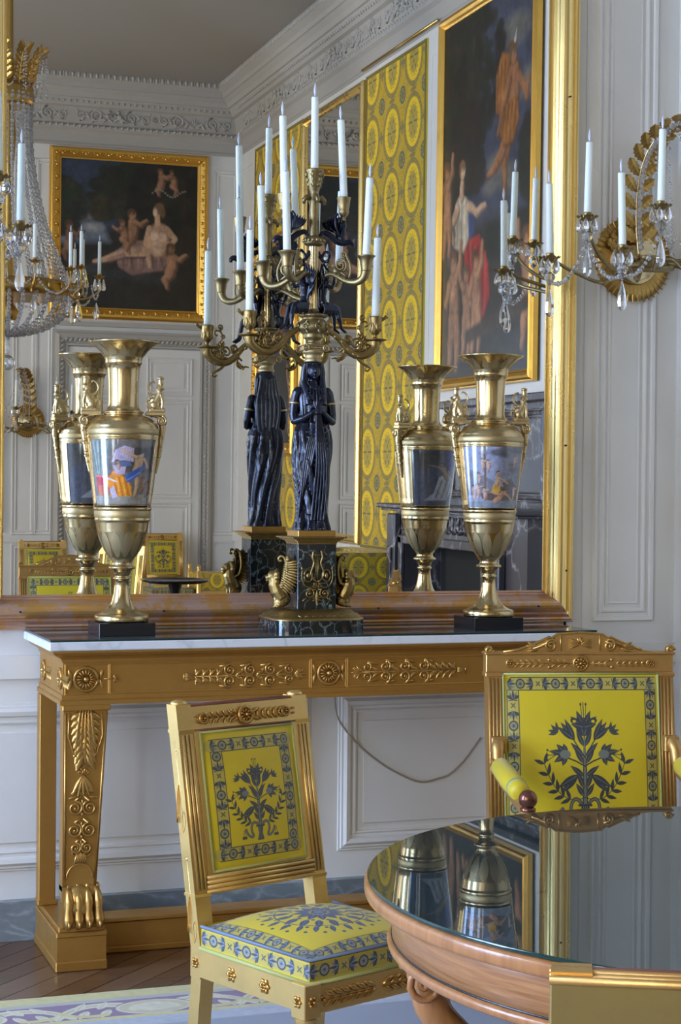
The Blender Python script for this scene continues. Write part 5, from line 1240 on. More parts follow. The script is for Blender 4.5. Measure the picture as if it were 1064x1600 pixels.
m = MB(); m.lathe([(.012, Z(2.070)), (.013, Z(2.10)), (.014, Z(2.20)), (.0155, Z(2.29))], n=72, mod=fl); m.build('fluted_column', M_['vase_gold'], can)
m = MB(); m.lathe([(.016, Z(2.278)), (.028, Z(2.283)), (.033, Z(2.290)), (.034, Z(2.297)), (.032, Z(2.305)), (.024, Z(2.311)), (.018, Z(2.313))], n=40, mod=lambda a, j: 1+.05*cos(a*18))
for k in range(16): a = 2*pi*k/16; m.ball((.034*cos(a), .034*sin(a), Z(2.297)), (.0055, .0055, .007), None, 7, 5)
m.build('collar', OM, can)
m = MB(); m.lathe([(.017, Z(2.312)), (.0165, Z(2.34)), (.0155, Z(2.42)), (.0165, Z(2.425)), (.0165, Z(2.43)), (.014, Z(2.433)), (.016, Z(2.445)), (.012, Z(2.452)), (.016, Z(2.462)), (.022, Z(2.478)), (.025, Z(2.500)), (.028, Z(2.520)), (.031, Z(2.527)), (.031, Z(2.531)), (.014, Z(2.531))], n=36)
for k in range(6):
    a = k*pi/3
    for j in range(3): F = frame(((.021+.004*j)*cos(a), (.021+.004*j)*sin(a), Z(2.472+.016*j)), (-sin(a), cos(a), 0), (0, 0, 1)); m.leaf(F, 0, 0, .022, .012, pi/2, .004); m.leaf(F, 0, 0, .014, .006, pi/2+.8*(-1)**j, .003)
for s_ in (-1, 1):      # ram-like scroll heads
    for d in (0, pi/2): c_, n_ = cos(d), sin(d); m.tube([(s_*.014*c_, s_*.014*n_, Z(2.436)), (s_*.026*c_, s_*.026*n_, Z(2.440)), (s_*.036*c_, s_*.036*n_, Z(2.430)), (s_*.035*c_, s_*.035*n_, Z(2.418))], (.008, .009, .008, .005), None, 8)
m.build('top_socket', OM, can)

# ---- arms
def socket_prof(z, s=1): return [(.006*s, z-.062*s), (.010*s, z-.058*s), (.007*s, z-.052*s), (.012*s, z-.046*s), (.016*s, z-.034*s), (.018*s, z-.018*s), (.022*s, z-.006*s), (.026*s, z-.002*s), (.026*s, z+.001*s), (.013, z+.001*s)]
def low_arm(ang):
    o = bpy.data.objects.new('lower_arm', None); C.objects.link(o); o.parent = can; o.rotation_euler = (0, 0, ang); R = .218
    m = MB(); F = frame((0, 0, 0), (1, 0, 0), (0, 0, 1))
    P = spl([(.045, Z(2.010)), (.085, Z(1.985)), (.120, Z(1.945)), (.150, Z(1.928)), (.185, Z(1.932)), (.212, Z(1.953)), (R, Z(1.978))], 5)
    m.tube([(x, 0, z) for x, z in P], [.0095+.010*(i/len(P))**1.3 for i in range(len(P))], None, 12)
    for k in range(9): x, z = P[3+3*k]; m.leaf(F @ T(0, 0, .006), x, z-.003, .026, .014, -.9+.18*k, .009)
    # drooping acanthus leaves
    m.tube([(x, 0, z) for x, z in spl([(.150, Z(1.925)), (.168, Z(1.905)), (.190, Z(1.893)), (.200, Z(1.885)), (.190, Z(1.876)), (.180, Z(1.882))], 4)], [.006-.0002*i for i in range(21)], None, 7)
    m.tube([(x, 0, z) for x, z in spl([(.105, Z(1.955)), (.110, Z(1.925)), (.094, Z(1.910)), (.078, Z(1.915)), (.064, Z(1.913))], 4)], [.007-.0003*i for i in range(17)], None, 7)
    for k in range(5): m.leaf(F, .108-.007*k, Z(1.938-.006*k), .016, .010, -pi/2+.2*k, .008)
    # scrolls above
    for k, (x, z, r, tn, a0) in enumerate(((.150, Z(1.965), .020, 1.6, -pi/2), (.170, Z(1.952), .016, 1.4, -pi/2), (.120, Z(1.977), .014, 1.5, -pi/2))):
        m.spiral(F, x, z, r, tn, a0, 1, .005, (x-.03, P[12+5*(k % 2)][1])); m.leaf(F, x, z, .02, .009, .8+.5*k, .005)
    for k in range(6): a = -.4+.42*k; m.leaf(F, .163+.012*cos(a), Z(1.962)+.018*sin(a), .024, .012, a, .007)
    m.tube([(x, 0, z) for x, z in spl([(.186, Z(1.958)), (.178, Z(1.990)), (.164, Z(2.010)), (.168, Z(2.035)), (.184, Z(2.040)), (.190, Z(2.028)), (.180, Z(2.022))], 4)], .0035, None, 7)
    m.spiral(F, .172, Z(2.052), .009, 1.4, -pi/2, -1, .0035, (.180, Z(2.038))); m.spiral(F, .160, Z(2.018), .007, 1.3, 0, 1, .003)
    m.build('branch', GB, o)
    m = MB(); m.lathe([(.010, Z(1.972)), (.016, Z(1.974)), (.036, Z(1.979)), (.039, Z(1.981)), (.037, Z(1.983)), (.010, Z(1.985)), (.006, Z(1.990)), (.008, Z(1.996)), (.006, Z(1.999))], T(R, 0, 0), 28); m.build('drip_pan', GB, o)
    m = MB(); m.lathe([(.006, Z(1.996)), (.014, Z(2.002)), (.019, Z(2.014)), (.019, Z(2.030)), (.022, Z(2.044)), (.0235, Z(2.056)), (.0225, Z(2.058)), (.013, Z(2.058))], T(R, 0, 0), 28)
    m.tube([(R+.018, 0, Z(2.045)), (R+.030, 0, Z(2.052)), (R+.038, 0, Z(2.060)), (R+.044, 0, Z(2.055))], (.006, .0055, .006, .002), None, 7)
    for k in range(8): a = k*pi/4; m.leaf(T(R, 0, 0) @ frame((.019*cos(a), .019*sin(a), Z(2.010)), (-sin(a), cos(a), 0), (0, 0, 1)), 0, 0, .03, .011, pi/2, .003)
    m.build('socket', GB, o); return o
def mid_arm(ang):
    o = bpy.data.objects.new('middle_arm', None); C.objects.link(o); o.parent = can; o.rotation_euler = (0, 0, ang); R = .190
    m = MB(); F = frame((0, 0, 0), (1, 0, 0), (0, 0, 1))
    P = spl([(.030, Z(2.176)), (.060, Z(2.186)), (.085, Z(2.178)), (.120, Z(2.160)), (.155, Z(2.155)), (.180, Z(2.168)), (R, Z(2.195))], 5)
    m.tube([(x, 0, z) for x, z in P], [.006+.009*i/len(P) for i in range(len(P))], None, 10)
    for k in range(8): x, z = P[4+3*k]; m.leaf(F, x, z, .018, .009, .2+.05*k, .010)
    m.spiral(F, .100, Z(2.212), .021, 1.8, -pi/2, 1, .0050, (.128, Z(2.172))); m.spiral(F, .112, Z(2.246), .010, 1.5, -pi/2, -1, .0035, (.122, Z(2.205)))
    m.tube([(x, 0, z) for x, z in spl([(.128, Z(2.168)), (.134, Z(2.19)), (.132, Z(2.215)), (.122, Z(2.235)), (.116, Z(2.25))], 4)], .0042, None, 7)
    m.build('branch', OM, o)
    m = MB(); m.lathe([(.013, Z(2.188)), (.017, Z(2.19)), (.0165, Z(2.193)), (.018, Z(2.205)), (.020, Z(2.220)), (.025, Z(2.232)), (.030, Z(2.236)), (.030, Z(2.239)), (.013, Z(2.239))], T(R, 0, 0), 28)
    m.build('socket', OM, o); return o
A0 = 0.0
for a in (A0, A0+pi): low_arm(a)
for k in range(4): mid_arm(A0+pi/4+k*pi/2)
def youth():
    """seated winged youth facing +x, arms raised; origin at the column axis, z absolute-local"""
    m = MB(); z0 = Z(2.06)
    m.ball((.040, 0, z0+.028), (.018, .018, .014), None, 10, 8)
    m.tube([(.038, 0, z0+.028), (.034, 0, z0+.055), (.036, 0, z0+.080), (.040, 0, z0+.094)], (.0155, .0130, .0170, .0130), None, 12)
    m.tube([(.041, 0, z0+.096), (.046, 0, z0+.108)], (.007, .0065), None, 8); m.ball((.050, 0, z0+.118), (.0115, .0100, .0125), None, 12, 8); m.ball((.046, 0, z0+.122), (.0125, .0115, .0115), None, 10, 8); m.ball((.0615, 0, z0+.116), (.0022, .002, .003), None, 6, 5)
    for s_ in (-1, 1):
        m.tube([(.040, s_*.016, z0+.092), (.058, s_*.026, z0+.086), (.066, s_*.022, z0+.098), (.072, s_*.016, z0+.118)], (.0075, .0065, .0058, .0045), None, 8); m.ball((.073, s_*.015, z0+.122), (.005, .0055, .004), None, 7, 5)
        m.tube([(.044, s_*.010, z0+.026), (.078, s_*.014, z0+.022), (.086, s_*.014, z0+.016)], (.0135, .0105, .0090), None, 10)
        dz = 0 if s_ > 0 else .008
        m.tube([(.086, s_*.014, z0+.017), (.092, s_*.015, z0-.012), (.094+dz, s_*.015, z0-.046)], (.0088, .0085, .0050), None, 10)
        m.tube([(.094+dz, s_*.015, z0-.046), (.108+dz, s_*.015, z0-.056), (.114+dz, s_*.015, z0-.058)], (.0052, .0048, .0030), None, 8)
    for k in range(7): m.tube([(.030+.006*k, -.017, z0+.032), (.036+.007*k, -.019, z0+.012), (.034+.007*k, -.014, z0+.0-.004*(k % 2))], .0052, None, 7); m.tube([(.030+.006*k, .017, z0+.032), (.036+.007*k, .019, z0+.012), (.034+.007*k, .014, z0+.0-.004*(k % 2))], .0052, None, 7)
    return m
_ym = youth().build('youth_body', PT, mesh_only=True)
m = MB()
for s_ in (-1, 1):
    F = frame((.028, s_*.012, 0), (-.35, s_*.8, 0), (0, 0, 1))
    for k in range(7): m.leaf(F, .001*k, Z(2.12)+.004*k, .105-.010*k, .014, pi/2-.12*k+.1, .005)
    for k in range(5): m.leaf(F, 0, Z(2.10)+.004*k, .05, .012, pi/2+.15-.2*k, .007)
_yw = m.build('wings', PT, mesh_only=True)
for a in (A0, A0+pi):
    o = bpy.data.objects.new('seated_youth', None); C.objects.link(o); o.parent = can; o.rotation_euler = (0, 0, a+.25); o['label'] = 'dark bronze winged youth sitting on the urn with raised arms'
    remesh(link('youth_body', _ym, o), .0016, 1); link('wings', _yw, o)
def upper_arm(ang):
    o = bpy.data.objects.new('upper_arm', None); C.objects.link(o); o.parent = can; o.rotation_euler = (0, 0, ang); R = .103; o['label'] = 'dark bronze winged female bust on a scrolling tail, bearing a gilt socket'
    m = MB()
    P = spl([(.016, Z(2.262)), (.028, Z(2.236)), (.046, Z(2.232)), (.056, Z(2.248)), (.046, Z(2.264)), (.032, Z(2.254)), (.034, Z(2.224)), (.050, Z(2.204)), (.046, Z(2.186)), (.030, Z(2.190))], 5)
    m.tube([(x, .004*sin(i), z) for i, (x, z) in enumerate(P)], [.0065-.003*i/len(P) for i in range(len(P))], None, 8)
    P = spl([(.018, Z(2.300)), (.030, Z(2.325)), (.055, Z(2.318)), (.080, Z(2.300)), (.105, Z(2.296)), (.125, Z(2.300)), (.134, Z(2.294)), (.136, Z(2.284))], 5)
    m.tube([(x, 0, z) for x, z in P], [.006+.005*sin(pi*i/len(P)) for i in range(len(P))], None, 9)
    m.ball((.095, 0, Z(2.312)), (.016, .012, .014)); m.tube([(.095, 0, Z(2.305)), (.100, 0, Z(2.330)), (.102, 0, Z(2.345))], (.012, .011, .007), None, 10); m.ball((.103, 0, Z(2.356)), (.0105, .0100, .0125), None, 10, 8); m.ball((.113, 0, Z(2.354)), (.002, .002, .003)); m.tube([(.098, 0, Z(2.362)), (.094, 0, Z(2.352)), (.090, 0, Z(2.34))], (.009, .008, .004), None, 8)
    remesh(m.build('siren', PT, o), .0016, 1)
    m = MB()
    for s_ in (-1, 1):
        F = frame((.085, s_*.009, 0), (-1, s_*.25, 0), (0, 0, 1))
        for k in range(8): m.leaf(F, .004*k, Z(2.322)+.002*k, .066-.004*k, .013, pi/2+.15-.13*k, .005)
        m.tube([(x, y, 0) for x, y in spl([(0, Z(2.315)), (.014, Z(2.345)), (.016, Z(2.375)), (.006, Z(2.390))], 4)], .004, F)
    m.build('wings', PT, o)
    MB().lathe([(.005, Z(2.368)), (.009, Z(2.372)), (.005, Z(2.378)), (.010, Z(2.384)), (.016, Z(2.392)), (.018, Z(2.400)), (.0165, Z(2.404)), (.019, Z(2.418)), (.022, Z(2.440)), (.0235, Z(2.443)), (.0235, Z(2.446)), (.013, Z(2.446))], T(R, 0, 0), 28).build('socket', OM, o)
for a in (A0, A0+pi): upper_arm(a)
GC = 'candles of the candelabrum'
def cpos(r, a, z): return (CXc+r*cos(a+A0), CYc+r*sin(a+A0), z)
candle((CXc, CYc, 2.5305), 'white electric candle at the very top of the candelabrum', GC, .238)
candle(cpos(.103, 0, 2.446), 'white candle on the right upper winged bust of the candelabrum', GC, .255, lean=(.05, .0))
candle(cpos(.103, pi, 2.446), 'white candle on the left upper winged bust of the candelabrum', GC, .252, lean=(.03, 0))
for a, lab, ln in ((-3*pi/4, 'front-left', .03), (-pi/4, 'front-right', -.04), (pi/4, 'back-right', -.03), (3*pi/4, 'back-left', .035)):
    candle(cpos(.190, a, 2.239), 'white candle on the %s gilt scroll arm of the middle tier of the candelabrum' % lab, GC, .252, lean=(ln, 0))
candle(cpos(.218, pi, 2.058), 'white candle on the lowest left arm of the candelabrum', GC, .262)
candle(cpos(.218, 0, 2.058), 'white candle on the lowest right arm of the candelabrum', GC, .262, lean=(-.02, 0))
# ================================================================== SCONCES AND CHANDELIER
CR, BD = M_['crystal'], M_['bead']; SG = M_['sconce_gilt'] = gold('sconce_gilding', (.60, .38, .11), (.40, .24, .07), .26, .4, bstr=.3, nscale=20)
def facet(prof, n=8): return MB().lathe(prof, n=n, smooth=False, cap=False)
_pear = facet([(0, 0), (.0035, -.006), (.006, -.016), (.0105, -.034), (.0125, -.050), (.011, -.062), (.006, -.070), (0, -.073)], 8).build('drop', CR, mesh_only=True)
_pears = facet([(0, 0), (.003, -.004), (.0075, -.014), (.0095, -.024), (.008, -.032), (.003, -.037), (0, -.038)], 7).build('drop', CR, mesh_only=True)
def add_bead(m, p, r, el=1.5): 
    return m.add([(p[0]+x*r, p[1]+y*r, p[2]+z*r*el) for x, y, z in ((0, 0, 1), (.7, 0, .45), (0, .7, .45), (-.7, 0, .45), (0, -.7, .45), (.7, .7, -.3), (-.7, .7, -.3), (-.7, -.7, -.3), (.7, -.7, -.3), (0, 0, -1))],
                 [(0, 1, 2), (0, 2, 3), (0, 3, 4), (0, 4, 1), (1, 5, 2), (2, 6, 3), (3, 7, 4), (4, 8, 1), (1, 8, 5), (2, 5, 6), (3, 6, 7), (4, 7, 8), (5, 9, 6), (6, 9, 7), (7, 9, 8), (8, 9, 5)])
def chain(m, p, q, sag, n, r=.0055, el=1.0):
    p, q = Vector(p), Vector(q)
    for i in range(n+1):
        t = i/n; c = p.lerp(q, t); c.z -= sag*4*t*(1-t); add_bead(m, c, r*(.8 if i % 3 else 1.15), el)
    return m
def oak_leaf(m, F, x, y, L, W, ang, h=.004):
    ca, sa = cos(ang), sin(ang); pr = [(0, .08), (.12, .35), (.22, .75), (.30, .60), (.42, 1), (.50, .78), (.62, 1), (.70, .72), (.82, .78), (.90, .45), (1, 0)]
    vs = []
    for t, wv in pr:
        for s_ in (-1, 0, 1):
            px, py = t*L, s_*wv*W/2; vs.append((x+px*ca-py*sa, y+px*sa+py*ca, (h if s_ == 0 else 0)+.010*t*t))
    n = len(pr); fs = [(j*3+i+1, j*3+i, (j+1)*3+i, (j+1)*3+i+1) for j in range(n-1) for i in range(2)]
    k = len(vs); vs += [(a, b, c-.0022) for a, b, c in vs]; fs += [tuple(k+q for q in f[::-1]) for f in fs]
    rim = [0]+[3*j+2 for j in range(n)]+[3*j for j in range(n-1, 0, -1)]
    fs += [(rim[i], rim[(i+1) % len(rim)], k+rim[(i+1) % len(rim)], k+rim[i]) for i in range(len(rim))]
    return m.add(vs, fs, F, False)
def flower_pan(m, M, s=1.0):
    rows = []
    for r, z in ((.008, -.014), (.014, -.012), (.024, -.006), (.033, .003), (.037, .003)):
        rows.append([(s*r*(1+(.07 if r > .02 else 0)*cos(a*12))*cos(a), s*r*(1+(.07 if r > .02 else 0)*cos(a*12))*sin(a), s*(z+(.003 if r > .02 else 0)*cos(a*12))) for a in np.linspace(0, 2*pi, 49)])
    m.grid(rows, M); m.lathe([(.0, -.016), (.008, -.014), (.006, -.006), (.0135, -.002), (.0135, .010), (.0145, .012), (.0145, .016), (.012, .018), (.012, .012)], M @ Matrix.Scale(s, 4), 20)
    m.lathe([(.004, -.03), (.006, -.02), (.004, -.014)], M @ Matrix.Scale(s, 4), 12); return m
SC_ARMS = [(-.445, -.10, .0), (-.36, -.215, .13), (-.31, -.375, .0), (-.185, -.41, .15), (.0, -.50, .0), (.185, -.41, .15), (.31, -.375, .0), (.445, -.10, .0)]
SC_ARMS = [(-.445, -.10, .0), (-.36, -.215, .13), (-.31, -.375, .0), (-.185, -.41, .15), (.185, -.41, .15), (.31, -.375, .0), (.36, -.215, .13), (.445, -.10, .0)]
def sconce(label, loc, rz, group=None):
    """wall at local y=0.125, room towards -y; origin = centre of the arm ring"""
    t = thing('wall_sconce', label, 'wall light', loc, rz, group)
    B = frame((0, .115, .03), (1, 0, 0), (0, 0, 1))
    m = MB(); m.lathe([(.0, -.005), (.155, -.008), (.155, .0), (.12, .006), (.0, .01)], B, 48)
    for k in range(44):
        a = 2*pi*k/44; m.leaf(B, .088*cos(a), .088*sin(a), .076, .0125, a, .008)
    m.build('sunburst_plate', SG, t)
    MB().lathe([(.092, .008), (.098, .018), (.092, .026), (.082, .024), (.062, .034), (.03, .052), (.0, .06)], B, 40).build('boss', M_['vase_gold'], t)
    m = MB()
    for k in range(9): a = pi*.12+pi*.76*k/8; oak_leaf(m, B @ T(0, 0, .02), .05*cos(a), .05*sin(a)+.01, .085, .042, a)
    m.build('plate_leaves', SG, t)
    m = MB(); m.lathe([(.0, -.03), (.10, -.025), (.105, -.018), (.105, -.004), (.10, .002), (.06, .004), (.03, .012), (.028, .022), (.034, .028), (.0, .03)], T(0, .0, 0) @ Matrix.Diagonal((1, .55, 1, 1)), 40); m.box(-.02, .02, .0, .11, -.02, .0, None, .003)
    m.build('arm_ring', M_['ormolu'], t)
    # oak branch rising and bending forward
    P = spl([(-.005, .06, .03), (-.010, .072, .14), (-.006, .075, .27), (.010, .062, .38), (.036, .020, .455), (.075, -.06, .505), (.120, -.15, .515)], 6)
    MB().tube(P, [.0055-.003*i/len(P) for i in range(len(P))], None, 8).build('branch', M_['vase_gold'], t)
    for k in range(3, len(P)-1, 3):
        p = Vector(P[k]); d = (Vector(P[min(k+1, len(P)-1)])-Vector(P[k-1])).normalized(); sd = Vector((1, 0, 0)); sd = (sd-d*sd.dot(d)).normalized(); F = Matrix(((sd.x, d.x, sd.cross(d).x, p.x), (sd.y, d.y, sd.cross(d).y, p.y), (sd.z, d.z, sd.cross(d).z, p.z), (0, 0, 0, 1)))
        m = MB(); L = .084-.0004*k
        for s_ in (-1, 1): oak_leaf(m, F, s_*.003, 0, L, .046, pi/2-s_*(.80), .004)
        m.build('oak_leaves', SG, t)
    m = MB()
    for k in range(2, len(P)-2): p = P[k]; add_bead(m, (p[0]+.006, p[1]-.014, p[2]), .0100, 1.4)
    for (x, y, z), (u, v, w_) in (((.075, -.06, .50), (.14, -.20, .14)), ((.12, -.15, .51), (.19, -.36, .18)), ((.036, .02, .45), (.05, -.05, .06)), ((.12, -.15, .51), (.21, -.14, .06)), ((.06, -.03, .485), (.07, -.05, .03)), ((.10, -.11, .51), (.30, -.28, .02))):
        chain(m, (x, y, z), (u, v, w_), .03, 24, .0080)
    m.build('bead_strings', BD, t)['kind'] = 'stuff'
    link('crystal_drop', _pear, t, T(.10, -.10, .40) @ Matrix.Scale(1.2, 4))
    tips = []
    for i, (x, y, z) in enumerate(SC_ARMS):
        a = bpy.data.objects.new('arm', None); C.objects.link(a); a.parent = t
        r = sqrt(x*x+y*y); ux, uy = x/r, y/r; r0 = .085 if abs(x) > .2 else .055
        zc = z-.022
        P = spl([(ux*r0*.9, uy*r0*.6, 0), (ux*(r0+.05), uy*(r0+.05), .005 if z > .05 else -.02), (ux*(r0+.13), uy*(r0+.13), -.045 if z > .05 else -.085), (ux*(r-.10), uy*(r-.10), -.055+z*.25), (ux*(r-.03), uy*(r-.03), -.03+z*.5), (x, y, zc-.006)], 6)
        m = MB().tube(P, [.0075-.0015*k/len(P) for k in range(len(P))], None, 8); m.ball(P[12], .010, None, 8, 6); m.build('branch', M_['ormolu'], a)
        flower_pan(MB(), T(x, y, z-.018)).build('pan', M_['gilt_bronze'], a)
        for k in range(5):
            q = 2*pi*k/5+.3; link('crystal_drop', _pears, a, T(x+.028*cos(q), y+.028*sin(q), z-.022) @ Matrix.Scale(1.3, 4))
        link('crystal_drop', _pear, a, T(x, y, z-.125) @ Matrix.Scale(1.35, 4))
        m = MB(); facet_ = m.lathe([(0, -.022), (.017, -.010), (.021, 0), (.017, .010), (0, .022)], T(x, y, z-.085), 8, False, False); chain(m, (x, y, z-.11), (x, y, z-.125), 0, 2); m.build('crystal_knob', CR, a)
        tips.append((x, y, z-.10))
    m = MB(); 
    for i in range(len(tips)-1): chain(m, tips[i], tips[i+1], .055, 13, .0100)
    m.build('bead_swags', BD, t)['kind'] = 'stuff'
    M = t.matrix_basis if False else Matrix.Translation(loc) @ RZ(rz)
    return t, M
def sconce_candles(M, wanted, group, labels=None):
    for i, (x, y, z) in enumerate(SC_ARMS):
        if i not in wanted: continue
        p = M @ Vector((x, y, z-.004)); r = random.Random(i)
        candle(tuple(p), labels[i] if isinstance(labels, dict) else labels, group, .245, 1.0, (.02*(r.random()-.5)*3, 0))
ZS = 2.315
s1, M1 = sconce('gilt sconce with rising oak-leaf branch and crystals, on grey panel right of the mirror', (3.155, 5.615, ZS), 0)
gR = 'candles of the right sconce'
sconce_candles(M1, range(8), gR, {0: 'candle on the leftmost low arm of the right sconce, in front of the mirror frame', 1: 'candle on the high arm of the right sconce, left of the oak leaves', 2: 'candle on the low front arm of the right sconce, beside the round sunburst plate',
    3: 'candle on the high front arm of the right sconce, before the oak leaves', 4: 'candle on the second high front arm of the right sconce, near the picture edge', 5: 'candle on the far low front arm of the right sconce', 6: 'candle on the far high arm of the right sconce', 7: 'candle on the far side arm of the right sconce'})
s2_, M2 = sconce('gilt crystal sconce at the left edge of the photo, left of the mirror', (.425, 5.615, ZS), 0)
sconce_candles(M2, range(8), 'candles of the left sconce', {0: 'candle on the far low arm of the left sconce', 1: 'candle on the far high arm of the left sconce', 2: 'candle on the outer front arm of the left sconce', 3: 'candle on the left high front arm of the left sconce', 4: 'candle on the right high front arm of the left sconce',
    5: 'candle cut by the left picture edge, on the low front arm of the left sconce', 6: 'high candle of the left sconce beside the mirror frame', 7: 'large candle on the rightmost low arm of the left sconce'})
s3, M3 = sconce('small gilt sconce on the far panelled wall left of the door, in the mirror', (2.47, YB+.125, 1.98), pi)
sconce_candles(M3, range(8), 'candles of the far-wall sconce', 'candle of the gilt sconce on the far panelled wall')

ch = thing('chandelier', 'large crystal chandelier with bead bowl and gilt crown, reflected at the left of the mirror', 'chandelier', (1.73, -1.0, 0))
zb = 2.50
m = MB()
for k in range(30):
    a = 2*pi*k/30
    for j in range(15): t_ = j/14; r = .03+.42*sin(t_*pi/2); add_bead(m, (r*cos(a), r*sin(a), zb+.27*(1-cos(t_*pi/2))), .019, 1.1)
m.build('bead_bowl', BD, ch)['kind'] = 'stuff'
m = MB()
for k in range(24):
    a = 2*pi*k/24
    for j in range(46): t_ = j/45; r = .42*(1-t_)**1.9+.145*t_+.02; add_bead(m, (r*cos(a), r*sin(a), 2.86+1.32*t_), .013 if j % 2 else .018, 1.2)
m.build('bead_curtain', BD, ch)['kind'] = 'stuff'
m = MB(); m.lathe([(.40, 2.76), (.46, 2.77), (.47, 2.80), (.46, 2.86), (.42, 2.87), (.40, 2.84)], n=56); m.lathe([(.06, 2.60), (.09, 2.65), (.04, 2.72), (.05, 2.9), (.03, 3.2), (.03, 3.6), (.05, 3.9), (.03, 4.1), (.02, 4.9), (.02, ZC)], n=16)
for k in range(24): a = 2*pi*k/24; F = frame((.47*cos(a), .47*sin(a), 2.79), (-sin(a), cos(a), 0), (0, 0, 1)); m.leaf(F, 0, 0, .07, .04, pi/2, .02)
m.build('gilt_ring', SG, ch)
m = MB(); m.lathe([(.14, 4.10), (.17, 4.12), (.16, 4.16), (.17, 4.22), (.15, 4.26), (.14, 4.24)], n=32); m.build('crown_ring', SG, ch)
for k in range(10):
    a = 2*pi*k/10; o = bpy.data.objects.new('crown_spray', None); C.objects.link(o); o.parent = ch; o.rotation_euler = (0, 0, a); m = MB()
    P = spl([(.15, 0, 4.22), (.17, 0, 4.32), (.20, 0, 4.42), (.26, 0, 4.47)], 5); m.tube(P, .005, None, 6)
    for j in range(2, 15, 2):
        p = P[j]; F = frame(p, (0, 1, 0), (.35, 0, 1))
        for s_ in (-1, 1): oak_leaf(m, F, 0, 0, .075, .04, pi/2-s_*.8)
    m.build('leaf_spray', SG, o); m = MB(); chain(m, (.26, 0, 4.47), (.26, 0, 4.18), 0, 14, .008); chain(m, (.22, .02, 4.44), (.17, .10, 4.22), .08, 14, .007); chain(m, (.24, 0, 4.45), (.21, 0, 4.05), -.02, 16, .008); m.build('bead_string', BD, o)['kind'] = 'stuff'
MB().ball((0, 0, 2.30), .055, None, 14, 10, False).lathe([(.01, 2.36), (.02, 2.40), (.012, 2.45), (.03, 2.50)], n=12).build('crystal_ball', BD, ch)
for k in range(16):
    a = 2*pi*(k+.5)/16; R = (.64, .56)[k % 2]; zc = (2.94, 2.98)[k % 2]
    o = bpy.data.objects.new('arm', None); C.objects.link(o); o.parent = ch; o.rotation_euler = (0, 0, a)
    MB().tube(spl([(.45, 0, 2.82), (.50, 0, 2.76), (R-.05, 0, 2.78), (R, 0, 2.83), (R, 0, zc-.02)], 5), .0075, None, 7).build('branch', SG, o)
    flower_pan(MB(), T(R, 0, zc-.018), 1.1).build('pan', SG, o)
    for j in range(4): q = 2*pi*j/4; link('crystal_drop', _pear, o, T(R+.03*cos(q), .03*sin(q), zc-.03) @ Matrix.Scale(1.25, 4))
    link('crystal_drop', _pear, o, T(R-.02, 0, 2.74) @ Matrix.Scale(1.7, 4))
    m = MB(); chain(m, (R, 0, zc-.11), (R*cos(pi/8), R*sin(pi/8), zc-.11), .08, 16, .010); m.build('bead_swag', BD, o)['kind'] = 'stuff'
    candle((1.73+R*cos(a), -1.0+R*sin(a), zc-.004), 'candle on the crystal chandelier, seen small in the mirror', 'chandelier candles', .235, 1.0)
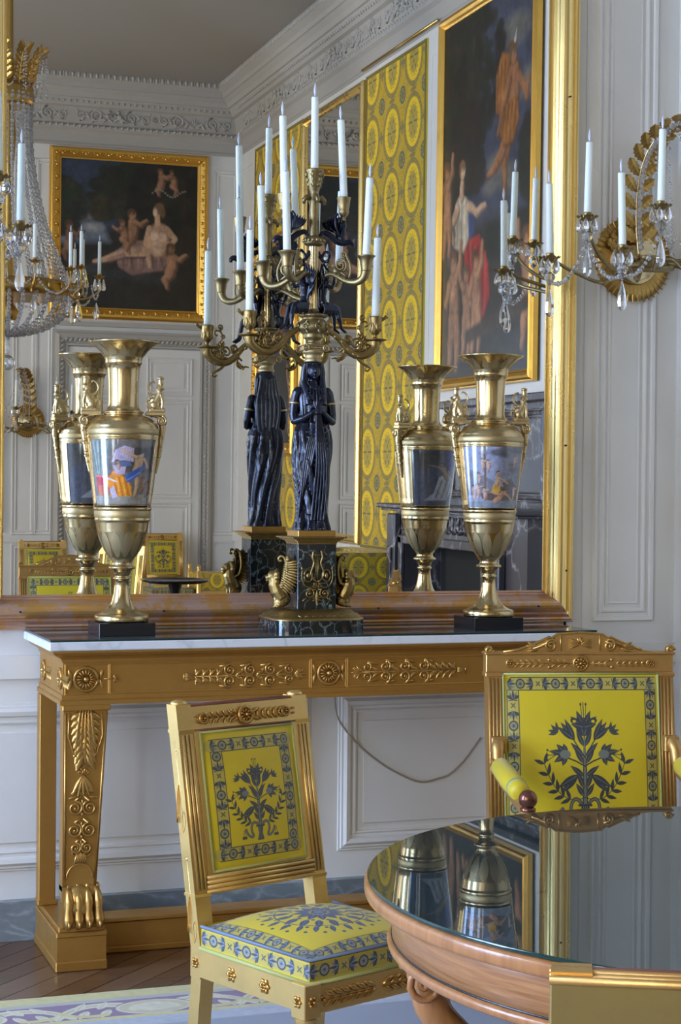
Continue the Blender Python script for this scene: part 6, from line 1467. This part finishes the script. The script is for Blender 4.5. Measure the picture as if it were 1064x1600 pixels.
# ================================================================== CHAIRS
CG, CRG = M_['chair_gilt'], M_['gilt_relief']
def cushion_grid(x0, x1, z0, z1, bulge, n=14):
    rows = []
    for j in range(n+1):
        v = j/n; rows.append([(x0+(x1-x0)*i/n, z0+(z1-z0)*v, bulge*(max(0, sin(pi*i/n))**.45)*(max(0, sin(pi*v))**.45)) for i in range(n+1)])
    return rows
def side_chair(label, loc, rz, group=None, dome=True):
    t = thing('side_chair', label, 'chair', (loc[0], loc[1], .0046), rz, group)
    # local: x right seen from the front, front = -y. seat rails z .33-.40, back leans back
    yb = lambda z: .0+max(0, (z-.40))*.19
    def stile(x, nm):
        m = MB()
        for z0, z1 in ((0, .33), (.33, .40), (.40, .52), (.52, .895), (.895, .955)):
            w_ = .019 if z0 < .33 else .0215
            y0, y1 = (.035-.035*z0/.33 if z0 < .33 else yb(z0)), (0 if z1 <= .34 else yb(z1)); vs = []
            for z, y in ((z0, y0), (z1, y1)):
                vs += [(x-w_, y-.018, z), (x+w_, y-.018, z), (x+w_, y+.020, z), (x-w_, y+.020, z)]
            m.add(vs, [(0, 3, 2, 1), (4, 5, 6, 7), (0, 1, 5, 4), (1, 2, 6, 5), (2, 3, 7, 6), (3, 0, 4, 7)])
        for k in range(3):       # reeding on the front
            xx = x+(k-1)*.011; m.tube([(xx, yb(.53)-.019, .53), (xx, yb(.885)-.019, .885)], .0045, None, 6)
        sx = -1 if x < 0 else 1; F = frame((x+sx*.0215, 0, 0), (0, -sx, 0), (0, 0, 1))
        for z in (.87, .62):
            m.tube([(sx*(-yb(z)), z, .001), (sx*(-yb(z-.2)), z-.2, .001)], .0015, F)
            for k in range(3): m.leaf(F, sx*(-yb(z-.09)), z-.10, .09, .008, -pi/2+(k-1)*.07, .004); 
            m.ball((sx*(-yb(z-.02)), z-.02, .002), .0045, F, 7, 5); m.leaf(F, sx*(-yb(z-.2)), z-.16, .05, .016, -pi/2, .004)
        m.box(x-.0235, x+.0235, yb(.89)-.021, yb(.89)+.022, .888, .897); m.box(x-.0235, x+.0235, yb(.52)-.021, yb(.52)+.022, .515, .522)
        if dome: m.ball((x, yb(.955), .957), (.0215, .019, .009), None, 12, 6)
        return m.build(nm, CG, t)
    W = .178
    stile(-W, 'leg'); stile(W, 'leg')
    BM = Matrix.Translation((0, yb(.55)-.012, .55)) @ Matrix.Rotation(-math.atan(.19), 4, 'X')   # back frame: x, z up the back, -y to the front
    BF = BM @ frame((0, 0, 0), (1, 0, 0), (0, 0, 1))
    MB().box(-W+.02, W-.02, -.006, .022, .345, .405, BM).build('crest_rail', CG, t)
    m = MB(); 
    for z, r in ((.408, .006), (.403, .004)): m.tube([(-W-.02, .008, z), (W+.02, .008, z)], r, BM, 8)
    m.tube([(-W, -.006, .348), (W, -.006, .348)], .003, BM, 6); m.build('crest_moulding', mat('worn_red_gilding', (.20, .07, .045), .4, .3), t)
    m = MB(); F = BF @ T(0, .375, .008); m.rosette(F, 0, 0, .019, 9, .010)
    for d in (-1, 1):
        m.rosette(F, d*.125, 0, .011, 6, .007)
        for k in range(5):
            for s_ in (-1, 1): m.leaf(F, d*(.035+.017*k), 0, .020, .008, (.8*s_) if d > 0 else pi-.8*s_, .006)
        for s_ in (-1, 1): m.leaf(F, d*.024, s_*.005, .022, .010, (.5*s_) if d > 0 else pi-.5*s_, .007); m.leaf(F, d*.146, s_*.006, .012, .006, 0, .004)
    m.build('crest_carving', CRG, t)
    m = MB()
    for k in range(4): m.tube([(-W+.015, -.004-.002*k, -.028+.011*k), (W-.015, -.004-.002*k, -.028+.011*k)], .0055, BM, 7)
    m.box(-W+.015, W-.015, -.004, .020, -.035, .016, BM); m.build('lower_rail', CG, t)
    for s_ in (-1, 1): MB().box(s_*.148-.008, s_*.148+.008, -.008, .014, .0, .35, BM).build('inner_frame', CG, t)
    if not dome:
        MB().box(-W-.0225, W+.0225, .031, .037, .20, .409, BM, .002).build('back_board', M_['olive_gilt'], t)
        m = MB()
        for q in range(3): m.tube([(-W-.023, .036-.009*q, .411), (W+.023, .036-.009*q, .411)], .0050, BM, 7)
        m.build('back_moulding', M_['crest_gilt'], t)
    pad = MB(); rows = cushion_grid(-.140, .140, .016, .342, .020); pad.grid(rows, BF @ T(0, 0, .006)); o = pad.build('back_pad', M_['side_back'], t)
    MB().box(-.141, .141, -.008, .012, .015, .343, BM).build('pad_edge', M_['yellow'], t)
    MB().box(-W+.02, W-.02, .012, .016, .01, .35, BM).build('back_lining', M_['olive_gilt'], t)
    m = MB(); 
    for a, b in (((-.141, .016), (-.141, .342)), ((.141, .016), (.141, .342)), ((-.141, .342), (.141, .342)), ((-.141, .016), (.141, .016))): m.tube([(a[0], -.010, a[1]), (b[0], -.010, b[1])], .0032, BM, 6)
    m.build('back_gimp', M_['gimp'], t)
    # seat frame: depth .40
    D = .395; wf = .195
    m = MB(); m.box(-wf+.02, wf-.02, -D-.018, -D+.012, .335, .398, None, .002).build('front_rail', CG, t)
    F = frame((0, -D-.018, .366), (1, 0, 0), (0, 0, 1)); m = MB()
    for d in (-1, 1):
        for k in range(6):
            for s_ in (-1, 1): m.leaf(F, d*(.012+.023*k), s_*.003, .034, .014, (.42*s_) if d > 0 else pi-.42*s_, .008)
        m.rosette(F, d*.163, 0, .010, 6, .006, False)
    m.build('front_carving', CRG, t)
    for s_ in (-1, 1):
        m = MB(); x0 = s_*.1995; x1 = s_*wf
        vs = [(x0, -.015, .335), (x1, -D+.01, .335), (x1-s_*.03, -D+.01, .335), (x0-s_*.03, -.015, .335)]; vs += [(a, b, .398) for a, b, c in vs]
        m.add(vs, [(0, 1, 2, 3), (7, 6, 5, 4), (0, 4, 5, 1), (1, 5, 6, 2), (2, 6, 7, 3), (3, 7, 4, 0)]); m.build('side_rail', CG, t)
        F = frame((s_*.1985, 0, .366), (0, -s_, 0) if s_ > 0 else (0, -1, 0), (0, 0, 1))
        F = frame((s_*.1985, 0, .366), (0, s_, 0), (0, 0, 1))
        for y in (-.135, -.255): MB().rosette(F, s_*y, 0, .013, 6, .007, False).rosette(F, s_*y, 0, .020, 6, .004, False).build('rosette', CRG, t)
        m = MB(); m.box(s_*wf-.0235, s_*wf+.0235, -D-.024, -D+.022, .328, .404, None, .002)
        m.lathe([(.0, 0), (.013, 0), (.012, .02), (.016, .04), (.0205, .27), (.0225, .29), (.018, .296), (.024, .31), (.024, .328)], T(s_*wf, -D-.001, 0), 20, mod=lambda a, j: 1+.04*cos(10*a)); m.build('leg', CG, t)
        m = MB(); Fc = frame((s_*wf, -D-.024, .366), (1, 0, 0), (0, 0, 1)); m.rosette(Fc, 0, 0, .016, 6, .006, False); Fs = frame((s_*(wf+.0235), -D-.001, .366), (0, s_, 0), (0, 0, 1)); m.rosette(Fs, 0, 0, .016, 6, .006, False); m.rosette(frame((s_*.2, .0, .366), (0, s_, 0), (0, 0, 1)), 0, 0, .014, 6, .006, False); m.build('corner_rosettes', CRG, t)
    # upholstered seat
    n = 16; rows = []
    for j in range(n+1):
        v = j/n; y = -D-.012+(D-.008)*v
        rows.append([(-.196+.392*i/n, y, .452+.040*max(0, sin(pi*i/n))**.6*max(0, sin(pi*v))**.5) for i in range(n+1)])
    MB().grid(rows).build('seat_top', M_['seat_top'], t)
    m = MB()
    y0, y1 = -D-.015, -.02
    for a, b, L in (((-.198, y0), (.198, y0), .40), ((-.1985, y1), (-.198, y0), .36), ((.198, y0), (.1985, y1), .36)):
        m.add([(*a, .400), (*b, .400), (*b, .456), (*a, .456)], [(0, 1, 2, 3)], uvs=[((0, 0), (L/.40, 0), (L/.40, 1), (0, 1))])
    m.add([(-.198, y0, .401), (.198, y0, .401), (.198, y1, .401), (-.198, y1, .401)], [(0, 1, 2, 3)]); m.add([(-.198, y1, .401), (.198, y1, .401), (.198, y1, .456), (-.198, y1, .456)], [(3, 2, 1, 0)])
    m.build('seat_border', M_['seat_side'], t)
    m = MB(); m.tube([(-.199, y1, .454), (-.199, y0-.001, .454), (.199, y0-.001, .454), (.199, y1, .454)], .0035, None, 6); m.build('welt', M_['welt'], t)
    m = MB(); m.tube([(-.200, y1, .403), (-.200, y0-.002, .403), (.200, y0-.002, .403), (.200, y1, .403)], .0055, None, 6); m.build('gimp', M_['gimp'], t)
    return t
def armchair(label, loc, rz, group=None, mt=None):
    t = thing('armchair', label, 'armchair', (loc[0], loc[1], .0046), rz, group); G_ = mt or M_['crest_gilt']
    yb = lambda z: max(0, (z-.42))*.14; W = .262
    def stile(s_):
        x = s_*W; m = MB()
        for z0, z1 in ((0, .34), (.34, .42), (.42, .93)):
            vs = []
            for z in (z0, z1):
                y = .05-.05*z/.34 if z < .34 else yb(z); vs += [(x-.024, y-.02, z), (x+.024, y-.02, z), (x+.024, y+.024, z), (x-.024, y+.024, z)]
            m.add(vs, [(0, 3, 2, 1), (4, 5, 6, 7), (0, 1, 5, 4), (1, 2, 6, 5), (2, 3, 7, 6), (3, 0, 4, 7)])
        for k in range(4): xx = x+(k-1.5)*.011; m.tube([(xx, yb(.46)-.021, .46), (xx, yb(.915)-.021, .915)], .0045, None, 6)
        m.box(x-.029, x+.029, yb(.92)-.026, yb(.92)+.028, .918, .932, None, .003)
        return m.build('leg', G_, t)
    stile(-1); stile(1)
    zc = .93; yc = yb(.95)
    MB().box(-W-.026, W+.026, yc-.022, yc+.026, zc, zc+.056, None, .003).build('crest_rail', G_, t)
    MB().box(-W-.031, W+.031, yc-.028, yc+.03, zc+.054, zc+.062, None, .003).build('crest_moulding', G_, t)
    # pediment
    pts = [(-.235, 0), (.235, 0)]+[(.235-.02-.10*k/4, .0+.034*(k/4)**1.4) for k in range(1, 5)]+[(.095, .043), (.085, .040), (.07, .052), (.0, .057), (-.07, .052), (-.085, .040), (-.095, .043)]+[(-.115-.10*k/4, .034*(1-k/4)**1.4) for k in range(0, 4)]
    F = frame((0, yc-.018, zc+.062), (1, 0, 0), (0, 0, 1))
    MB().prism(pts, -.03, 0, F).build('pediment', G_, t)
    m = MB(); m.tube([(x, y+.001, -.002) for x, y in pts[2:]]+[(-.235, 0, -.002)], .0045, F, 7)
    for d in (-1, 1):
        m.tube([(d*.060, .004, .001), (d*.060, .050, .001)], .0025, F); m.spiral(F, d*.090, .019, .017, 1.7, pi*.75 if d > 0 else pi*.25, -d, .005, (d*.145, .010))
        for k in range(4): m.leaf(F, d*.125, .010, .042, .013, (-.25+.25*k) if d > 0 else pi-(-.25+.25*k), .006)
        m.spiral(F, d*.278, .006, .011, 1.4, 0, d, .006); m.ball((d*.278, .006, -.012), (.013, .013, .016), F, 10, 6)
    for k in range(6): m.leaf(F, 0, .025, .038, .009, (k-2.5)*.16, .006); m.leaf(F, 0, .025, .038, .009, pi+(k-2.5)*.16, .006)
    for k in range(3): m.leaf(F, 0, .025, .02, .008, pi/2+(k-1)*.5, .006)
    F2 = frame((0, yc-.023, zc+.028), (1, 0, 0), (0, 0, 1)); m.rosette(F2, 0, 0, .021, 9, .008)
    for d in (-1, 1):
        m.tube([(d*.02, 0, 0), (d*.215, 0, 0)], .0018, F2); m.rosette(F2, d*.215, 0, .011, 6, .006); 
        for q in (-1, 1): m.ball((d*.096, q*.011, .001), (.006, .006, .005), F2, 8, 5)
        for k in range(9):
            if k in (3,): continue
            for q in (-1, 1): m.leaf(F2, d*(.034+.019*k), 0, .022, .007, (.55*q) if d > 0 else pi-.55*q, .005)
    m.build('crest_carving', CRG if mt is None else G_, t)
    BM = Matrix.Translation((0, yb(.44)-.010, .44)) @ Matrix.Rotation(-math.atan(.14), 4, 'X'); BF = BM @ frame((0, 0, 0), (1, 0, 0), (0, 0, 1))
    h = .49
    MB().grid(cushion_grid(-.236, .236, .0, h, .026, 18), BF @ T(0, 0, .012)).build('back_pad', M_['arm_back'], t)
    MB().box(-.237, .237, -.013, .02, -.002, h+.002, BM).build('pad_edge', M_['yellow'], t)
    m = MB(); 
    for a, b in (((-.237, 0), (-.237, h)), ((.237, 0), (.237, h)), ((-.237, h), (.237, h))): m.tube([(a[0], -.014, a[1]), (b[0], -.014, b[1])], .0035, BM, 6)
    m.build('back_gimp', M_['gimp'], t)
    MB().box(-W, W, -.006, .03, -.04, .0, BM).build('lower_rail', G_, t)
    # arms
    for s_ in (-1, 1):
        o = bpy.data.objects.new('arm', None); C.objects.link(o); o.parent = t; x = s_*W
        m = MB(); m.tube(spl([(x, -.01, .735), (x+s_*.006, -.035, .715), (x+s_*.008, -.055, .672), (x+s_*.01, -.10, .645), (x+s_*.01, -.22, .628), (x+s_*.008, -.36, .610), (x+s_*.006, -.44, .600)], 5), [.020]*6+[.018]*25, None, 8)
        m.box(x-.022, x+.022, -.028, .005, .70, .748, None, .003); m.spiral(frame((x+s_*.012-.018*0, -.06, .665), (0, s_, 0), (0, 0, 1)) @ T(0, 0, .012), 0, 0, .02, 1.7, pi/2, s_, .006)
        m.build('arm_frame', G_, o)
        MB().tube([(x+s_*.008, -.085, .668), (x+s_*.010, -.10, .670), (x+s_*.01, -.24, .654), (x+s_*.008, -.350, .642), (x+s_*.008, -.365, .638)], [.022, .029, .031, .029, .022], None, 14).build('arm_pad', M_['yellow'], o)
        MB().tube([(x+s_*.009, -.315, .646), (x+s_*.009, -.336, .644)], [.0305, .0295], None, 14).build('arm_band', M_['gimp'], o)
        MB().ball((x+s_*.006, -.445, .637), .026, None, 18, 12).lathe([(.020, .604), (.022, .612), (.016, .616)], T(x+s_*.006, -.445, 0), 18).build('arm_knob', mat('worn_bole_ball', (.20, .085, .055), .22, .75) if s_ < 0 else bpy.data.materials['worn_bole_ball'], o)
        MB().lathe([(.0, 0), (.014, 0), (.013, .03), (.018, .05), (.024, .30), (.028, .33), (.028, .42), (.018, .44), (.014, .50), (.020, .56), (.016, .59), (.020, .604)], T(x, -.43, 0), 22).build('leg', G_, t)
    D = .45
    m = MB(); m.box(-W-.025, W+.025, -D, -D+.03, .34, .42, None, .003).box(-W-.02, -W+.01, -D, 0, .34, .42, None, .003).box(W-.01, W+.02, -D, 0, .34, .42, None, .003); m.build('seat_rails', G_, t)
    n = 14; rows = [[(-.255+.51*i/n, -D+.004+(D-.01)*j/n, .455+.045*max(0, sin(pi*i/n))**.5*max(0, sin(pi*j/n))**.5) for i in range(n+1)] for j in range(n+1)]
    m = MB().grid(rows); m.build('seat_top', M_['seat_top'], t); MB().box(-.255, .255, -D+.003, -.006, .42, .456).build('seat_cushion', M_['yellow'], t)
    return t
# near side chair in front of the console; rear-left leg at (1.040, 3.925)
th = radians(21.5)
def chair_at(corner, th): return (corner[0]+.1995*cos(th), corner[1]+.1995*sin(th), 0)
ca = side_chair('gilt side chair with yellow bouquet silk, standing in front of the console legs', chair_at((1.038, 3.93), th), th)
# chair in the bottom right corner, seen from behind
th2 = radians(153.5)
cx_, cy_ = .824, 1.658; back = .105
p2 = (cx_-.1995*cos(th2)+back*sin(th2), cy_-.1995*sin(th2)-back*cos(th2), 0)
cb = side_chair('gilt chair back seen from behind in the bottom right corner, in front of the table', p2, th2, dome=False)
th3 = radians(-13)
aa = armchair('gilt armchair with pedimented crest and large bouquet on yellow silk, behind the round table', (2.118+.288*cos(th3)-.085*sin(th3)*-1*-1, 4.80+.288*sin(th3)-.075, 0), th3)
# chairs of the room seen in the mirror
dup(ca, (3.73, YB+.32, 0), pi, 'gilt yellow side chair against the panelled door, seen in the mirror')
dup(ca, (2.30, -2.90, .0046), pi-.1, 'pale gilt side chair behind the arched crest at the lower left of the mirror')
dup(ca, (2.72, -2.0, .0046), pi+.7, 'turned side chair half hidden behind the left vase, seen in the mirror')
dup(aa, (1.775, 1.55, .0046), pi, 'armchair with arched crest seen in the mirror at its lower left corner')
dup(aa, (1.33, -.25, .0046), pi-.2, 'armchair cut by the left edge of the mirror, only its side showing')
dup(aa, (3.25, 3.12, .0046), pi-1.2, 'armchair whose small arched crest shows before the fireplace opening in the mirror')
dup(aa, (4.12, 3.75, .0046), -pi/2, 'yellow armchair by the right wall, a sliver of it at the mirror corner')
st = thing('stool', 'low stool in yellow medallion silk by the far wall, right of the black tray table', 'stool', (4.20, -4.62, 0))
MB().box(-.23, .23, -.19, .19, .36, .44, None, .004).build('seat_rail', CG, st)
for x in (-.235, .235):
    for y in (-.19, .19): MB().lathe([(0, 0), (.016, 0), (.018, .05), (.026, .34), (.026, .62), (.014, .63), (.022, .65), (.020, .67), (0, .68)], T(x, y, 0), 14).build('leg', CG, st)

# ================================================================== ROUND TABLE
rt_ = thing('round_table', 'round honey-coloured table with a dark reflecting glass top, in the foreground', 'table', (1.836, 2.79, .0046))
TW, TR_ = M_['table_wood'], M_['table_rim']
g_ = MB().lathe([(.745, .742), (.7485, .7435), (.7485, .7485), (.7465, .750)], n=160, smooth=True, cap=True).build('glass_top', [M_['glass_edge'], M_['glass_top']], rt_)
for p_ in g_.data.polygons:
    if len(p_.vertices) > 4: p_.use_smooth = False; p_.material_index = 1
MB().lathe([(.60, .7415), (.748, .7415), (.753, .738), (.754, .735), (.754, .721), (.752, .716), (.745, .713), (.60, .713)], n=128).build('top_rim', TR_, rt_)
MB().lathe([(.60, .714), (.700, .714), (.702, .711), (.702, .632), (.60, .632)], n=128).build('apron', TW, rt_)
MB().lathe([(.702, .6385), (.7035, .638), (.7035, .635), (.702, .6345)], n=128, cap=False).build('ebony_line', M_['ebony'], rt_)
MB().lathe([(.60, .635), (.703, .635), (.709, .632), (.711, .627), (.709, .619), (.704, .615), (.60, .615)], n=128).build('lower_moulding', TR_, rt_)
MB().lathe([(0, .615), (.60, .615), (.60, .714), (0, .714)], n=64, cap=False).build('table_core', TW, rt_)
for k in range(4):
    a = radians(164)+k*pi/2; o = MB(); F = Matrix.Translation((0, 0, 0)) @ RZ(a)
    o.tube(spl([(.62, 0, .616), (.635, 0, .565), (.62, 0, .50), (.53, 0, .40), (.50, 0, .30), (.52, 0, .20), (.57, 0, .10), (.60, 0, .03), (.60, 0, .0)], 5), [.045, .040, .040, .036, .036, .036, .034, .034, .034, .034]+[.032]*31, F, 10)
    o.box(.555, .695, -.055, .055, .596, .616, F, .004)
    for s_ in (-1, 1): o.spiral(F @ frame((.645, s_*.042, .565), (s_*-1, 0, 0), (0, 0, 1)), 0, 0, .030, 1.5, pi/2, 1, .008)
    o.build('leg', TR_, rt_)
MB().lathe([(0, .0), (.36, .0), (.37, .02), (.36, .05), (0, .06)], n=64).build('base_disc', TW, rt_)
MB().box(.701, .7032, -.0015, .0015, .676, .688, RZ(radians(160))).build('keyhole', M_['dark'], rt_)

# ================================================================== TRAY TABLE, SOFA, SCREEN in the reflection
tt = thing('tray_table', 'low black round table with a dished top, in the mirror beside the candelabrum', 'table', (2.95, -.95, .001))
MB().lathe([(0, .735), (.20, .735), (.235, .745), (.25, .755), (.25, .762), (.235, .758), (.21, .748), (0, .744)], n=48).build('tray_top', M_['black_tray'], tt)
MB().lathe([(0, 0), (.16, 0), (.16, .03), (.05, .05), (.025, .10), (.03, .35), (.02, .6), (.05, .72), (.06, .736)], n=24).build('pedestal', M_['black_tray'], tt)
so = thing('sofa', 'sofa in yellow medallion silk by the fireplace, its rolled arm seen in the mirror', 'sofa', (3.95, -.13, 0))
SS = M_['sofa_silk']
def soft(x0, x1, y0, y1, z0, z1, nm, b=.05):
    m = MB(); n = 8
    m.box(x0, x1, y0, y1, z0, z1, None, b)
    o = m.build(nm, SS, so); 
    return o
def uvbox(x0, x1, y0, y1, z0, z1, nm, par=None):
    m = MB(); 
    F_ = [((x0, y0, z0), (x1, y0, z0), (x1, y0, z1), (x0, y0, z1)), ((x1, y0, z0), (x1, y1, z0), (x1, y1, z1), (x1, y0, z1)), ((x1, y1, z0), (x0, y1, z0), (x0, y1, z1), (x1, y1, z1)), ((x0, y1, z0), (x0, y0, z0), (x0, y0, z1), (x0, y1, z1)), ((x0, y0, z1), (x1, y0, z1), (x1, y1, z1), (x0, y1, z1)), ((x0, y1, z0), (x1, y1, z0), (x1, y0, z0), (x0, y0, z0))]
    for f in F_: 
        a = Vector(f[1])-Vector(f[0]); b = Vector(f[3])-Vector(f[0]); m.add(f, [(0, 1, 2, 3)], uvs=[((0, 0), (a.length, 0), (a.length, b.length), (0, b.length))])
    o = m.build(nm, SS, par or so); bv = o.modifiers.new('round', 'BEVEL'); bv.width = .03; bv.segments = 3; return o
uvbox(-.24, .24, -.20, .20, .44, .60, 'seat_pad', st); uvbox(-.35, .30, -.60, .02, .20, .48, 'seat'); uvbox(.20, .42, -.60, .02, .2, 1.0, 'backrest'); 
uvbox(-.36, .36, -.02, .20, .2, 1.0, 'armrest'); uvbox(-.36, .36, -.80, -.60, .2, 1.0, 'armrest')
for x in (-.30, .36):
    for y in (-.72, .12): MB().lathe([(.0, 0), (.02, 0), (.03, .2), (.03, .21)], T(x, y, 0), 12).build('leg', GW, so)
